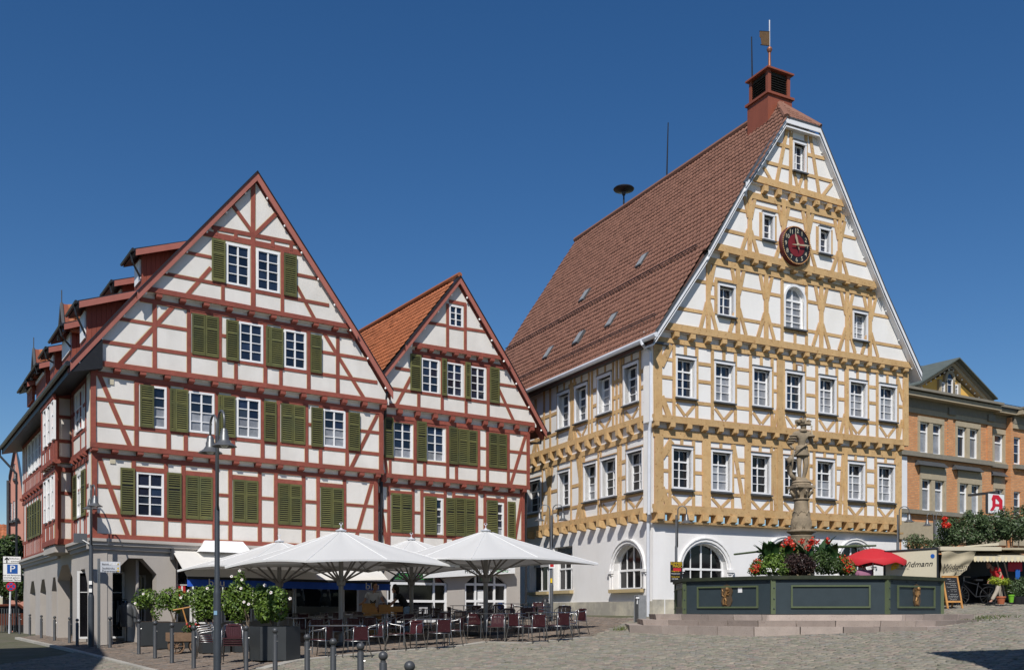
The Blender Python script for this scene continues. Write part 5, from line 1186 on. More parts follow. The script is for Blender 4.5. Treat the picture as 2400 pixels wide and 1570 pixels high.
# ================================================================ BRICK BUILDING on the right
def facade_coords(t,pl):
    N=t.nodes.new;L=t.links.new;tc=N('ShaderNodeTexCoord');dp=N('ShaderNodeVectorMath');dp.operation='DOT_PRODUCT';dp.inputs[1].default_value=tuple(pl.d);L(tc.outputs['Object'],dp.inputs[0])
    sx=N('ShaderNodeSeparateXYZ');L(tc.outputs['Object'],sx.inputs[0]);cb=N('ShaderNodeCombineXYZ');L(dp.outputs['Value'],cb.inputs[0]);L(sx.outputs[2],cb.inputs[1]);return cb.outputs[0]
def brickmat(pl):
    m=pm('orange_brick',(.4,.2,.1),.85,.12,2,0);t=m.node_tree;N=t.nodes.new;L=t.links.new;b=t.nodes['Principled BSDF'];v=facade_coords(t,pl)
    br=N('ShaderNodeTexBrick');L(v,br.inputs['Vector']);br.inputs['Color1'].default_value=(.66,.30,.12,1);br.inputs['Color2'].default_value=(.53,.225,.09,1);br.inputs['Mortar'].default_value=(.34,.27,.19,1)
    br.inputs['Scale'].default_value=1;br.inputs['Brick Width'].default_value=.26;br.inputs['Row Height'].default_value=.085;br.inputs['Mortar Size'].default_value=.009
    hs=[n for n in t.nodes if n.type=='HUE_SAT'][0];L(br.outputs['Color'],hs.inputs['Color'])
    bu=N('ShaderNodeBump');bu.inputs['Strength'].default_value=.5;bu.inputs['Distance'].default_value=.02;bu.invert=True;L(br.outputs['Fac'],bu.inputs['Height']);L(bu.outputs[0],b.inputs['Normal']);return m
BP=Plane(2113,50.,5007);M['brick']=brickmat(BP)
bk=thing('brick_building','orange brick building with stone window frames and yellow pediment right of the town hall','building',BP.W(4,2.3,0))
def bpx(x,y): return (2060+x/3.115,820+y/3.115)
def buz(x,y,o=0): return BP.uz(*bpx(x,y),o)
u0=buz(110,700).x;u1=buz(820,700).x;u2=buz(962,700).x;u3=u2+9;zt=buz(215,400).y+.2
def brk_window(x0,x1,y0,y1,o,double,tilt=True,hood=None,poster=False):
    a=buz(x0,y1,o);b=buz(x1,y0,o);r=(a.x,b.x,buz((x0+x1)/2,y1,o).y,buz((x0+x1)/2,y0,o).y);mb=MB();s=.15;e=o+.06
    mb.wbox(BP,r[0],r[0]+s,r[2],r[3],o-.22,e);mb.wbox(BP,r[1]-s,r[1],r[2],r[3],o-.22,e);mb.wbox(BP,r[0],r[1],r[3]-.02,r[3]+.24,o-.22,e+.01);mb.wbox(BP,r[0]-.04,r[1]+.04,r[2]-.14,r[2],o-.22,e+.06)
    f=mb.build('window_surround',M['sandtrim'],bk);c=(r[0]+r[1])/2
    if double:
        mb=MB();mb.wbox(BP,c-.14,c+.14,r[2],r[3],o-.2,e-.01);mb.build('mullion',M['sandtrim'],f);sp=[(r[0]+s,c-.14),(c+.14,r[1]-s)]
    else: sp=[(r[0]+s,r[1]-s)]
    for p,q in sp:
        w=window(bk,BP,o-.1,(p,q,r[2]+.02,r[3]-.02),1,[.72],dep=.05,fw=.075,mw=.03,tr=1,lower=(1 if poster or RND.random()<.4 else None))
    if hood:
        h=BP.uz(*bpx(*hood[:2]),o+.2);g=BP.uz(*bpx(*hood[2:]),o+.2);mb=MB();mb.hexa([BP.W(h.x,r[3]+.62,o+.32),BP.W(g.x,r[3]+.62,o+.32),BP.W(g.x,r[3]+.62,o),BP.W(h.x,r[3]+.62,o),BP.W(h.x+.1,r[3]+.86,o+.1),BP.W(g.x-.1,r[3]+.86,o+.1),BP.W(g.x-.1,r[3]+.86,o),BP.W(h.x+.1,r[3]+.86,o)]);mb.build('window_hood',M['slate'],f)
        mb=MB();mb.wbox(BP,r[0],r[1],r[3]+.24,r[3]+.62,o-.02,e);mb.build('lintel',M['sandtrim'],f)
    return (r[0]+.02,r[1]-.02,r[2],r[3])
hl=[brk_window(280,470,530,762,0,True),brk_window(555,735,565,790,0,True),brk_window(295,485,945,1178,0,True,hood=(285,890,498,915),poster=True),brk_window(570,745,975,1200,0,True,hood=(557,920,758,945),poster=True)]
BS=St(bk,BP,0,zline(BP,0,1.5),zline(BP,0,zt),M['brick'],M['brick'])
BS.wall(bpx(110,0)[0],bpx(820,0)[0],[(0,zt)],hl,zb=(0,1.0),name='brick_wall',th=.4)
hr=[brk_window(825,920,612,820,-.25,False),brk_window(830,915,1010,1220,-.25,False,hood=(825,945,935,970))]
BS2=St(bk,BP,-.25,zline(BP,-.25,1.5),zline(BP,-.25,zt),M['brick'],M['brick']);BS2.wall(bpx(815,0)[0],bpx(962,0)[0],[(0,zt)],hr,zb=(0,1.0),name='brick_wall',th=.4)
BS3=St(bk,BP,.1,zline(BP,.1,1.5),zline(BP,.1,zt),M['brick'],M['brick']);hn=[]
for y0,y1 in ((640,830),(1035,1215)):
    a=buz(985,y1,.1);b=buz(1035,y0,.1);r=(a.x,b.x,a.y,b.y);hn.append(r);window(bk,BP,.02,r,1,[.4,.75],dep=.06,fw=.07)
BS3.wall(bpx(962,0)[0],bpx(1250,0)[0],[(0,zt)],hn,zb=(0,1.0),name='brick_wall',th=.4)
def band(y,h,o,mat,nm,x0=110,x1=1250,dz=0):
    z=buz(300,y).y+dz
    for a,b,oo in ((x0,820,o),(815,966,o-.25),(962,x1,o+.1)):
        p,q=bpx(a,0)[0],bpx(b,0)[0];mb=MB();mb.wbox(BP,BP.uz(p,1000,oo*0).x,BP.uz(q,1000,0).x,z-h,z,-.3,oo);mb.build(nm,mat,bk)
band(752,.22,.22,M['cornice'],'string_course');band(1170,.2,.2,M['cornice'],'string_course')
band(468,.5,.1,M['sandtrim'],'frieze',dz=.5);band(395,.6,.12,M['cornice'],'frieze',dz=.35);band(350,.22,.6,M['sandtrim'],'cornice',dz=.1);band(340,.12,.75,M['cornice'],'cornice',dz=.2)
band(1330,.9,.1,M['sandtrim'],'base_course',dz=.5)
for x in (515,802):
    q=buz(x,600);mb=MB();mb.wbox(BP,q.x-.2,q.x+.2,buz(300,745).y,buz(300,480).y+.25,-.02,.07);mb.build('pilaster',M['brick'],bk)
    mb=MB();mb.wbox(BP,q.x-.3,q.x+.3,buz(300,480).y+.25,buz(300,480).y+.6,-.02,.2);mb.build('capital',M['cornice'],bk)
q=buz(182,900);mb=MB();mb.wbox(BP,buz(162,900).x,buz(200,900).x,1.5,buz(182,775).y,-.1,.05);mb.build('plaster_strip',M['white_blue'],bk)
pa,pe1,pe2=BP.uz(*bpx(565,92),.5),BP.uz(*bpx(190,335),.5),BP.uz(*bpx(885,432),.5)
bz_=buz(300,340).y+.17;half=(pe2.x-pa.x)*(pa.y-bz_)/(pa.y-pe2.y);pe1=Vector((pa.x-half,bz_));pe2=Vector((pa.x+half,bz_))
mb=MB();mb.prism([BP.W(pe1.x+.5,pe1.y+.1,.02),BP.W(pe2.x-.5,pe2.y+.1,.02),BP.W(pa.x,pa.y-.4,.02)],-BP.n*.3);mb.build('pediment',M['yellow_wall'],bk)
for a,b in ((pe1,pa),(pa,pe2)):
    for w,o,mt,dz in ((.12,.42,M['cornice'],.15),(.15,.3,M['sandtrim'],.03)):
        mb=MB();mb.hexa([BP.W(a.x,a.y+dz-w,o),BP.W(b.x,b.y+dz-w,o),BP.W(b.x,b.y+dz-w,-.1),BP.W(a.x,a.y+dz-w,-.1),BP.W(a.x,a.y+dz,o+.05),BP.W(b.x,b.y+dz,o+.05),BP.W(b.x,b.y+dz,-.1),BP.W(a.x,a.y+dz,-.1)]);mb.build('raking_cornice',mt,bk)
    mb=MB();up=Vector((0,0,.2));back=-BP.n*12;p,q=BP.W(a.x,a.y+.17,.7),BP.W(b.x,b.y+.17,.7);mb.hexa([p,q,q+back,p+back,p+up*.3,q+up*.3,q+back+up*.3,p+back+up*.3]);mb.build('sheet_roof',M['green_roof'],bk)
    for k in range(9):
        s=(k+.5)/9;mb=MB();c=BP.W(a.x+(b.x-a.x)*s,a.y+(b.y-a.y)*s-.28,.45);mb.ball(c+Vector((0,0,.05))-BP.n*.25,.05,5);mb.build('bulb',M['bulb'],bk)
pw=[buz(458,365,.02),buz(570,240,.02)]
cxx=pa.x;zb_=pe1.y+.12
for d,w,h in ((0,.24,.85),(-.55,.14,.6),(.55,.14,.6)):
    window(bk,BP,.12,(cxx+d-w,cxx+d+w,zb_,zb_+h),1,[.65],dep=.05,fw=.06)
    for s in (-1,1): mb=MB();mb.wbox(BP,cxx+d+s*(w+.09)-.09,cxx+d+s*(w+.09)+.09,zb_-.1,zb_+h+.1,.0,.16);mb.build('window_surround',M['sandtrim'],bk)
r=(cxx-.24,cxx+.24,zb_+.85,zb_+1.1);mb=MB();mb.prism([BP.W(cxx-.24,zb_+.84,.1)]+[BP.W(cxx-.24*math.cos(k*math.pi/10),zb_+.84+.24*math.sin(k*math.pi/10),.1) for k in range(11)],BP.n*.03);mb.build('fanlight',M['glass'],bk)
arch_ring(bk,BP,.02,(cxx-.24,cxx+.24,zb_+.78,zb_+1.1),zb_+.84,.16,.16,M['sandtrim'])
mb=MB();mb.wbox(BP,cxx-.45,cxx+.45,zb_+1.3,zb_+1.4,0,.25);mb.build('window_hood',M['cornice'],bk)
c=BP.P(*bpx(312,125),-4);mb=MB();mb.box((c.x,c.y,c.z-1.3),.6,.6,2.6);mb.build('chimney',M['slate'],bk)
mb=MB();a,b=BP.W(u1-.5,zt+.3,.4),BP.W(u3+2,zt+.3,.4);mb.hexa([a,b,b-BP.n*9,a-BP.n*9,a+Vector((0,0,.1)),b+Vector((0,0,.1)),b-BP.n*9+Vector((0,0,1.2)),a-BP.n*9+Vector((0,0,1.2))]);mb.build('sheet_roof',M['slate'],bk)
mb=MB()
for k in range(14):
    p=BP.W(u1+1+k*.35,zt+.5,-1);mb.tube([p,p+Vector((0,0,.55))],.015,4)
for z in (.25,.55): mb.tube([BP.W(u1+1,zt+.5+z,-1),BP.W(u1+5.6,zt+.5+z,-1)],.015,4)
mb.build('snow_rail',M['dark_metal'],bk)
# pharmacy sign: box at right angles to the wall, red A with cup
sgd=Plane(2335,47.5,5600);a=sgd.uz(2315,1203,0);b=sgd.uz(2354,1158,0)
mb=MB();mb.wbox(sgd,a.x,b.x,a.y,b.y,-.12,0);ps=mb.build('pharmacy_sign',M['anthracite'],bk)
mb=MB();mb.wbox(sgd,a.x+.03,b.x-.03,a.y+.03,b.y-.03,0,.012);mb.build('sign_face',M['sign_white'],ps)
W_,H_=b.x-a.x,b.y-a.y
def sgpoly(pts,o,mt,nm):
    mb=MB();mb.prism([sgd.W(a.x+W_*x,a.y+H_*y,o) for x,y in pts],sgd.n*.012);mb.build(nm,mt,ps)
sgpoly([(.30,.93),(.62,.93),(.86,.70),(.86,.30),(.95,.22),(.80,.12),(.66,.26),(.66,.60),(.50,.74),(.44,.74)],.014,M['sign_red'],'letter_a')
sgpoly([(.30,.93),(.44,.74),(.44,.36),(.30,.16),(.12,.16),(.26,.36),(.26,.62),(.20,.72)],.0145,M['sign_red'],'letter_a')
sgpoly([(.44,.50),(.66,.50),(.66,.38),(.44,.38)],.015,M['sign_red'],'letter_a')
mb=MB();mb.wbox(sgd,(a.x+b.x)/2+.1,(a.x+b.x)/2+.3,a.y+1,a.y+1.1,-1.6,-.12);mb.build('bracket',M['anthracite'],ps)
# ================================================================ LEFT BACKGROUND: pink gabled house, houses behind
PK=Plane(18,57,6500);pk=thing('pink_house','narrow pink gabled house behind the red timber house at the far left','house',PK.W(0,.5,0))
PS=St(pk,PK,0,zline(PK,0,.5),zline(PK,0,10.),M['pink_wall'],M['pink_wall'])
ap=PK.uz(35,1043,0);l=PK.uz(20,1126,0);sl=(ap.y-l.y)/(ap.x-l.x);wn=[]
for x0,x1,y0,y1 in ((32,36,1087,1121),(24,28.5,1178,1220),(30.5,35,1174,1218),(37,41.5,1169,1214)):
    a=PK.uz(x0,y1,0);b=PK.uz(x1,y0,0);r=(a.x,b.x,a.y,b.y);wn.append(r);window(pk,PK,-.02,r,1,[.6],dep=.08,fw=.08,glassm=M['glass_cur'])
    mb=MB();mb.wbox(PK,a.x-.05,b.x+.05,a.y-.12,a.y,-.02,.15);mb.build('sill',M['slate'],pk)
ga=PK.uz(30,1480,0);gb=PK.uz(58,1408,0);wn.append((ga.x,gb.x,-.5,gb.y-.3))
PS.wall(18,75,[(sl,l.y-sl*l.x),(-sl*1.2,ap.y+sl*1.2*ap.x)],wn,zb=(0,-.3),name='plaster_wall',th=.5)
for a,b in ((l,ap),(ap,Vector((ap.x+4,ap.y-4*sl*1.2)))):
    mb=MB();p,q=PK.W(a.x,a.y+.05,.15),PK.W(b.x,b.y+.05,.15);up=Vector((0,0,.18));mb.hexa([p,q,q-PK.n*9,p-PK.n*9,p+up,q+up,q-PK.n*9+up,p-PK.n*9+up]);mb.build('roof',M['slate'],pk)
mb=MB();mb.wbox(PK,ga.x,gb.x,-.3,gb.y,-.5,-.4);mb.build('gateway_shadow_door',M['black'],pk)  # black sheet across the gateway, its shade put into the colour
mb=MB();mb.tube([PK.W(PK.uz(18.5,1400,0).x,.3,.1),PK.W(PK.uz(18.5,1400,0).x,l.y,.1)],.07,6);mb.build('downpipe',M['slate'],pk)
mb=MB();mb.wbox(PK,ga.x-1.3,ga.x+1.6,gb.y+.2,gb.y+1.7,.05,.12);mb.build('wall_sign',M['sign_white'],pk)
OP=Plane(-40,75,6500);oh=thing('tiled_house','low house with orange tiled roof behind the dark tree at the far left','house',OP.W(0,.5,0))
mb=MB();mb.wbox(OP,-6,2.5,0,OP.uz(5,1262,0).y,-6,0);mb.build('plaster_wall',M['cream_panel'],oh)
p=OP.W(-6,OP.uz(5,1264,0).y,.4);tile_field(oh,p,OP.d,(-OP.n*.8+Vector((0,0,.6))).normalized(),8.2,2.2,.3,.4,M['tile_orange'],200)
# houses beside and behind the viewer, out of the picture, whose shadows fall into it
def shade_house(name,lab,c,ang,w,d,h,rh,wall):
    x=Vector((math.cos(ang),math.sin(ang),0));y=Vector((-x.y,x.x,0));c=Vector(c);pl=Plane.__new__(Plane);pl.p=c-y*d/2;pl.d=x;pl.n=-y
    t=thing(name,lab,'house',c);mb=MB();z=Vector((0,0,h));P=lambda a,b,k:c+x*a*w/2+y*b*d/2+Vector((0,0,k))
    mb.hexa([P(-1,-1,-1),P(1,-1,-1),P(1,1,-1),P(-1,1,-1),P(-1,-1,h),P(1,-1,h),P(1,1,h),P(-1,1,h)]);mb.build('plaster_wall',wall,t)
    mb=MB();mb.add([P(-1.05,-1.1,h),P(1.05,-1.1,h),P(1.05,0,h+rh),P(-1.05,0,h+rh),P(1.05,1.1,h),P(-1.05,1.1,h)],[(0,1,2,3),(2,4,5,3),(0,3,5),(1,4,2),(0,5,4,1)]);mb.build('roof',M['tile_brown'],t)
    for side in (pl,):
        for i in range(int(w//2.6)):
            for k in range(int(h//3)): window(t,side,.06,(1.0+i*2.6,2.1+i*2.6,1+k*3,2.5+k*3),2,[.33,.66],dep=.02)
    pb=Plane.__new__(Plane);pb.p=c+y*d/2-x*0;pb.d=-x;pb.p=c+y*d/2+x*0;pb.n=y;pb.p=c+y*d/2+x*w/2
    for i in range(int(w//2.6)):
        for k in range(int(h//3)): window(t,pb,.06,(1.0+i*2.6,2.1+i*2.6,1+k*3,2.5+k*3),2,[.33,.66],dep=.02)
    return t
shade_house('corner_house','plain house at the lane outside the left edge whose shadow crosses the lane',(-17.6,15.2,.1),math.radians(20.6),9,14,12.,.8,M['plaster'])
shade_house('square_house','plain house outside the right edge whose shadow reaches the square',(13.7,8.9,.2),math.radians(0),12,8,9.3,3.,M['plaster'])
# ================================================================ STREET FURNITURE
def skin(name,V_,E_,R_,mat,parent,sub=2,root=0):
    me=bpy.data.meshes.new(name);o0=ORG[parent.name] if parent else Vector((0,0,0))
    me.from_pydata([tuple(Vector(v)-o0) for v in V_],E_,[]);me.materials.append(mat)
    o=bpy.data.objects.new(name,me);COL.objects.link(o);ORG[o.name]=o0
    if parent: o.parent=parent
    o.modifiers.new('skin','SKIN').use_smooth_shade=True
    L=me.skin_vertices[0].data
    for i,r in enumerate(R_):
        L[i].radius=(r,r) if not isinstance(r,tuple) else r;L[i].use_root=(i==root)
    s=o.modifiers.new('sub','SUBSURF');s.levels=sub;s.render_levels=sub
    return o
ordn=['first','second','third','fourth','fifth','sixth','seventh','eighth','ninth','tenth','eleventh','twelfth','thirteenth','fourteenth','fifteenth','sixteenth','seventeenth','eighteenth','nineteenth','twentieth']
# bollards
def bollard(H,ball):
    t=thing('bollard','','bollard');mb=MB()
    mb.lathe([(.055,0),(.055,.02),(.05,.03),(.05,H-.16),(.047,H-.15),(.036,H-.145),(.036,H-.12)],n=16);fix(mb.build('post',M['lamp_dark'],t))
    mb=MB();mb.ball((0,0,H-ball),ball,14);mb.build('ball_top',M['lamp_dark'],t,True)
    mb=MB();mb.tube([(.04,0,H*.72),(.075,0,H*.72)],.012,6);mb.build('eyelet',M['steel'],t);return t
M['lamp_dark']=pm('bollard_grey_paint',(.075,.078,.083),.45,.14,5,.03,metal=.35)
bl=[(325.5,28.8,1.0),(363.5,27,1.0),(403,25.2,1.0),(454,23.4,1.0),(577,22.5,1.0),(645,21,1.0),(720,18.2,1.0),(781,16.6,1.0),(845,15.2,1.0),(898,13.1,1.0),(960,11.3,1.0),(258,32.2,1.0),(181,33.5,.92),(163,36,.92),(128,38,.92),(97,40.5,.92),(70,44,.92),(46,46,.92),(25,48.5,.92)]
blab=['bollard directly in front of the passage arch','bollard in front of the grey planter near the passage','bollard at the gap between planter and wooden handcart','bollard right beside the wooden handcart','bollard right of the stacked wine red chairs','bollard in front of the large hexagonal planter','tall grey bollard right of the hexagonal planter','grey bollard beside the nearest cafe chairs, second right of the planter','cropped grey bollard with round head before the cafe tables','cropped bollard with large ball head, second from the right end','nearest bollard of which only the ball shows at the lower edge','bollard close to the direction sign pole','bollard left of the near double lamp post on the lane','bollard before the dark recess under the bay','bollard at the downpipe under the bay','bollard before the second pier of the side wall','dark bollard before the last pier of the side wall','bollard beside the parking sign, right one','bollard hidden at the foot of the parking sign']
bp_=[bollard(1.0,.062),bollard(.92,.055)];used=[False,False]
for (px,D,H),lb in zip(bl,blab):
    k=0 if H==1.0 else 1;X=(px-CX)/F*D
    b=place(bp_[k],not used[k],(X,D,gz(X,D)-.0),RND.uniform(-.5,.5)-.2,lb,'bollard','grey bollards along the lane and square');used[k]=True
# lamps
def bell(mb,c,s):
    mb.lathe([(.02*s,.33*s),(.05*s,.32*s),(.07*s,.27*s),(.078*s,.2*s),(.092*s,.18*s),(.092*s,.11*s),(.14*s,.04*s),(.225*s,-.01*s),(.245*s,-.03*s),(.23*s,-.03*s),(.12*s,.02*s)],c,16)
def lamp(px,D,ztop,arms,label,s=1.,r=.055,base=None,group='arched street lamps on the square'):
    X=(px-CX)/F*D;z0=gz(X,D) if base is None else base;c=Vector((X,D,z0));t=thing('street_lamp',label,'street lamp',c,group)
    h=ztop-z0;mb=MB();mb.lathe([(r*1.55,0),(r*1.55,h*.30),(r*1.45,h*.31),(r*1.1,h*.325),(r*1.05,h*.62),(r*.7,h*.64),(r*.62,h*.9)],c,14);fix(mb.build('pole',M['lamp_grey'] if s<1 else M['lamp_pole'],t))
    for d in arms:
        d=Vector((d[0],d[1],0));L=d.length;dn=d.normalized();pts=[c+Vector((0,0,h*.62))+dn*.05,c+Vector((0,0,h-.28*s))+dn*.06]
        R=L/2
        for i in range(1,9):
            a=math.pi*(1-i/8);pts.append(c+dn*(R+.06+R*math.cos(a))+Vector((0,0,h-.28*s+R*.95*math.sin(a))))
        e=c+dn*(L+.06)+Vector((0,0,h-.28*s));pts.append(e+Vector((0,0,-.24*s)))
        mb=MB();mb.tube(pts,.024*s,8);am=mb.build('arm',M['lamp_grey'],t,True)
        mb=MB();bell(mb,e+Vector((0,0,-.5*s)),s);fix(mb.build('lamp_shade',M['lamp_grey'],am))
        mb=MB();mb.ball(e+Vector((0,0,-.5*s)),.09*s,8,(1,1,.6));mb.build('lens',M['bulb'],am)
    return t
M['lamp_pole']=pm('lamp_pole_blue_grey',(.062,.072,.085),.45,.14,4,.03,metal=.3)
l0=lamp(509,22,5.95,[(-.25,.40),(.25,-.40)],'large double arched street lamp in the foreground by the stacked chairs',1.08,.052)
for z,mt in ((1.55,'sign_white'),):
    c=ORG[l0.name];mb=MB();mb.box((c.x-.01,c.y-.088,z),.07,.01,.09);mb.build('sticker',M['bar_blue'] if 'bar_blue' in M else M['zinc'],l0)
l1=lamp(213.5,33,5.75,[(-.2,.45),(.23,-.3)],'double arched street lamp at the corner of the big red house',1.0,.06)
c=ORG[l1.name];mb=MB();mb.box((c.x-.35,c.y,3.95),.4,.12,.3,rz=.5,ax=None);mb.tube([c+Vector((0,0,3.3)),Vector((c.x-.3,c.y,3.9))],.03,6);mb.tube([Vector((c.x,c.y,3.75)),Vector((c.x+.6,c.y-.1,3.72)),Vector((c.x+.62,c.y-.1,3.95))],.025,6);mb.build('floodlight_bracket',M['lamp_grey'],l1)
for z in (2.5,2.25): mb=MB();mb.box((c.x+.02,c.y-.1,z),.1,.01,.12);mb.build('sticker',M['sign_white'],l1)
l2=lamp(1292,38.5,5.65,[(-.38,.05),(.38,-.05)],'double arched street lamp beside the litter bin at the town hall side wall',.8,.05)
c=ORG[l2.name];k=38.5/F
mb=MB();mb.box((c.x+.02,c.y-.09,EYE+(HY-1325)*k),.22,.012,.2);s_=mb.build('notice_sign',M['sign_white'],l2);mb=MB();mb.box((c.x+.02,c.y-.098,EYE+(HY-1325)*k),.14,.006,.1);mb.build('sign_print',M['petal_red'],s_)
mb=MB();mb.box((c.x,c.y-.09,EYE+(HY-1360)*k),.07,.02,.17);mb.build('yellow_plate',M['yellow'],l2)
mb=MB();mb.tube([c+Vector((-.07,-.02,0)),Vector((c.x-.07,c.y-.02,EYE+(HY-1318)*k))],.02,6);mb.build('sign_pole',M['zinc'],l2)
l3=lamp(1584.7,35.6,5.35,[(.3,-.02)],'single arched street lamp with poster left of the fountain',.85,.045)
c=ORG[l3.name];k=35.6/F;PZ=Plane(1584,35.45,9000);a=PZ.uz(1571,1364,0);b=PZ.uz(1599,1316,0)
mb=MB();mb.wbox(PZ,a.x,b.x,a.y,b.y,0,.02);po=mb.build('poster',M['ink'],l3)
def ptxt(s,y,size,mat,x=1585,sx=.9): q=PZ.uz(x,y,.022);text('lettering',s,PZ,q.x,q.y,.024,size,mat,po,sx=sx,ext=.002)
ptxt('SUMMER',1320,.13,M['yellow'],1585);ptxt('MAGIC',1326.5,.13,M['yellow'],1588)
ptxt('Freitag, 21. Juli',1338,.055,M['yellow'],1583);ptxt('THE BLUE SHOES',1344,.05,M['sign_white'],1583);ptxt('Samstag, 22. Juli',1351,.055,M['yellow'],1583);ptxt('LIVE MUSIK',1356,.055,M['sign_white'],1582)
mb=MB();mb.wbox(PZ,a.x+.1,b.x-.05,b.y-.33,b.y-.22,.02,.024);mb.build('poster_print',M['redcloth'],po)
l4=lamp(2104,41,5.85,[(.36,-.1)],'single arched street lamp at the right corner of the town hall',.85,.05)
l5=lamp(2191,45,6.0,[(-.28,.0),(.28,.0)],'double arched street lamp with grey box before the brick building',.8,.05)
c=ORG[l5.name];mb=MB();mb.box((c.x+.2,c.y-.06,5.1),.34,.25,.85);mb.build('switch_box',M['zinc'],l5)
# signs
def disc(mb,pl,u_,z_,o,r,t=.01,n=24): mb.lathe([(r,0),(r,t)],pl.W(u_,z_,o),n,(pl.d,Vector((0,0,1)),pl.n))
SG=Plane(23,49,6000);k=49/F;cb=gp(21.5,1478);t=thing('parking_sign','white and blue parking sign above a round no stopping sign on a grey pole','sign',SG.W(0,.5,0))
zz=lambda y:SG.uz(25,y,0).y
mb=MB();mb.tube([SG.W(SG.uz(21.5,1478,0).x,.3,-.05),SG.W(SG.uz(26,1310,0).x,zz(1304),-.05)],.04,8);mb.build('pole',M['zinc'],t)
a=SG.uz(6,1363,0);b=SG.uz(50,1303,0);mb=MB();mb.wbox(SG,a.x,b.x,a.y,b.y,0,.02);mb.build('sign_edge',M['ink'],t)
mb=MB();mb.wbox(SG,a.x+.025,b.x-.025,a.y+.025,b.y-.025,.02,.026);sf=mb.build('sign_face',M['sign_white'],t)
q=SG.uz(28.5,1333,0);mb=MB();mb.wbox(SG,q.x-.22,q.x+.24,q.y-.22,q.y+.22,.026,.03);mb.build('blue_field',M['sign_blue'],sf)
text('lettering','P',SG,q.x+.01,q.y,.034,.46,M['sign_white'],sf,sx=1.1,ext=.003)
mb=MB();y_=SG.uz(28,1319.5,0).y;mb.wbox(SG,a.x+.03,b.x-.03,y_-.012,y_+.012,.026,.03);mb.build('divider',M['ink'],sf)
q=SG.uz(16,1312,0)
mb=MB();mb.prism([SG.W(q.x+x*.16,q.y+y*.16,.028) for x,y in ((-.15,-1),(.15,-1),(.15,.3),(.6,-.1),(.6,.3),(0,.95),(-.6,.3),(-.6,-.1),(-.15,.3))],SG.n*.004);mb.build('arrow',M['ink'],sf)
for s_,x,y,sz in (('Parkschein-',34,1308.5,.11),('automat',35,1315,.11),('nur mit Parkschein',28,1347.5,.105),('innerhalb gekenn-',28,1353,.105),('zeichneter Flächen',28,1358.5,.105)):
    q=SG.uz(x,y,0);text('lettering',s_,SG,q.x,q.y,.03,sz,M['ink'],sf,ext=.002,sx=.95)
q=SG.uz(25.7,1373.5,0)
for r_,m_,o_ in ((.215,'sign_red',.01),(.165,'sign_blue',.022)):
    mb=MB();disc(mb,SG,q.x,q.y,o_,r_);mb.build('round_sign',M[m_],t)
for r_ in (math.pi/4,-math.pi/4):
    mb=MB();d=SG.d*math.cos(r_)+Vector((0,0,math.sin(r_)));mb.box(SG.W(q.x,q.y,.036),.36,.055,.008,ax=(d,d.cross(SG.n),SG.n));mb.build('cross_bar',M['sign_red'],t)
DS=Plane(232,32.4,4563);t=thing('direction_sign','grey direction sign on twin thin poles at the corner of the red house','sign',Vector(((232-CX)/F*32.4,32.4,gz((232-CX)/F*32.4,32.4))))
for px in (230,233.5):
    q=DS.uz(px,1400,0);mb=MB();mb.tube([DS.W(q.x,.25,0),DS.W(q.x,DS.uz(px,1308,0).y,0)],.022,8);mb.build('pole',M['steel'],t)
for y0,y1,s_ in ((1316,1327.5,'Bahnhof'),(1328.2,1334,'Stadtkirche'),(1334.6,1340,'Pomeranzengarten')):
    a=DS.uz(235,y1,0);b=DS.uz(281.6,y0,0);mb=MB();mb.wbox(DS,a.x,b.x,a.y,b.y,-.012,.012);p_=mb.build('sign_board',M['zinc'],t)
    q=DS.uz(239,(y0+y1)/2,0);text('lettering',s_,DS,q.x,q.y,.014,.085,M['ink'],p_,align='LEFT',ext=.002)
    q=DS.uz(276.5,(y0+y1)/2,0);mb=MB();disc(mb,DS,q.x,q.y,.012,.03,.004,8);mb.build('route_dot',M['yellow'],p_)
q=DS.uz(265,1321,0);mb=MB()
for i in range(3): mb.wbox(DS,q.x-.12+i*.1,q.x-.04+i*.1,q.y-.04,q.y+.05,.012,.016)
mb.build('pictograms',M['sign_white'],p_)
# litter bin, meter box, trestle, basin-side cabinet
c=Vector(((1278-CX)/F*38,38,gz(3,38)));c.x=(1278-CX)/F*38;t=thing('litter_bin','round anthracite litter bin with dark hood by the double lamp','litter bin',c)
mb=MB();mb.lathe([(.13,.12),(.14,.13),(.145,.62),(.13,.63)],c,16);fix(mb.build('container',M['anthracite'],t))
mb=MB();mb.lathe([(.145,.64),(.13,.72),(.07,.80),(.0,.83)],c,16);fix(mb.build('hood',M['black'],t));mb=MB();mb.tube([c+Vector((.17,0,0)),c+Vector((.17,0,.6))],.03,6);mb.box(c+Vector((.15,0,.4)),.06,.04,.3);mb.build('post',M['anthracite'],t)
c=Vector(((1500-CX)/F*34.8,34.8,0));c.z=gz(c.x,c.y);t=thing('utility_cabinet','narrow grey utility cabinet with white tap head before the town hall corner','cabinet',c)
mb=MB();mb.box(c+Vector((0,0,.46)),.34,.25,.92,rz=.45);mb.build('cabinet',M['zinc_dk'] if 'zinc_dk' in M else M['lamp_grey'],t)
mb=MB();mb.box(c+Vector((-.13,-.13,.46)),.03,.18,.86,rz=.45);mb.build('door',M['slate'],t);mb=MB();mb.ball(c+Vector((-.1,-.16,.82)),.07,8,(1,1,.7));mb.tube([c+Vector((-.1,-.18,.8)),c+Vector((-.12,-.2,.62))],.02,6);mb.build('tap_head',M['white'],t)
c=Vector(((1321-CX)/F*39.3,39.3,0));c.z=gz(c.x,c.y)+.0;t=thing('folding_trestle','small grey folding trestle leaning at the stained plinth','trestle',c)
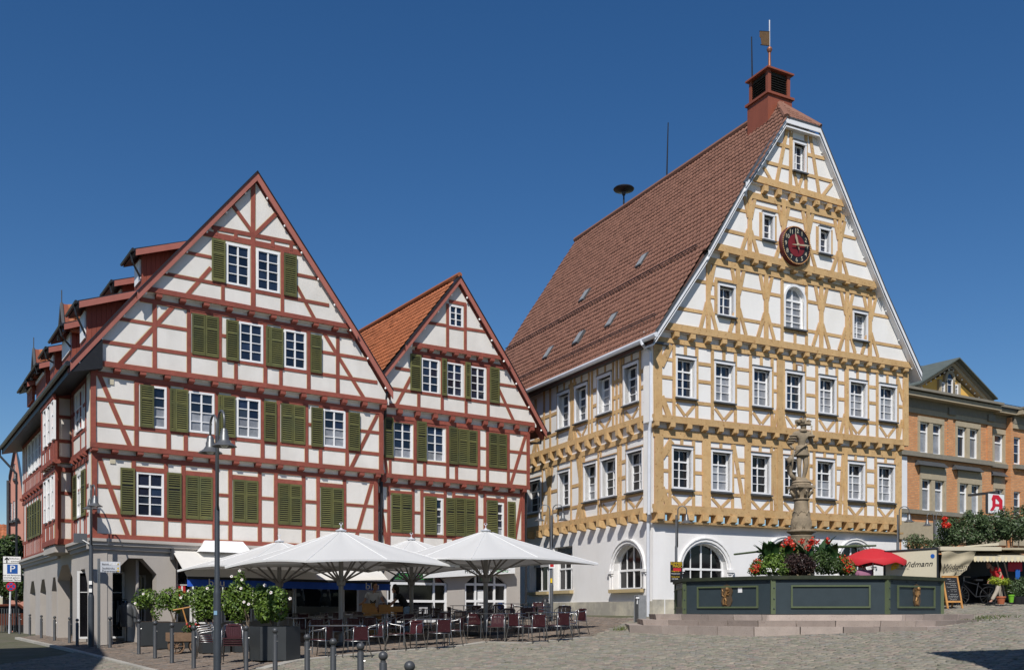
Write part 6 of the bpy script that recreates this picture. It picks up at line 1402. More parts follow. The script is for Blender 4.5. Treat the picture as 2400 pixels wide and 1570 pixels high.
for s in (-1,1):
    mb=MB();mb.tube([c+Vector((s*.17,-.1,0)),c+Vector((s*.02,.0,.55))],.025,6);mb.tube([c+Vector((s*.17,.15,0)),c+Vector((s*.02,.03,.55))],.02,6);mb.build('leg',M['zinc'],t)
# ================================================================ CAFE
def umbrella(X,Y,zg,zr,za,ang,half,label):
    c=Vector((X,Y,zg));t=thing('cafe_umbrella',label,'umbrella',c,'large white cafe umbrellas')
    n=48;rs=[0,.06,.2,.4,.6,.8,1.];vs=[];fs=[];tint=[]
    for r in rs:
        for i in range(n):
            a=2*math.pi*i/n;m=max(abs(math.cos(a)),abs(math.sin(a)));R=half/m*r;edge=(1/m-1)/(math.sqrt(2)-1)
            sag=.05*math.sin(math.pi*r)*(1-abs(math.cos(4*a)))
            z=za-(za-zr)*(r**.94)*(.90+.10*edge if r>0 else 1)-sag-.0;b=a+ang
            vs.append((X+R*math.cos(b),Y+R*math.sin(b),z))
    for j in range(len(rs)-1):
        for i in range(n): fs.append((j*n+i,j*n+(i+1)%n,(j+1)*n+(i+1)%n,(j+1)*n+i))
    mb=MB();mb.add(vs,fs);cn=mb.build('canopy',M['canvas_t'],t,True)
    mb=MB();m0=(len(rs)-1)*n;mb.add([v for v in vs[m0:]]+[(v[0],v[1],v[2]-.05) for v in vs[m0:]],[(i,(i+1)%n,n+(i+1)%n,n+i) for i in range(n)]);mb.build('hem',M['canvas'],cn)
    mb=MB();mb.lathe([(.085,0),(.085,.02),(.075,.03),(.07,za-zg-.1)],c,12);mb.build('pole',M['pole_grey'],t)
    mb=MB();mb.box(c+Vector((0,0,.05)),1.0,1.0,.1,rz=ang);mb.build('base',M['anthracite'],t)
    
    for i in range(8):
        a=2*math.pi*i/8;sm=[vs[j*n+i*(n//8)] for j in range(1,len(rs))];q=MB();q.tube([(x,y,z+.004) for x,y,z in sm],.012,4);q.build('seam',M['canvas'],cn)
    hub=zr-.42;mb=MB();mb.lathe([(.075,-.16),(.12,-.14),(.14,0),(.14,.08),(.08,.1)],Vector((X,Y,hub)),12);mb.build('hub',M['pole_grey'],t)
    for i in range(8):
        a=ang+i*math.pi/4;rr=(half*1.414 if i%2 else half);d=Vector((math.cos(a),math.sin(a),0));e=.98*(1 if i%2 else .985)
        ze=za-(za-zr)*(.94*(1 if i%2 else .9));
        mb=MB();mb.tube([Vector((X,Y,za-.2))+d*.08,Vector((X,Y,ze-.10))+d*rr*.96],.018,5);rb=mb.build('rib',M['pole_grey'],t)
        f_=.5;zm=za-.2+(ze-.1-za+.2)*f_;mb=MB();mb.tube([Vector((X,Y,hub))+d*.12,Vector((X,Y,zm-.02))+d*rr*.96*f_],.03,6);mb.build('strut',M['pole_grey'],rb)
    mb=MB();mb.lathe([(.15,-.03),(.17,0),(.05,.04),(.03,.07)],Vector((X,Y,za)),14);mb.tube([Vector((X,Y,za+.08)),Vector((X,Y,za+.15)),Vector((X+.05,Y,za+.2)),Vector((X,Y,za+.25)),Vector((X-.05,Y,za+.2)),Vector((X,Y,za+.15))],.012,5);mb.build('cap',M['zinc'],t)
    return t
m=bpy.data.materials.new('white_umbrella_canvas');m.use_nodes=True;nt_=m.node_tree;b_=nt_.nodes['Principled BSDF'];b_.inputs['Base Color'].default_value=(.66,.66,.65,1);b_.inputs['Roughness'].default_value=.85
tr_=nt_.nodes.new('ShaderNodeBsdfTranslucent');tr_.inputs[0].default_value=(.5,.48,.44,1);ms_=nt_.nodes.new('ShaderNodeMixShader');ms_.inputs[0].default_value=.16
nt_.links.new(b_.outputs[0],ms_.inputs[1]);nt_.links.new(tr_.outputs[0],ms_.inputs[2]);nt_.links.new(ms_.outputs[0],nt_.nodes['Material Output'].inputs[0]);M['canvas_t']=m
UA=math.radians(40)
for X,Y,zr,za,lb in ((-5.05,30.0,2.90,3.965,'large white umbrella in the front row, left of the two'),(-.83,32,3.06,4.12,'large white umbrella in the front row, right of the two'),(-7.79,34,2.95,3.92,'white umbrella in the rear row before the blue awning'),(-3.57,36,3.05,4.13,'white umbrella in the rear row before the hearing aid shop')):
    umbrella(X,Y,gz(X,Y),zr,za,UA,2.5,lb)
def make_chair():
    t=thing('cafe_chair','','chair');mb=MB();r=.0125
    for s in (-1,1):
        mb.tube([(s*.27,.25,0),(s*.25,.2,.35),(s*.245,.19,.60),(s*.245,.15,.655),(s*.24,.05,.67),(s*.23,-.14,.70),(s*.19,-.235,.745),(s*.1,-.262,.775),(0,-.268,.78)],r,6,True)
        mb.tube([(s*.25,-.33,0),(s*.215,-.235,.40),(s*.20,-.235,.60),(s*.19,-.235,.745)],r,6)
        mb.tube([(s*.235,.2,.42),(s*.225,-.23,.41)],r,6)
    mb.tube([(-.235,.2,.42),(.235,.2,.42)],r,6);mb.tube([(-.22,-.23,.41),(.22,-.23,.41)],r,6)
    mb.build('frame',M['steel'],t,True)
    mb=MB()
    for i in range(9): x=-.2+i*.05;mb.hexa([(x-.021,-.21,.425),(x+.021,-.21,.425),(x+.021,.22,.435),(x-.021,.22,.435),(x-.021,-.21,.44),(x+.021,-.21,.44),(x+.021,.22,.45),(x-.021,.22,.45)])
    mb.box((0,.215,.435),.44,.04,.03);mb.box((0,-.2,.43),.42,.03,.03);mb.build('seat',M['wine'],t)
    mb=MB()
    for i in range(9):
        x=-.17+i*.0425;y=-.245+.02*(abs(x)/.17)**2;mb.hexa([(x-.018,y+.012,.45),(x+.018,y+.012,.45),(x+.018,y,.45),(x-.018,y,.45),(x-.018,y-.02,.76),(x+.018,y-.02,.76),(x+.018,y-.032,.76),(x-.018,y-.032,.76)])
    mb.box((0,-.252,.755),.38,.025,.05);mb.box((0,-.232,.47),.38,.02,.05);mb.build('backrest',M['wine'],t)
    return t
def make_table():
    t=thing('cafe_table','','table');mb=MB();mb.box((0,0,.735),1.2,.8,.022);mb.build('table_top',M['table'],t)
    mb=MB();q=.405;q2=.605
    mb.tube([(-q2,-q,.735),(q2,-q,.735),(q2,q,.735),(-q2,q,.735)],.013,6,close=True);mb.build('rim',M['steel'],t)
    for sx in (-1,1):
        for sy in (-1,1): mb=MB();mb.tube([(sx*.54,sy*.34,0),(sx*.53,sy*.33,.725)],.014,6);mb.build('leg',M['steel'],t)
    return t
CH=make_chair();TBl=make_table();uc=ut=False
fr=[(752,1538,1.2),(836,1540,.5),(872,1528,1.9),(930,1523,-1.6),(966,1521,2.6),(1031,1519,.45),(1063,1512,1.3),(1108,1497,.2),(1164,1503,2.9),(1218,1502,-.9),(1254,1505,.35),(1309,1501,.5),(1332,1494,1.4),(1349,1487,2.0)]
def label_rows(lst,fmt): return [fmt.format(ordn[i]) for i in range(len(lst))]
for (px,py,rz),lb in zip(fr,label_rows(fr,'wine red slatted cafe chair in the front row, {} from the left')):
    p=gp(px,py);place(CH,not uc,p,rz+UA-.6,lb,'chair','wine red cafe chairs on the terrace');uc=True
rows=[[(712,1505),(742,1511),(782,1512),(822,1508),(868,1506),(905,1503),(952,1497),(992,1496),(1042,1492),(1080,1489),(1140,1484),(1190,1482),(1232,1480),(1275,1478),(1320,1476)],[(705,1489),(750,1487),(795,1486),(838,1485),(930,1481),(975,1479),(1020,1476),(1068,1473),(1110,1470),(1165,1467),(1215,1464),(1262,1462)]]
for k,rw_ in enumerate(rows):
    for (px,py),lb in zip(rw_,label_rows(rw_,'cafe chair standing in the {} row under the umbrellas, '.format('second' if k==0 else 'rear')+'{} from the left')):
        p=gp(px,py);place(CH,False,p,RND.choice([.4,1.9,-1.2,2.9,.2])+RND.uniform(-.3,.3),lb,'chair','wine red cafe chairs on the terrace')
tb=[[(790,1531),(1000,1512),(1176,1496),(1290,1494)],[(735,1502),(850,1497),(925,1494),(1075,1484),(1240,1473)],[(700,1483),(790,1479),(960,1474),(1100,1464),(1190,1460)]]
for k,rw_ in enumerate(tb):
    for (px,py),lb in zip(rw_,label_rows(rw_,'grey cafe table in the {} row, '.format(['front','middle','rear'][k])+'{} from the left')):
        p=gp(px,py);place(TBl,not ut,p,UA+RND.uniform(-.15,.15),lb,'table','grey cafe tables on the terrace');ut=True
for px,py,rz,n,nm in ((546,1552,math.radians(192),4,'near'),(484,1541,math.radians(105),4,'left')):
    p=gp(px,py)
    for i in range(n):
        lb='%s chair of the stack of chairs %s'%(['lowest','second lowest','third','topmost'][i],'right of the foreground lamp post' if nm=='near' else 'left of the foreground lamp post')
        place(CH,False,p+Vector((math.sin(rz)*-.03*i,math.cos(rz)*.03*i,.055*i)),rz,lb,'chair','stacked wine red chairs by the lamp')
# planters, hibiscus shrubs
def leaves(name,mat,parent,blobs,n,size,seed,kind=None,flat=.35,shape=(1,.55),shell=.55,ang=None):
    """real leaves: small folded blades scattered through the crown"""
    rng=np.random.default_rng(seed);o0=ORG[parent.name] if parent else Vector((0,0,0));C=[];Nn=[]
    wt=np.array([b[3]*b[4]*b[5] for b in blobs])**.7;wt=wt/wt.sum();cnt=rng.multinomial(n,wt)
    for b,k in zip(blobs,cnt):
        d=rng.normal(size=(k,3));d/=np.linalg.norm(d,axis=1)[:,None];r=rng.uniform(0,1,k)**(1/3.);r=np.where(rng.uniform(size=k)<shell,.72+.33*rng.uniform(size=k)**1.3,r)
        C.append(np.array(b[:3])+d*r[:,None]*np.array(b[3:6]));Nn.append(d+rng.normal(size=(k,3))*.55+np.array([0,0,flat]))
    C=np.concatenate(C);Nn=np.concatenate(Nn);Nn/=np.linalg.norm(Nn,axis=1)[:,None];m=len(C)
    T=np.cross(Nn,rng.normal(size=(m,3)));T/=np.linalg.norm(T,axis=1)[:,None]+1e-9;B=np.cross(Nn,T);s=size*rng.uniform(.6,1.25,m)[:,None]
    a=s*shape[0];w_=s*shape[1]
    v=np.stack([C-T*a*.5,C+B*w_*.5+Nn*w_*.18,C+T*a*.55,C-B*w_*.5+Nn*w_*.18],1)-np.array(o0)
    me=bpy.data.meshes.new(name);f=np.arange(m*4).reshape(-1,4);f=np.concatenate([f[:,[0,1,2]],f[:,[0,2,3]]])
    me.from_pydata(v.reshape(-1,3).tolist(),[],f.tolist());me.materials.append(mat);tt=rng.uniform(0,1,m);at_=me.attributes.new('tint','FLOAT','FACE');at_.data.foreach_set('value',np.concatenate([tt,tt]))
    o=bpy.data.objects.new(name,me);COL.objects.link(o);ORG[o.name]=o0
    if parent: o.parent=parent
    o['kind']=kind or 'stuff'
    return o
def planter(c,r,h,n,rz,label):
    t=thing('planter',label,'planter',c,'anthracite planters of the cafe');mb=MB();pts=[(r*math.cos(rz+2*math.pi*i/n),r*math.sin(rz+2*math.pi*i/n)) for i in range(n)]
    for i in range(n):
        a,b=Vector((*pts[i],0)),Vector((*pts[(i+1)%n],0));g=(b-a)*.004;a2,b2=a*.94,b*.94;q=MB();z0,z1=Vector((0,0,.04)),Vector((0,0,h));q.hexa([c+a+g+z0,c+b-g+z0,c+b2+z0,c+a2+z0,c+a+g+z1,c+b-g+z1,c+b2+z1,c+a2+z1]);q.build('side_panel',M['planter'],t)
    q=MB();q.prism([c+Vector((x*.95,y*.95,h-.08)) for x,y in pts],(0,0,-h+.16));q.build('soil',M['soil'],t);return t
def wbox_planter(c,lx,ly,h,rz,label):
    t=thing('planter',label,'planter',c,'anthracite planters of the cafe');mb=MB();mb.box(c+Vector((0,0,h/2+.03)),lx,ly,h,rz=rz);mb.build('box',M['planter'],t)
    mb=MB();mb.box(c+Vector((0,0,h+.035)),lx*.9,ly*.9,.02,rz=rz);mb.build('soil',M['soil'],t)
    mb=MB();mb.box(c+Vector((0,0,.015)),lx*.85,ly*.85,.03,rz=rz);mb.build('foot',M['black'],t);return t
pc=gp(633,1551);pc=Vector((pc.x,pc.y+.5,gz(pc.x,pc.y)));planter(pc,.62,.86,6,.15,'large hexagonal anthracite planter in front of the cafe')
c1=gp(356,1514);c1.y+=.3;wbox_planter(c1,.95,.6,.75,.5,'left anthracite box planter behind the bollards, by the passage')
c2=gp(398,1521);c2.y+=.3;wbox_planter(c2,1.05,.6,.78,.5,'middle anthracite box planter behind the wooden handcart')
c3=gp(487,1533);c3.y+=.6;wbox_planter(c3,.75,.6,.62,.5,'anthracite box planter behind the stacked chairs')
c4=gp(560,1532);c4.y+=1.0;wbox_planter(c4,.9,.6,.62,.5,'anthracite box planter between the stacked chairs and the hexagonal planter')
def shrub(base,label,blobs,n,seed,stems,flowers=(),ls=.1):
    t=thing('hibiscus_shrub',label,'shrub',base,'white flowering shrubs in planters')
    mb=MB()
    for s in stems:
        pts=[base];e=Vector(s)
        for i in range(1,5): pts.append(base.lerp(e,i/4)+Vector((RND.uniform(-.05,.05),RND.uniform(-.05,.05),0)))
        mb.tube(pts,[.028,.024,.02,.014,.008],6)
    mb.build('stems',M['bark'],t);leaves('foliage',M['leaf'],t,blobs,n,ls,seed)
    for f in flowers:
        q=MB();p=Vector(f);nrm=Vector((-.1,-1,.3)).normalized();x=nrm.cross(Vector((0,0,1))).normalized();y=x.cross(nrm)
        for i in range(5):
            a=2*math.pi*i/5;d=x*math.cos(a)+y*math.sin(a);e=nrm.cross(d);q.add([p,p+d*.028+e*.022+nrm*.008,p+d*.047+nrm*.012,p+d*.028-e*.022+nrm*.008],[(0,1,2,3)])
        fl=q.build('blossom',M['petal_white'],t);q=MB();q.ball(p+nrm*.012,.014,6);q.build('blossom_heart',M['petal_red'],fl)
def blob(px,py,D,rx,rz_,ry=None): # crown lobe at a photo point, radii in photo px
    k=D/F;q=at(px,py,D);return (q.x,q.y,q.z,rx*k,(ry or rx)*k,rz_*k)
sh=[(c1,.78,'low leaning white hibiscus in the left box planter',[(342,1402,31,24),(330,1412,16,16),(368,1430,14,26),(352,1398,20,18)],700,[(336,1391),(317,1413)],[(350,1420),(366,1440)]),
(c2,.8,'bushy light green hibiscus above the wooden handcart',[(402,1397,32,22),(425,1402,22,18),(385,1408,20,20),(412,1420,18,18)],1150,[(424,1400),(442,1384)],[(395,1410),(415,1405)]),
(c3,.65,'broad hibiscus left of the foreground lamp post',[(465,1400,26,26),(490,1395,28,26),(470,1430,22,26),(500,1420,20,30)],1350,[(486,1378)],[(465,1420),(490,1410)]),
(c4,.65,'tallest white hibiscus right of the foreground lamp post',[(535,1405,26,30),(560,1385,24,36),(565,1352,10,18),(555,1430,26,30),(585,1400,22,28)],1650,[(543,1350),(562,1337),(567,1358),(565,1378),(572,1410),(583,1415)],[(545,1420),(565,1380),(580,1420)]),
(pc,.86,'dense round hibiscus in the hexagonal planter',[(635,1405,30,34),(650,1425,26,34),(618,1430,22,30),(612,1385,18,18),(655,1395,20,20)],1750,[(635,1388),(621,1371),(680,1402)],[(640,1430),(620,1420)])]
for i,(c,h,lb,bs,n,fl,st) in enumerate(sh):
    D=c.y;b=c+Vector((0,0,h-.05));shrub(b,lb,[blob(x,y,D,rx,rz_,min(rx,22)) for x,y,rx,rz_ in bs],n,20+i,[at(x,y,D) for x,y in st],[at(x,y,D-.42) for x,y in fl],.105)
# wooden handcart
cc_=gp(432,1531);cc_.y+=.2;t=thing('wooden_handcart','small old wooden handcart with spoked wheels and raised handle used as planter','handcart',cc_)
cd=Vector((.92,.38,0));cn=Vector((-.38,.92,0));up=Vector((0,0,1))
for e,f in ((-.28,-.22),(-.28,.22),(.28,-.22),(.28,.22)):
    w_=cc_+cd*e+cn*f+up*.21;mb=MB();mb.tube([w_+(cd*math.cos(a)+up*math.sin(a))*.2 for a in [i*math.pi/10 for i in range(20)]],.022,6,close=True)
    wh=mb.build('wheel',M['oldwood'],t);mb=MB()
    for i in range(8): a=i*math.pi/4;mb.tube([w_,w_+(cd*math.cos(a)+up*math.sin(a))*.2],.012,5)
    mb.lathe([(.04,-.05),(.04,.05)],w_,10,(cd,up,cn));mb.build('spokes',M['oldwood'],wh)
mb=MB();
for i in range(4): mb.box(cc_+up*.33+cn*(-.18+i*.12),1.0,.11,.025,ax=(cd,cn,up))
mb.build('floor_boards',M['oldwood'],t)
for s in (-1,1):
    mb=MB();mb.box(cc_+up*.47+cn*s*.26,1.1,.025,.24,ax=(cd,(cn+up*s*.0),up));mb.build('side_board',M['oldwood'],t)
    mb=MB();mb.box(cc_+up*.46+cd*s*.5,.025,.5,.22,ax=(cd,cn,up));mb.build('end_board',M['oldwood'],t)
hb=at(452,1508,cc_.y);ht=at(428,1425,cc_.y-.1);mb=MB();mb.tube([hb,ht],.02,6);mb.tube([ht-cd*.26+up*-.05,ht+cd*.26+up*.05],.022,6);mb.build('handle',M['wood'],t)
leaves('foliage',M['leaf_dk'],t,[blob(440,1474,cc_.y,14,10),blob(455,1466,cc_.y,14,14)],350,.08,77)
for i in range(5): q=MB();q.ball(at(438+i*7,1462+5*(i%3),cc_.y-.2),.035,6);q.build('flower',M['petal_red'],t)
# clothes on a stand in the passage, figures in the window
c=Vector(((297-CX)/F*35.2,35.2,0));c.z=gz(c.x,c.y);t=thing('clothes_bust','grey jacket on a dress stand in the passage arch','clothes stand',c)
mb=MB();mb.tube([c,c+Vector((0,0,1.45))],.02,6);mb.lathe([(.2,0),(.2,.02),(.03,.04)],c,12);mb.build('stand',M['black'],t)
mb=MB();mb.lathe([(.20,.55),(.225,.7),(.22,.95),(.25,1.15),(.24,1.28),(.14,1.36),(.06,1.4)],c,16,sq=.6);
for s in (-1,1): mb.tube([c+Vector((s*.2,0,1.28)),c+Vector((s*.29,0,1.1)),c+Vector((s*.30,-.02,.72))],[.07,.07,.05],8)
fix(mb.build('jacket',M['slate'],t))
c=Vector(((270-CX)/F*36.5,36.5,0));c.z=gz(c.x,c.y);t=thing('clothes_rack','dark clothes rack with hanging garments deep in the passage','clothes rack',c)
mb=MB();mb.tube([c+Vector((-.5,0,0)),c+Vector((-.5,0,1.5)),c+Vector((.5,0,1.5)),c+Vector((.5,0,0))],.02,6);mb.build('frame',M['black'],t)
for i in range(7):
    mb=MB();q=c+Vector((-.42+i*.14,0,0));mb.hexa([q+Vector((-.04,-.2,.6)),q+Vector((.04,-.2,.6)),q+Vector((.04,.2,.6)),q+Vector((-.04,.2,.6)),q+Vector((-.03,-.12,1.45)),q+Vector((.03,-.12,1.45)),q+Vector((.03,.12,1.45)),q+Vector((-.03,.12,1.45))]);mb.build('garment',[M['black'],M['darkpants'],M['denim'],M['tee_black']][i%4],t)
def mannequin(px,D,y0,y1,label,arm):
    k=D/F;P=lambda x,y,d=0:at(px+x,y,D+d);H=(y0-y1);y=lambda f:y0-H*f
    t=thing('mannequin',label,'mannequin',at(px,y0,D),'mannequins in the fashion shop window')
    V_=[P(0,y(.52)),P(0,y(.62)),P(0,y(.74)),P(0,y(.83)),P(0,y(.87)),P(-4,y(.50)),P(-6,y(.28)),P(-9,y(.03)),P(4,y(.50)),P(5,y(.28)),P(5,y(.03)),P(-8,y(.81)),P(arm[0],y(arm[1])),P(arm[2],y(arm[3])),P(8,y(.81)),P(11,y(.64)),P(13,y(.5))]
    E_=[(0,1),(1,2),(2,3),(3,4),(0,5),(5,6),(6,7),(0,8),(8,9),(9,10),(3,11),(11,12),(12,13),(3,14),(14,15),(15,16)]
    R_=[.14,.12,.14,.10,.05,.09,.06,.035,.09,.06,.035,.06,.04,.03,.06,.04,.03];o=skin('body',V_,E_,R_,M['mannequin'],t,2)
    mb=MB();mb.ball(P(0,y(.935)),.1,10,(.85,1,1.15));mb.build('head',M['mannequin'],t,True)
    mb=MB();c=P(0,y(.35));mb.lathe([(.24,0),(.2,(.2*H)*k),(.15,.3*H*k),(.19,.42*H*k),(.12,.5*H*k)],c,14,sq=.7);mb.build('dress',M['slate'],t,True)
mannequin(700,RF.P(700,1400,-.65).y,1448,1366,'shop window mannequin on the left, in a short skirt',(-12,.66,-11,.5))
mannequin(762,RF.P(762,1400,-.65).y,1446,1368,'shop window mannequin on the right, with arm raised to its hat',(-17,.86,-8,.95))
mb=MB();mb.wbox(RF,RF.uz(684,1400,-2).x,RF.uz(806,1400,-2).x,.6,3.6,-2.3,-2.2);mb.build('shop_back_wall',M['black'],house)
c=at(432,1404,37);t=thing('hanging_sports_shirt','red and white striped shirt in the narrow shop window','shirt',RF.P(430,1420,-.1))
p=RF.P(427,1410,-.12);a=RF.uz(424,1395,-.14);
for i,(x0,x1,mt) in enumerate(((418,424,'redcloth'),(424,428,'sign_white'),(428,434,'redcloth'))):
    mb=MB();q0=RF.uz(x0,1420,-.13);q1=RF.uz(x1,1366,-.13);mb.wbox(RF,q0.x,q1.x,q0.y+.3,q1.y-.1,-.15,-.1);mb.build('cloth_panel',M[mt],t)
# ================================================================ FOUNTAIN
FC=Vector((9.0,31.6,0));ZT=1.49;ROT=math.radians(22.5-4)
def octa(R,z,rot=ROT,fy=1.): return [Vector((FC.x+R*math.cos(rot+i*math.pi/4),FC.y+fy*R*math.sin(rot+i*math.pi/4),z)) for i in range(8)]
st=thing('fountain_steps','three octagonal steps of pink granite blocks round the fountain basin','steps',Vector((FC.x,FC.y,ZT-.5)))
for lv,(R,z1) in enumerate(((5.0,ZT),(5.42,ZT-.16),(5.84,ZT-.32))):
    P=octa(R,z1,fy=.91);Q=octa(R-.62,z1,fy=.91)
    for i in range(8):
        a,b,c,d=P[i],P[(i+1)%8],Q[(i+1)%8],Q[i];n=4;cuts=[0]+sorted([(k+RND.uniform(-.12,.12))/n for k in range(1,n)])+[1]
        for s,e in zip(cuts,cuts[1:]):
            g=.003;mb=MB();lo=Vector((0,0,-.17 if lv<2 else -.5));j=Vector((0,0,RND.uniform(-.004,.004)))
            p=[a.lerp(b,s+g),a.lerp(b,e-g),d.lerp(c,e-g),d.lerp(c,s+g)];p=[x+j for x in p]
            o=(p[0]+p[1])/2-Vector((FC.x,FC.y,z1));o=Vector((o.x,o.y,0)).normalized()*.012
            mb.hexa([p[0]+lo-o*2.5,p[1]+lo-o*2.5,p[2]+lo,p[3]+lo]+[p[0],p[1],p[2],p[3]]);q=mb.build('step_stone',M['granite'],st)
            me=q.data;at_=me.attributes.new('tint','FLOAT','FACE')
mb=MB();mb.prism(octa(4.6,ZT-.004),(0,0,-.6));mb.build('platform_paving',M['granite'],st)
fo=thing('fountain','octagonal blue green iron fountain basin with green framed panels and gilded crests','fountain',Vector((FC.x,FC.y,ZT)))
RB_=4.05;zb,zt_=ZT+.01,ZT+1.07
B0,B1=octa(RB_,zb),octa(RB_,zt_)
for i in range(8):
    a,b=B0[i],B0[(i+1)%8];up=Vector((0,0,zt_-zb-.12));d=(b-a).normalized();nrm=Vector((d.y,-d.x,0))
    pl=Plane.__new__(Plane);pl.p=Vector((a.x,a.y,0));pl.d=d;pl.n=nrm if nrm.dot(a-FC)>0 else -nrm;L=(b-a).length
    mb=MB();mb.wbox(pl,.05,L-.05,zb,zt_-.1,-.12,0);pn=mb.build('basin_panel',M['iron_green'],fo)
    mb=MB();u0_,u1_,z0_,z1__=.48,L-.48,zb+.17,zt_-.26;w_=.045
    for (x0,x1,y0,y1) in ((u0_,u1_,z0_,z0_+w_),(u0_,u1_,z1__-w_,z1__),(u0_,u0_+w_,z0_+w_,z1__-w_),(u1_-w_,u1_,z0_+w_,z1__-w_)): mb.wbox(pl,x0,x1,y0,y1,0,.04)
    mb.build('panel_frame',M['iron_trim'],pn)
    mb=MB();mb.wbox(pl,-.065,.065,zb,zt_-.1,-.1,.03);mb.build('corner_post',M['iron_trim'],fo)
    mb=MB()
    for z in (zb+.15,zb+.42,zb+.72): mb.ball(pl.W(.02,z,.035),.024,6)
    for x in (.2,L-.2,L*.5,L*.33): mb.ball(pl.W(x,zt_-.16,.005),.02,6)
    mb.build('rivets',M['iron_green'],pn,kind='stuff')
    mb=MB();e=.05;p=octa(RB_+.09,zt_)[i];q=octa(RB_+.09,zt_)[(i+1)%8];pi=octa(RB_-.22,zt_)[i];qi=octa(RB_-.22,zt_)[(i+1)%8];dn=Vector((0,0,-.1))
    mb.hexa([p+dn,q+dn,qi+dn,pi+dn,p,q,qi,pi]);mb.build('rim',M['rim_moss'] if 'rim_moss' in M else M['iron_green'],fo)
    if i in (4,6):
        c=L*.5;zc_=(z0_+z1__)/2+.02;mb=MB();out=[(-.17,.26),(-.10,.31),(0,.34),(.10,.31),(.17,.26),(.20,.12),(.16,0),(.19,-.14),(.14,-.26),(0,-.33),(-.14,-.26),(-.19,-.14),(-.16,0),(-.20,.12)]
        mb.prism([pl.W(c+x,zc_+y,.0) for x,y in out],pl.n*.035);sh_=mb.build('crest',M['bronze_dk'] if 'bronze_dk' in M else M['gold'],pn)
        mb=MB();R=lambda pts,r: mb.tube([pl.W(c+x,zc_+y,.05) for x,y in pts],r,6)
        R([(-.05,-.02),(.0,.08),(.02,.15)],.045);mb.ball(pl.W(c+.04,zc_+.21,.055),.055,8);R([(.02,.12),(.09,.14),(.11,.19)],.018);R([(.0,.06),(.09,.04),(.11,.09)],.018);R([(-.05,-.02),(.0,-.12),(-.03,-.22),(.03,-.24)],.025);R([(-.06,-.03),(-.1,-.13),(-.09,-.22),(-.05,-.23)],.025);R([(-.07,-.02),(-.13,.04),(-.11,.14),(-.14,.2)],.015)
        mb.build('crest_relief',M['gold'],sh_)
    if i==4: mb=MB();mb.wbox(pl,L*.5+.38,L*.5+.52,zt_-.45,zt_-.28,.0,.006);mb.build('sticker',M['sign_white'],pn)
    if i==4:
        pass
mb=MB();mb.prism(octa(RB_-.15,ZT+.85),(0,0,-.2));mb.build('planting_bed',M['soil'],fo)
# column and statue
kS=FC.y/F
co_=thing('fountain_column','carved sandstone column with leaf capital rising from the basin','column',Vector((FC.x,FC.y,ZT+.2)))
zy=lambda y:1.6+(1430-(960+y/4.577))*kS
mb=MB();mb.lathe([(.40,ZT+.3),(.40,zy(1520)),(.37,zy(1470)),(.38,zy(1400)),(.42,zy(1355)),(.40,zy(1350)),(.30,zy(1345)),(.33,zy(1335)),(.445,zy(1310)),(.445,zy(1298)),(.33,zy(1290)),(.315,zy(1275)),(.325,zy(1240)),(.315,zy(1200)),(.27,zy(1150)),(.235,zy(1100)),(.22,zy(1040)),(.215,zy(980))],Vector((FC.x,FC.y,0)),28);fix(mb.build('shaft',M['stone'],co_))
mb=MB();c0=Vector((FC.x,FC.y,0))
for z,n_,rr,hh in ((zy(1250),7,.30,.30),(zy(1420),6,.39,.3),(zy(1120),6,.235,.25)):
    for i in range(n_):
        a=2*math.pi*i/n_+z;d=Vector((math.cos(a),math.sin(a),0));s=Vector((-d.y,d.x,0));p=c0+Vector((0,0,z))+d*(rr-.01)
        mb.tube([p-s*.1-Vector((0,0,hh*.4)),p-s*.12+d*.0+Vector((0,0,0)),p-s*.04+Vector((0,0,hh*.35)),p+s*.06+Vector((0,0,hh*.2)),p+s*.03+Vector((0,0,0))],[.015,.028,.03,.025,.02],6)
        mb.tube([p+s*.1-Vector((0,0,hh*.4)),p+s*.13,p+s*.05+Vector((0,0,hh*.45))],[.015,.025,.012],6)
mb.build('carved_foliage',M['stone'],co_,True)
mb=MB();mb.lathe([(.235,zy(972)),(.25,zy(965)),(.25,zy(958)),(.215,zy(950)),(.22,zy(930)),(.27,zy(870)),(.32,zy(842))],c0,24);mb.box(Vector((FC.x,FC.y,zy(830))),.62,.62,.075,rz=.3);fix(mb.build('capital',M['stone'],co_))
mb=MB()
for i in range(8):
    a=2*math.pi*i/8+.2;d=Vector((math.cos(a),math.sin(a),0));p=c0+d*.23+Vector((0,0,zy(940)));mb.tube([p,p+d*.05+Vector((0,0,.1)),p+d*.12+Vector((0,0,.19)),p+d*.15+Vector((0,0,.14)),p+d*.12+Vector((0,0,.11))],[.035,.045,.035,.025,.015],6)
    if i%2: q=c0+d*.36+Vector((0,0,zy(850)));s=Vector((-d.y,d.x,0));mb.tube([q+(d*math.cos(b)+Vector((0,0,1))*math.sin(b))*.07*(1-b/9) for b in [j*.7 for j in range(9)]],.022,6)
mb.build('capital_leaves',M['stone'],co_,True)
sp=lambda x,y,d=0.:Vector((FC.x+(x-440)*kS/4.577,FC.y+d,zy(y)))
mb=MB();mb.lathe([(.29,zy(818)),(.30,zy(805)),(.28,zy(790)),(.30,zy(780)),(.25,zy(762)),(.1,zy(750))],c0,18);pb_=mb.build('statue_plinth',M['stone'],co_);fix(pb_)
stt=thing('knight_statue','sandstone knight statue with plumed hat, sword and staff, seen from behind','statue',Vector((FC.x,FC.y,zy(770))))
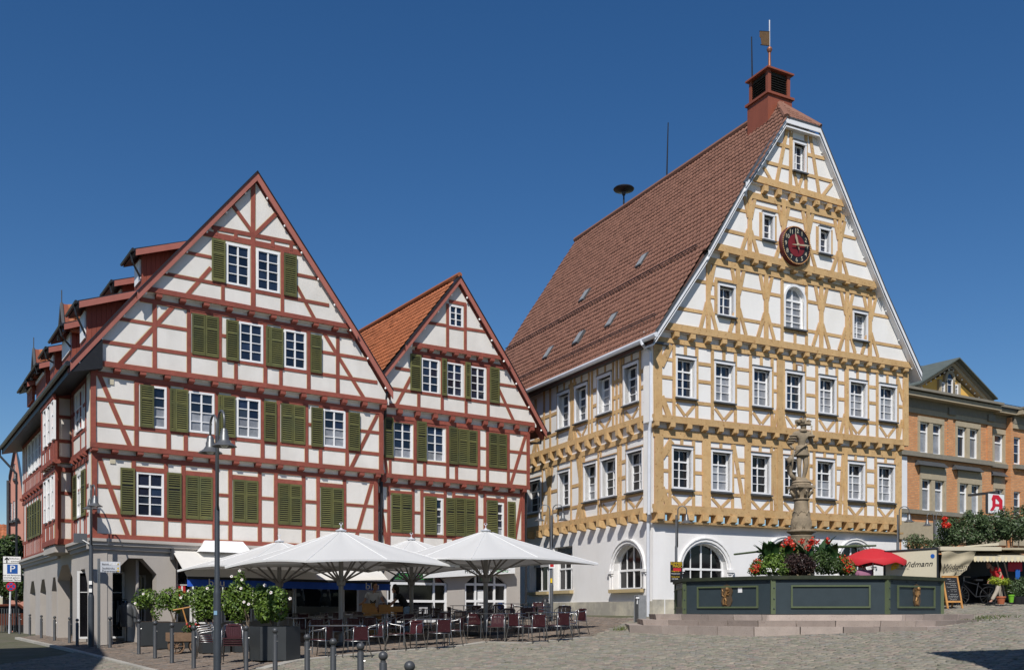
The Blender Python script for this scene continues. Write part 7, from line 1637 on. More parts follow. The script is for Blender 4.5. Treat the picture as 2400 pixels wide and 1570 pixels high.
V_=[sp(447,455),sp(445,400),sp(447,330),sp(450,265),sp(462,225),sp(463,205,-.02),sp(420,500),sp(415,600,-.03),sp(420,680),sp(430,750),sp(425,765,.12),sp(482,500),sp(490,595,-.05),sp(478,680,.02),sp(462,750,.03),sp(468,765,.15),sp(375,262),sp(332,320,.03),sp(318,375,.02),sp(350,428,-.08),sp(520,258),sp(548,320,.05),sp(572,362,.12),sp(600,355,.2)]
E_=[(0,1),(1,2),(2,3),(3,4),(4,5),(0,6),(6,7),(7,8),(8,9),(9,10),(0,11),(11,12),(12,13),(13,14),(14,15),(3,16),(16,17),(17,18),(18,19),(3,20),(20,21),(21,22),(22,23)]
R_=[(.155,.13),(.12,.11),(.155,.13),(.165,.13),(.075,.075),(.06,.06),.10,.072,.07,.042,.035,.105,.08,.075,.042,.035,.10,.072,.06,.042,.10,.072,.06,.042]
skin('body',V_,E_,R_,M['stone'],stt,2)
mb=MB();mb.ball(sp(463,178),.105,14,(.85,1,1.1));mb.ball(sp(463,182,.1),.028,6);mb.build('head',M['stone'],stt,True)
mb=MB();mb.lathe([(.10,0),(.15,.01),(.165,.03),(.12,.05),(.10,.09),(.09,.16),(.03,.19)],sp(463,168),18)
for i in range(7):
    a=i*.75;p=sp(463,150)+Vector((math.cos(a)*.15,math.sin(a)*.12,.0));mb.tube([p,p+Vector((math.cos(a)*.06,0,.06)),p+Vector((math.cos(a)*.04-.05,0,.12))],[.05,.06,.03],7)
mb.tube([sp(400,175),sp(395,160),sp(430,150),sp(470,150),sp(530,150),sp(540,168)],[.03,.06,.05,.05,.065,.03],8);mb.tube([sp(450,150),sp(440,115),sp(470,102),sp(490,120)],[.06,.06,.06,.03],8)
mb.build('plumed_hat',M['stone'],stt,True)
mb=MB();mb.lathe([(.17,zy(385)),(.19,zy(400)),(.205,zy(450)),(.24,zy(490)),(.235,zy(497)),(.2,zy(495))],Vector((sp(445,0).x,FC.y,0)),20,sq=.75)
for k_ in range(4): mb.lathe([(.135-.01*k_,-.02),(.15-.01*k_,0),(.135-.01*k_,.02)],sp(362-k_*13,280+k_*26),12,sq=.9)
mb.lathe([(.14,-.03),(.155,0),(.1,.05)],sp(535,285),12);mb.lathe([(.15,zy(240)),(.12,zy(215)),(.09,zy(205))],Vector((sp(455,0).x,FC.y,0)),14)
mb.build('armour_skirt',M['stone'],stt,True)
mb=MB();mb.tube([sp(505,365,-.16),sp(430,415,-.2),sp(350,470,-.18)],[.02,.028,.02],6);mb.tube([sp(350,440,-.1),sp(342,560,-.06),sp(335,700,-.02)],[.025,.03,.02],6);mb.tube([sp(475,375,-.18),sp(460,405,-.2)],.03,6);mb.build('sword',M['stone'],stt,True)
mb=MB();mb.tube([sp(590,385,.2),sp(582,300,.2),sp(572,200,.2)],.017,6);mb.ball(sp(571,165,.2),.035,8);mb.ball(sp(572,190,.2),.028,8);mb.build('staff',M['pale_stone'] if 'pale_stone' in M else M['cream_panel'],stt)
mb=MB();mb.tube([sp(345,500),sp(310,540),sp(305,610),sp(325,690),sp(370,745)],[.06,.11,.09,.07,.08],8);mb.tube([sp(380,740),sp(420,755),sp(480,755),sp(515,775)],[.09,.1,.09,.05],8);mb.build('cloak_and_lion',M['stone'],stt,True)
# spouts
for a,b,nm in ((((1721,1298.5),(1836,1285)),0,'left'),(((1965,1281),(2053,1278)),0,'right')):
    p,q=a;D=29.6 if nm=='left' else 31.;mb=MB();P1=at(*p,D-.6);Q1=at(*q,D+1.6);
    if nm=='right': P1,Q1=at(*q,30.2),at(*p,31.2)
    mb.tube([P1,P1.lerp(Q1,.45),P1.lerp(Q1,.46),Q1],[.028,.03,.042,.045],8);mb.build('water_spout',M['iron_trim'],fo)
# plants in the bed
def plant(name,label,cat,base,group=None): return thing(name,label,cat,base,group)
ZB=ZT+.86
def pbl(px,py,D,rx,rz_): return blob(px,py,D,rx,rz_)
t=plant('purple_shrub','dark purple leaved shrub in the middle of the fountain planting','shrub',Vector((9.0,29.6,ZB)))
leaves('foliage',M['leaf_purple'],t,[pbl(1868,1322,29.3,36,27),pbl(1850,1330,29.1,22,20),pbl(1890,1325,29.3,22,24)],2600,.085,31,shape=(1,.6))
for i,(lb,bs,n,sd) in enumerate((('green bushy plants left of the purple shrub',[(1815,1322,29.4,28,26),(1792,1331,29.4,22,16),(1835,1333,29.0,18,14)],1700,32),('green bushy plants right of the purple shrub',[(1925,1318,29.5,28,28),(1950,1326,29.6,26,20),(1975,1333,29.8,16,14)],1800,33),('tall green planting behind, left of the column',[(1820,1300,30.6,30,26),(1795,1310,30.2,20,22),(1850,1295,30.6,22,22)],1300,34),('tall green planting behind, right of the column',[(1940,1298,30.8,28,26),(1905,1298,30.6,24,22),(1965,1312,30.6,20,20)],1300,35))):
    t=plant('fountain_bushes',lb,'shrub',Vector((FC.x,FC.y-2,ZB)));leaves('foliage',M['leaf_dk' if i%2 else 'leaf'],t,[pbl(*b) for b in bs],n,.09,sd)
    if i==0:
        for k_ in range(14): q=MB();q.ball(at(1795+RND.uniform(0,30),1338+RND.uniform(-6,3),28.9),.022,5);q.build('flower',M['petal_white'],t)
for lb,bs,sd in (('red flowering begonia at the left end of the fountain planting',[(1775,1325,29.4,13,18),(1768,1334,29.2,12,9)],41),('red flowering begonia at the right end of the fountain planting',[(1985,1322,29.6,15,18),(1975,1308,29.9,9,9),(1992,1333,29.4,10,9)],42)):
    t=plant('red_begonia',lb,'flowers',Vector((FC.x,FC.y-2,ZB)));leaves('foliage',M['leaf'],t,[pbl(b[0],b[1]+4,b[2]+.15,b[3]+4,b[4]+2) for b in bs],620,.08,sd);leaves('flowers',M['petal_red'],t,[pbl(*b) for b in bs],230,.055,sd+5,shape=(1,.8),shell=.9)
def canna(px,D,y0,y1,label,nl,flowers):
    base=at(px,y0,D);base.z=min(base.z,ZB+.6);t=plant('canna_plant',label,'flowers',base)
    mb=MB();
    for i in range(nl):
        a=RND.uniform(0,6.28);ln=RND.uniform(.5,.75);d=Vector((math.cos(a),math.sin(a)*.7,0));root=base+d*.07+Vector((0,0,RND.uniform(.1,.55)*((y0-y1)*D/F)));
        up=Vector((0,0,1));s=d.cross(up).normalized();pr=None;vs=[];K=6
        for j in range(K+1):
            f=j/K;w=.11*math.sin(math.pi*(.08+.92*f)**.8)*1.3;p=root+d*(ln*.45*f*f+.05*f)+up*(ln*(f-.25*f*f));vs+= [p-s*w,p+d*-.015*(1),p+s*w]
        b=len(mb.v);fs=[]
        for j in range(K):
            for e in (0,1): fs.append((j*3+e,j*3+e+1,j*3+4+e,j*3+3+e))
        q=MB();q.add(vs,fs);q.build('large_leaf',M['leaf_canna'],t,True)
    for (fx,fy) in flowers:
        e=at(fx,fy,D-.1);q=MB();q.tube([base+Vector((0,0,.3)),e],.012,5);q.build('stem',M['leaf_canna'],t)
        leaves('flower_head',M['petal_red'],t,[(e.x,e.y,e.z,.085,.085,.10)],22,.085,int(fx),shape=(1,.7),shell=.4)
canna(1812,30,1305,1262,'canna with broad leaves and red blooms left of the column',8,[(1833,1276),(1842,1268)])
canna(1800,29.8,1315,1285,'low broad leaved canna at the left of the planting',6,[])
canna(1852,30.1,1305,1270,'red blooming canna just before the column, left',5,[(1848,1272),(1858,1275),(1855,1284),(1850,1265)])
canna(1890,30.1,1305,1270,'red blooming canna just before the column, right',5,[(1879,1268),(1901,1270),(1893,1282),(1904,1266)])
canna(1930,30.1,1308,1262,'tall canna right of the column',8,[(1916,1268)]);canna(1950,29.9,1312,1275,'lower canna at the right of the planting',7,[(1940,1266)])
# ================================================================ MARKET
mk=lambda px,D:Vector(((px-CX)/F*D,D,gz((px-CX)/F*D,D)))
TR=Plane(2072,35.5,30000);t=thing('market_trailer','cream market trailer side panel with handwritten style lettering behind the fountain','trailer',mk(2135,35.5))
a=TR.uz(2073,1375,0);b=TR.uz(2197,1284,0);mb=MB();zl=TR.uz(2073,1292,0).y;zr=TR.uz(2197,1284,0).y
mb.prism([TR.W(a.x,a.y-.3,0),TR.W(b.x,a.y-.3,0),TR.W(b.x,zr,0),TR.W(a.x,zl,0)],-TR.n*.1);tp=mb.build('side_panel',M['cream_panel'],t)
mb=MB()
for p,q in ((TR.W(a.x,zl,.01),TR.W(b.x,zr,.01)),(TR.W(b.x,a.y-.3,.01),TR.W(b.x,zr,.01)),(TR.W(a.x,a.y-.3,.01),TR.W(a.x,zl,.01))): mb.tube([p,q],.035,6)
mb.build('panel_edge',M['dark_metal'],t)
q=TR.uz(2145,1322,0);text('lettering','Widmann',TR,q.x+.02,q.y,.012,.27,M['ink'],tp,italic=.35,sx=1.12,ext=.003,rot=.05)
q=TR.uz(2122,1332,0);text('lettering','käsemarkt',TR,q.x-.1,q.y,.012,.08,M['slate'],tp,ext=.002,spacing=1.4)
q=TR.uz(2097,1327,0);mb=MB();mb.prism([TR.W(q.x+x,q.y+y,.002) for x,y in ((-.14,-.14),(.13,-.05),(.15,.14),(.02,.17),(-.12,.02))],TR.n*.008);ch_=mb.build('cheese_logo',M['yellow'],tp)
mb=MB()
for x,y in ((-.05,-.02),(.05,.06),(.09,-.01),(.0,.05)): mb.lathe([(.022,0),(.022,.004)],TR.W(q.x+x,q.y+y,.011),8,(TR.d,Vector((0,0,1)),TR.n))
mb.build('cheese_holes',M['cream_panel'],ch_)
q=TR.uz(2185.5,1302.5,0);mb=MB();mb.lathe([(.075,0),(.075,.012)],TR.W(q.x,q.y,.0),20,(TR.d,Vector((0,0,1)),TR.n));mb.build('blue_dot',M['sign_blue'],tp)
# open counter part of the trailer
mb=MB();x0=TR.uz(2200,1280,0).x;x1=TR.uz(2343,1280,0).x;zA_=TR.uz(2270,1290,0).y;zB_=TR.uz(2270,1281,0).y
mb.wbox(TR,x0,x1,zA_,zB_,-.15,.12);mb.build('awning_cassette',M['cream_panel'],t)
mb=MB();p0,p1=TR.uz(2260,1279,.0),TR.uz(2341,1271,0);mb.hexa([TR.W(p0.x,p0.y-.03,0),TR.W(p1.x,p1.y-.1,0),TR.W(p1.x,p1.y-.1,-1.2),TR.W(p0.x,p0.y-.03,-1.2),TR.W(p0.x,p0.y,0),TR.W(p1.x,p1.y,0),TR.W(p1.x,p1.y,-1.2),TR.W(p0.x,p0.y,-1.2)]);mb.build('roof_flap',M['cream_panel'],t)
mb=MB();mb.wbox(TR,x0,x1+4,mk(2300,37).z-.2,zA_,-2.4,-2.3);mb.build('dark_interior_wall',M['black'],t)  # painted black to give the shaded inside of the trailer
mb=MB();mb.wbox(TR,x0,x1+4,zA_+.05,zA_+.12,-2.4,-.1);mb.build('trailer_roof',M['tarp'],t)
mb=MB();n=14;V2=[];zt2=TR.uz(2205,1291,0).y
for j in range(n+1):
    f=j/n
    for i in range(13):
        g=i/12;xa=TR.uz(2204,1300,0).x;xb=TR.uz(2286-(f**1.5)*34-(f>.8)*4,1300,0).x;dr=TR.uz(2204,1358,0).y if g<.6 else TR.uz(2204,1352-12*(g-.6),0).y
        V2.append(TR.W(xa+(xb-xa)*g,zt2+(dr-zt2)*f,.05+.04*math.sin(g*9+f*5)+.03*math.sin(f*14+g*3)))
mb.add(V2,[(j*13+i,j*13+i+1,(j+1)*13+i+1,(j+1)*13+i) for j in range(n) for i in range(12)]);tpn=mb.build('tarpaulin',M['tarp'],t,True)
q=TR.uz(2236,1328,0);text('lettering','Widmann',TR,q.x,q.y,.15,.25,M['ink'],tpn,italic=.35,ext=.003)
q=TR.uz(2246,1336,0);text('lettering','käsemarkt',TR,q.x,q.y,.15,.07,M['slate'],tpn,ext=.002,spacing=1.3)
# scalloped awning of the next stall
AWp=Plane(2280,35.8,30000);t=thing('market_stall','market stall with scalloped cream and yellow awning and dark display','stall',mk(2340,36.5))
for j in range(18):
    xa,xb=2281+j*7.2,2281+(j+1)*7.2;a=AWp.uz(xa,1306,0);b=AWp.uz(xb,1306,0);mb=MB();top=[];bot=[]
    for i in range(7):
        g=i/6;x=a.x+(b.x-a.x)*g;top.append(AWp.W(x,AWp.uz(2300,1304,0).y,.02));bot.append(AWp.W(x,AWp.uz(2300,1313,0).y-.05*math.sin(math.pi*g),.03))
    mb.add(top+bot,[(i,7+i,8+i,i+1) for i in range(6)]);mb.build('scallop',M['cream_panel'] if j%2 else M['scallop_y'] if 'scallop_y' in M else M['yellow_wall'],t)
mb=MB();a=AWp.uz(2281,1304,0);b=AWp.uz(2412,1304,0);mb.hexa([AWp.W(a.x,a.y,.02),AWp.W(b.x,a.y,.02),AWp.W(b.x,a.y+.35,-1.6),AWp.W(a.x,a.y+.35,-1.6),AWp.W(a.x,a.y+.02,.02),AWp.W(b.x,a.y+.02,.02),AWp.W(b.x,a.y+.37,-1.6),AWp.W(a.x,a.y+.37,-1.6)]);mb.build('awning_cloth',M['cream_panel'],t)
for px in (2345,2362):
    mb=MB();p=AWp.P(px-8,1318,0);q=AWp.P(px+12,1398,-.8);mb.tube([p,q],.025,6);mb.build('stay',M['steel'],t)
mb=MB();g0=mk(2340,37.4);mb.box(g0+Vector((1.2,.4,.55)),3.0,.8,.9);mb.build('counter',M['black'],t)
mb=MB();p=AWp.P(2379,1327,-.3);mb.box(p,.5,.03,.34);s_=mb.build('red_price_sign',M['sign_red'],t)
mb=MB();p=AWp.P(2385,1345,-.25);mb.box(p,.16,.03,.34);mb.build('blue_price_sign',M['sign_blue'],t)
def person_label(): pass
# chalkboard
c=gp(2226,1425);c=Vector((c.x,c.y,gz(c.x,c.y)));t=thing('chalkboard','wooden A-frame blackboard with chalk price list beside the basin','sign board',c)
CB=Plane(2226,c.y,9000);zt3=c.z+1.1;hw=.33
tilt=lambda z:-.28*(z-c.z)/1.1
def cbox(u0_,u1_,z0_,z1_,o0,o1,mat,nm,par,back=False):
    f=lambda u_,z_,o:c+CB.d*u_+Vector((0,0,z_))+CB.n*((.26-z_*.24) if not back else -(.26-z_*.24))+CB.n*o
    mb=MB();mb.hexa([f(u0_,z0_,o1),f(u1_,z0_,o1),f(u1_,z0_,o0),f(u0_,z0_,o0),f(u0_,z1_,o1),f(u1_,z1_,o1),f(u1_,z1_,o0),f(u0_,z1_,o0)]);return mb.build(nm,mat,par)
for bk_ in (False,True):
    cbox(-hw,-hw+.06,0,1.12,-.02,.02,M['wood'],'leg',t,bk_);cbox(hw-.06,hw,0,1.12,-.02,.02,M['wood'],'leg',t,bk_);cbox(-hw+.06,hw-.06,1.06,1.12,-.018,.018,M['wood'],'rail',t,bk_);cbox(-hw+.06,hw-.06,.2,.26,-.018,.018,M['wood'],'rail',t,bk_)
bd=cbox(-hw+.06,hw-.06,.26,1.06,-.01,.01,M['board'],'board',t)
mb=MB()
f=lambda u_,z_:c+CB.d*u_+Vector((0,0,z_))+CB.n*(.26-z_*.24+.016)
for i,z in enumerate((1.0,.93,.85,.79,.73,.64,.58,.48,.42,.36,.30)):
    x=-.2 if i>0 else -.12;xe=.2 if i>0 else .12
    while x<xe-.03:
        l=RND.uniform(.02,.07)
        if RND.random()<.8:
            pts=[f(min(x+l*k_/4,xe),z+RND.uniform(-.012,.012)) for k_ in range(5)];mb.tube(pts,.0045,4)
        x+=l+.018
mb.build('chalk_writing',M['chalk'],bd,kind='stuff')
# bicycle
b0=mk(2282,36.2);t=thing('bicycle','dark bicycle standing before the market stall','bicycle',b0);bd_=Vector((1,.08,0)).normalized();up=Vector((0,0,1));W1=b0-bd_*.5+up*.34;W2_=b0+bd_*.56+up*.34
for w_ in (W1,W2_):
    mb=MB();mb.tube([w_+(bd_*math.cos(a)+up*math.sin(a))*.32 for a in [i*math.pi/14 for i in range(28)]],.018,6,close=True);wh=mb.build('wheel',M['black'],t);mb=MB()
    for i in range(14): a=i*math.pi/7;mb.tube([w_,w_+(bd_*math.cos(a)+up*math.sin(a))*.31],.003,3)
    mb.build('spokes',M['steel'],wh,kind='stuff')
bb=b0+bd_*.08+up*.3;st_=b0+bd_*.18+up*.82;hd=b0-bd_*.36+up*.86
mb=MB()
for p,q in ((bb,st_),(bb,hd+up*-.12),(st_+up*-.1,hd),(bb,W2_),(st_+up*-.12,W2_),(hd,W1)): mb.tube([p,q],.018,6)
mb.build('frame',M['dark_metal'],t)
mb=MB();mb.tube([hd,hd+up*.14],.015,6);mb.tube([hd+up*.14+Vector((0,-.28,0))+bd_*.1,hd+up*.16,hd+up*.14+Vector((0,.28,0))+bd_*.1],.014,6);mb.build('handlebar',M['steel'],t)
mb=MB();mb.box(st_+up*.08,.26,.15,.06);mb.build('saddle',M['black'],t);mb=MB();mb.box(W2_+up*.4,.45,.14,.02);mb.build('rack',M['dark_metal'],t)
# pots
for px,y,mt,nm,lb,bs,lm,n in ((2346,1415,'terracotta','potted_plant','yellow green plant in a terracotta pot before the stall',[(2342,1362,24,10),(2330,1360,14,9),(2356,1363,12,9)],'leaf_lime',420),(2370,1411,'limepot','potted_plant','dark green plant in a lime green pot at the right edge',[(2366,1375,10,22),(2372,1385,9,16)],'leaf_dk',420)):
    D=35.2;c=Vector(((px-CX)/F*D,D,0));c.z=EYE+(HY-y)*D/F;t=thing(nm,lb,'potted plant',c);s=.145 if mt=='terracotta' else .10
    mb=MB();mb.lathe([(s*.7,0),(s,.22),(s*1.12,.22),(s*1.12,.27),(s*.95,.27)],c,16);fix(mb.build('pot',M[mt],t));mb=MB();mb.tube([c+Vector((0,0,.2)),c+Vector((.02,0,.75))],[.02,.012],6);mb.build('stem',M['bark'],t)
    leaves('foliage',M[lm],t,[blob(x,y_,D,rx,rz_) for x,y_,rx,rz_ in bs],n,.09,int(px))
for i,(px,y0,y1,lb) in enumerate(((2384,1412,1355,'dark green potted bush beside the lime pot'),(2397,1410,1350,'dark green potted bush cut by the right edge'))):
    D=36.0;c=mk(px,D);t=thing('potted_bush',lb,'potted plant',c);mb=MB();mb.lathe([(.14,0),(.19,.24),(.19,.27),(.16,.27)],c,14);fix(mb.build('pot',M['black'],t));leaves('foliage',M['leaf_rose'],t,[blob(px,(y0+y1)/2-4,D,13,26)],600,.09,90+i)
# red parasol
c=mk(2046,36.0);k_=36/F;zr_=EYE+(HY-1313)*k_;za_=EYE+(HY-1284)*k_;t=thing('red_parasol','round red market parasol with scalloped edge behind the fountain','umbrella',c)
mb=MB();n=32;vs=[];rs=[0,.25,.5,.75,.92,1.0];R=1.12
for j,r in enumerate(rs):
    for i in range(n):
        a=2*math.pi*i/n;z=za_-(za_-zr_)*r**1.6+(.02*math.cos(8*a)*r);rr=R*r
        vs.append((c.x+rr*math.cos(a),c.y+rr*math.sin(a),z))
for i in range(n): a=2*math.pi*i/n;vs.append((c.x+R*1.0*math.cos(a),c.y+R*1.0*math.sin(a),zr_-.16-.05*math.cos(8*a)))
mb.add(vs,[(j*n+i,j*n+(i+1)%n,(j+1)*n+(i+1)%n,(j+1)*n+i) for j in range(len(rs)) for i in range(n)]);mb.build('canopy',M['redcloth'],t,True)
mb=MB();mb.tube([c,Vector((c.x,c.y,za_+.05))],.022,8);mb.build('pole',M['zinc'],t)
mb=MB()
for i in range(8): a=2*math.pi*i/8;mb.tube([Vector((c.x,c.y,za_-.06)),Vector((c.x+R*.97*math.cos(a),c.y+R*.97*math.sin(a),zr_-.02))],.01,4)
mb.build('ribs',M['zinc'],t)
# hedge of roses, loose bushes and trees
M['leaf_pale']=leafmat('pale_leaf',(.06,.085,.035),(.14,.18,.08))
for i,(px,py,D,rx,rz_,n,lb,mt) in enumerate(((2140,1270,42.5,24,26,480,'pale loose bush between the town hall corner and the lamp','leaf_pale'),(2185,1278,42,22,16,380,'low pale bush behind the trailer panel','leaf_pale'),(2225,1255,42,34,38,1900,'rose bush with a red bloom cluster, left end of the rose hedge','leaf_rose'),(2275,1245,42,38,42,2100,'second rose bush from the left in the hedge above the trailer','leaf_rose'),(2325,1242,42,36,38,2100,'rose bush under the pharmacy sign','leaf_rose'),(2375,1235,42,40,44,2300,'rose bush at the right end of the hedge','leaf_rose'),(2425,1240,42,36,46,1500,'rose bush cut by the right edge of the picture','leaf_rose'))):
    b=mk(px,D);t=thing('rose_bush',lb,'bush',b,'rose hedge behind the market' if i>1 else None);mb=MB()
    for s in range(4):
        e=at(px+RND.uniform(-rx,rx)*.6,py-rz_*.4,D);mb.tube([b,b.lerp(e,.5)+Vector((RND.uniform(-.2,.2),0,0)),e],[.04,.03,.012],6)
    mb.build('stems',M['bark'],t)
    bl_=[blob(px,py,D,rx,rz_*.8,30)]+[blob(px+RND.uniform(-.8,.8)*rx,py+RND.uniform(-.75,.4)*rz_,D-RND.uniform(-.2,.5),rx*.4,rz_*.42) for _ in range(6)]
    leaves('foliage',M[mt],t,bl_,n,.12,300+i)
    if i>1:
        for s in range(8):
            e=at(px+RND.uniform(-1,1)*rx*.8,py-rz_*RND.uniform(.9,1.2),D);mb=MB();f_=at(px,py,D);mb.tube([f_,e],.01,4);mb.build('shoot',M['bark'],t);leaves('shoot_leaves',M[mt],t,[(e.x,e.y,e.z-.15,.12,.12,.22)],26,.12,900+i*9+s)
    if i==2: leaves('red_blooms',M['petal_red'],t,[blob(2214,1216,41.3,6,7),blob(2212,1230,41.3,5,6),blob(2221,1231,41.3,7,6)],130,.10,55,shape=(1,.8))
t=thing('street_tree','dark green tree beside the parking sign at the far left edge','tree',mk(12,54))
D=54;b=mk(8,D);mb=MB();top=at(12,1320,D);mb.tube([b,b.lerp(top,.5)+Vector((.15,0,0)),top],[.22,.16,.06],8);mb.build('trunk',M['bark'],t)
mb=MB()
for i in range(7):
    f_=.35+.08*i;p=b.lerp(top,f_);e=at(12+RND.uniform(-26,30),1310+RND.uniform(-50,90),D);mb.tube([p,p.lerp(e,.5)+Vector((0,0,.2)),e],[.07,.05,.015],6)
mb.build('limbs',M['bark'],t)
leaves('crown',M['leaf_dk'],t,[blob(20,1300,D,26,50,55),blob(34,1285,D,14,34,40),blob(5,1320,D,26,46,55),blob(40,1345,D,18,40,45),blob(25,1375,D,28,30,45),blob(-5,1360,D,26,36,55),blob(48,1385,D-1,14,26,30)],5200,.24,401)
t=thing('bicycle_stand','row of grey tubular bicycle stands at the left edge under the tree','bicycle stand',mk(8,50))
for i in range(5):
    b=mk(-2+i*6,49+i*.4);mb=MB();mb.tube([b,b+Vector((0,0,1.15)),b+Vector((.42,.1,1.15)),b+Vector((.42,.1,0))],.025,6);mb.build('hoop',M['slate'],t)
c=mk(-6,52);t=thing('parked_car','dark red car mostly hidden at the left edge','car',c)
mb=MB();x=Vector((.5,.86,0)).normalized();y=Vector((-x.y,x.x,0));pr=[(-2.1,.3),(-2.1,.75),(-1.6,.85),(-1.0,1.35),(.7,1.4),(1.4,.95),(2.1,.85),(2.15,.35)];mb.prism([c+x*u_+Vector((0,0,v))-y*.8 for u_,v in pr],y*1.6);mb.build('body',M['oxblood'],t)
for u_ in (-1.3,1.35):
    for s in (-.82,.7): mb=MB();mb.lathe([(.31,0),(.31,.14)],c+x*u_+y*s+Vector((0,0,.31)),16,(x,Vector((0,0,1)),y));mb.build('wheel',M['black'],t)
for s in (-.805,.795):
    mb=MB();mb.prism([c+x*u_+Vector((0,0,v))+y*s for u_,v in ((-1.35,.9),(-.92,1.27),(.62,1.31),(1.15,.95))],y*.01);mb.build('side_window',M['glass_dk'],t)
# weeds at the steps
gr=[];rng=np.random.default_rng(8)
def tuft(px,py,w,n,h): 
    p=gp(px,py)
    for i in range(n): gr.append((p.x+rng.normal()*w,p.y+rng.normal()*w*.5,h*rng.uniform(.5,1.2)))
for px,py,w,n,h in ((1455,1476,.16,60,.16),(1508,1479,.1,40,.17),(1571,1481,.12,55,.2),(1605,1480,.1,50,.22),(1990,1476,.25,40,.06),(2065,1473,.2,30,.06),(2030,1474,.1,20,.05),(2240,1455,.5,160,.08),(2290,1449,.5,160,.09),(2330,1444,.3,60,.06),(1240,1520,.3,30,.04)): tuft(px,py,w,n,h)
v=[];f=[]
for x,y,h in gr:
    z=gz(x,y);a=rng.uniform(0,6.28);d=np.array([math.cos(a),math.sin(a)])*.012;l=rng.normal(size=2)*h*.5;i=len(v);v+= [(x-d[0],y-d[1],z),(x+d[0],y+d[1],z),(x+l[0],y+l[1],z+h)];f.append((i,i+1,i+2))
simple('grass_tufts',v,f,M['grass'],None,'stuff',tint=list(rng.uniform(0,1,len(f))))
# ================================================================ PEOPLE
def person(label,base,H,J,cloth,hair,face,lean=None):
    """J: joints in metres relative to the feet point; one skinned body, clothes and hair as children"""
    t=thing('person',label,'person',base);W=lambda p:base+Vector(p)
    n=['pelvis','waist','chest','neck','hip_l','knee_l','ankle_l','toe_l','hip_r','knee_r','ankle_r','toe_r','sh_l','el_l','wr_l','sh_r','el_r','wr_r','head0']
    E_=[(0,1),(1,2),(2,3),(3,18),(0,4),(4,5),(5,6),(6,7),(0,8),(8,9),(9,10),(10,11),(2,12),(12,13),(13,14),(2,15),(15,16),(16,17)]
    R={'pelvis':.115,'waist':.095,'chest':.105,'neck':.055,'hip':.085,'knee':.058,'ankle':.04,'toe':.032,'sh':.05,'el':.042,'wr':.03,'head0':.05}
    rr=[R[k.split('_')[0]] for k in n]
    body=skin('body',[W(J[k]) for k in n],E_,rr,M['skin'],t,2)
    # shirt and trousers follow the body a little wider
    sl=.62;L=lambda a,b,f:tuple(Vector(J[a]).lerp(Vector(J[b]),f))
    V_=[L('pelvis','hip_l',.25),J['waist'],J['chest'],L('chest','neck',.55),J['sh_l'],L('sh_l','el_l',sl),J['sh_r'],L('sh_r','el_r',sl)]
    skin('shirt',[W(v) for v in V_],[(0,1),(1,2),(2,3),(2,4),(4,5),(2,6),(6,7)],[.16,.14,.165,.075,.088,.072,.088,.072],M[cloth[0]],t,2,1)
    V_=[J['pelvis'],J['hip_l'],J['knee_l'],L('knee_l','ankle_l',.9),J['hip_r'],J['knee_r'],L('knee_r','ankle_r',.9),L('pelvis','waist',.3)]
    skin('trousers',[W(v) for v in V_],[(0,1),(1,2),(2,3),(0,4),(4,5),(5,6),(0,7)],[.14,.105,.078,.068,.105,.078,.068,.14],M[cloth[1]],t,2)
    for s in ('l','r'):
        a,b=Vector(J['ankle_'+s]),Vector(J['toe_'+s]);mb=MB();d=(b-a);d.z=0;d=d.normalized() if d.length>0 else Vector((0,-1,0));mb.tube([W(a)+Vector((0,0,-.06))-d*.05,W(a)+Vector((0,0,-.045))+d*.05,W(a)+Vector((0,0,-.06))+d*.17],[.045,.05,.035],8);mb.build('shoe',M['black'],t)
    hd=W(J['head']);fd=Vector(face).normalized();sd=fd.cross(Vector((0,0,1))).normalized()
    mb=MB();mb.ball(hd,.105,14,(.84,.92,1.2));mb.ball(hd+fd*.098+Vector((0,0,-.01)),.013,6,(1,1,1.5));mb.ball(hd+fd*.035+Vector((0,0,-.085)),.055,8)
    for s in (-1,1): mb.ball(hd+sd*s*.088+Vector((0,0,-.01)),.024,6,(.7,1,1.3))
    mb.build('head',M['skin'],t,True)
    mb=MB()
    for s in (-1,1): mb.ball(hd+fd*.09+sd*s*.034+Vector((0,0,.012)),.012,6)
    mb.build('eyes',M['ink'],t);mb=MB();mb.tube([hd+fd*.092+sd*.025+Vector((0,0,-.06)),hd+fd*.094+sd*-.025+Vector((0,0,-.06))],.006,5);mb.build('mouth',M['wine'],t)
    if hair:
        mb=MB();mb.ball(hd-fd*.018+Vector((0,0,.028)),.113,14,(.87,.95,1.12))
        if hair=='long': mb.tube([hd-fd*.07+Vector((0,0,.03)),hd-fd*.10+Vector((0,0,-.08)),hd-fd*.09+Vector((0,0,-.2))],[.08,.075,.04],10)
        h=mb.build('hair',M['hair'],t,True)
        me=h.data;bm_=None
        for v_ in me.vertices:
            q=v_.co+ORG[t.name]-hd;f_=q.dot(fd)
            if f_>.03 and q.z<.06: v_.co-=fd*(f_-.0)*.75
    # hands: palm, thumb and four curled fingers
    for s in ('l','r'):
        w_=W(J['wr_'+s]);e=W(J['el_'+s]);d=(w_-e).normalized();side=d.cross(Vector((0,0,1)))
        side=side.normalized() if side.length>.1 else Vector((1,0,0));nn=side.cross(d).normalized();mb=MB()
        mb.tube([w_,w_+d*.045,w_+d*.085],[.026,.036,.03],8)
        for i in range(4):
            o=side*(-.026+.0175*i);ln=[.055,.066,.062,.048][i];p=w_+d*.08+o;mb.tube([p,p+d*ln*.6-nn*.006,p+d*ln*.85-nn*.028],[.0095,.009,.007],6)
        sg=1 if s=='r' else -1;p=w_+d*.03-side*.03*sg;mb.tube([p,p-side*.03*sg+d*.03,p-side*.03*sg+d*.06-nn*.012],[.012,.011,.008],6)
        mb.build('hand',M['skin'],t,True)
    return t
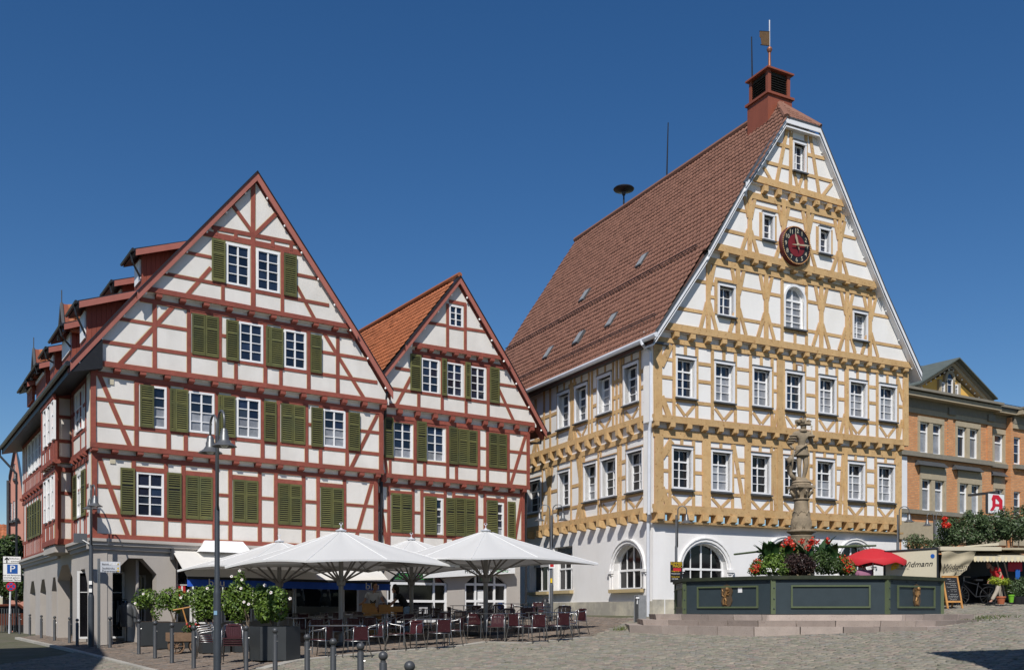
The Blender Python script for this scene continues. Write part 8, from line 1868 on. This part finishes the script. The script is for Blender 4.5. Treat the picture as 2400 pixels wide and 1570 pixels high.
k=31.6/F;bx=lambda px,py,D:at(px,py,D)
# wooden sideboard / service counter
cb=gp(888,1492);cb=Vector((cb.x,cb.y,gz(cb.x,cb.y)));D=cb.y
t=thing('service_counter','pine service counter with crates under the front umbrella','counter',cb);ca=math.radians(12)
X=Vector((math.cos(ca),math.sin(ca),0));Yv=Vector((-X.y,X.x,0));Z=Vector((0,0,1))
mb=MB();zt_=.80;lw=1.02
mb.box(cb+Z*(zt_-.02)+X*.05,lw,.55,.03,ax=(X,Yv,Z));mb.build('top_board',M['wood'],t)
for x in (-.47,.05,.55): mb=MB();mb.box(cb+X*x+Z*(zt_/2-.02),.03,.5,zt_-.05,ax=(X,Yv,Z));mb.build('upright',M['wood'],t)
for z in (.1,.36,.58): mb=MB();mb.box(cb+X*.05+Z*z,lw-.03,.48,.025,ax=(X,Yv,Z));mb.build('shelf',M['wood'],t)
mb=MB();mb.box(cb+X*-.21+Z*.69-Yv*.25,.5,.025,.2,ax=(X,Yv,Z));mb.build('front_board',M['wood'],t);mb=MB();mb.box(cb+X*-.21+Z*.24-Yv*.25,.46,.02,.2,ax=(X,Yv,Z));mb.build('front_board',M['wood'],t)
t=thing('wooden_crate','tilted pine crate with a lid on the left end of the service counter','crate',cb+X*-.3+Z*.8)
c=cb+X*-.28+Z*.8
mb=MB();mb.hexa([c+X*-.26-Yv*.2,c+X*.24-Yv*.2,c+X*.24+Yv*.2,c+X*-.26+Yv*.2,c+X*-.26-Yv*.17+Z*.27,c+X*.13-Yv*.17+Z*.27,c+X*.13+Yv*.2+Z*.27,c+X*-.26+Yv*.2+Z*.27]);mb.build('box',M['wood'],t)
mb=MB();mb.box(c+X*-.06+Z*.285,.42,.42,.03,ax=(X,Yv,Z));mb.build('lid',M['wood'],t)
t=thing('wooden_crate','brown wooden crate in the middle of the service counter','crate',cb+X*.14+Z*.8);c=cb+X*.18+Z*.8
for s in (-1,1): mb=MB();mb.box(c+Yv*s*.17+Z*.13,.36,.02,.26,ax=(X,Yv,Z));mb.build('side',M['wood'],t);mb=MB();mb.box(c+X*s*.18+Z*.13,.02,.32,.26,ax=(X,Yv,Z));mb.build('end',M['wood'],t)
mb=MB();mb.box(c+Z*.015,.34,.32,.02,ax=(X,Yv,Z));mb.build('bottom',M['wood'],t)
bt=[]
BN=['first','second','third','fourth','fifth','sixth','seventh']
for i in range(7):
    c=cb+X*(.05+.05*i)+Yv*RND.uniform(-.08,.08)+Z*.82
    t=thing('bottle',BN[i]+' small bottle from the left in the middle crate on the counter','bottle',c,'bottles in the crate');mb=MB();mb.lathe([(.025,0),(.026,.2),(.012,.25),(.012,.31),(.0,.31)],c,10);mb.build('glass',M['black'] if i%3 else M['wine'],t);mb=MB();mb.lathe([(.014,.30),(.014,.33)],c,8);mb.build('cap',M['zinc'],t)
t=thing('wooden_crate','low pine crate on the right end of the service counter','crate',cb+X*.5+Z*.8);c=cb+X*.55+Z*.8
for s in (-1,1): mb=MB();mb.box(c+Yv*s*.17+Z*.11,.44,.02,.18,ax=(X,Yv,Z));mb.build('side',M['wood'],t);mb=MB();mb.box(c+X*s*.2+Z*.11,.02,.32,.18,ax=(X,Yv,Z));mb.build('end',M['wood'],t)
# man behind the counter
g=cb+X*-.12+Yv*.55;g=Vector((g.x,g.y,gz(g.x,g.y)))
J=dict(pelvis=(0,0,.93),waist=(0,-.02,1.06),chest=(.01,-.1,1.30),neck=(.03,-.14,1.49),head0=(.04,-.15,1.55),head=(.06,-.17,1.66),hip_l=(-.1,0,.88),knee_l=(-.11,-.03,.48),ankle_l=(-.11,.02,.08),toe_l=(-.12,-.12,.03),hip_r=(.1,0,.88),knee_r=(.11,-.03,.48),ankle_r=(.11,.02,.08),toe_r=(.12,-.12,.03),
 sh_l=(-.19,-.11,1.40),el_l=(-.30,-.17,1.15),wr_l=(-.36,-.34,1.09),sh_r=(.20,-.11,1.40),el_r=(.32,-.16,1.18),wr_r=(.42,-.36,1.03))
t=person('man in white printed t-shirt leaning on the counter, looking right',g,1.78,J,('tee_white','darkpants'),'short',(.9,-.45,-.1))
mb=MB();P=lambda x,z,d:g+Vector((x,-.265+d+(1.3-z)*-.22*0,z))
for k_ in range(2): mb.prism([g+Vector((s_*x,-.27-(.0 if z>1.2 else -.035),z)) for s_,x,z in ((-1,.1,1.22-.05*k_),(1,.0,1.13-.05*k_),(1,.1,1.22-.05*k_),(1,.1,1.18-.05*k_),(1,.0,1.09-.05*k_),(-1,.1,1.18-.05*k_))],Vector((0,.012,0)))
mb.build('shirt_print',M['ink'],t)
# woman bending over the counter
g=cb+X*.86+Yv*-.05;g=Vector((g.x,g.y,gz(g.x,g.y)))
J=dict(pelvis=(.04,.0,.90),waist=(-.03,.02,1.03),chest=(-.16,.03,1.25),neck=(-.27,.03,1.40),head0=(-.30,.03,1.45),head=(-.35,.02,1.54),hip_l=(.04,-.1,.85),knee_l=(.02,-.11,.47),ankle_l=(.06,-.1,.08),toe_l=(-.08,-.11,.03),hip_r=(.04,.1,.85),knee_r=(.0,.12,.47),ankle_r=(.05,.12,.08),toe_r=(-.09,.13,.03),
 sh_l=(-.19,-.15,1.33),el_l=(-.36,-.2,1.10),wr_l=(-.52,-.16,.95),sh_r=(-.19,.19,1.33),el_r=(-.38,.2,1.14),wr_r=(-.55,.14,1.0))
person('woman in black shirt and pale jeans bending over the counter, from the side',g,1.68,J,('tee_black','denim'),'long',(-.9,.2,-.35))
# shopper in red at the stall
g=mk(2338,36.3)
J=dict(pelvis=(.05,.0,.88),waist=(.0,-.02,1.0),chest=(-.11,-.04,1.2),neck=(-.23,-.05,1.32),head0=(-.27,-.05,1.36),head=(-.33,-.06,1.43),hip_l=(.02,-.09,.84),knee_l=(-.08,-.12,.46),ankle_l=(-.27,-.08,.10),toe_l=(-.41,-.1,.05),hip_r=(.08,.09,.84),knee_r=(.12,.08,.46),ankle_r=(.2,.12,.10),toe_r=(.07,.12,.04),
 sh_l=(-.1,-.2,1.28),el_l=(.02,-.24,1.05),wr_l=(-.12,-.27,.86),sh_r=(-.13,.13,1.27),el_r=(-.1,.2,1.02),wr_r=(-.24,.12,.85))
person('person in red t-shirt and beige trousers bending at the market stall',g,1.68,J,('tee_red','beigepants'),'short',(-.9,-.1,-.5))
mb=MB()
# person under the red parasol, seen from behind
g=mk(2026,35.4)+Vector((0,0,0))
hz_=EYE+(HY-1322)*35.4/F-g.z
s=hz_/1.62
J={k_:(v[0]*s,v[1]*s,v[2]*s) for k_,v in dict(pelvis=(0,0,.93),waist=(0,-.02,1.06),chest=(0,0,1.30),neck=(0,.0,1.48),head0=(0,.0,1.53),head=(0,.02,1.62),hip_l=(-.1,0,.88),knee_l=(-.1,-.03,.48),ankle_l=(-.1,.02,.08),toe_l=(-.1,.15,.03),hip_r=(.1,0,.88),knee_r=(.1,-.03,.48),ankle_r=(.1,.02,.08),toe_r=(.1,.15,.03),sh_l=(-.22,0,1.38),el_l=(-.30,.02,1.1),wr_l=(-.27,.15,.88),sh_r=(.22,0,1.38),el_r=(.30,.02,1.1),wr_r=(.27,.15,.88)).items()}
M['tee_mauve']=pm('mauve_shirt',(.30,.13,.20),.9,.08,6,.1)
person('person in mauve shirt under the red parasol, seen from behind',g,1.7,J,('tee_mauve','darkpants'),'short',(.1,1,0))
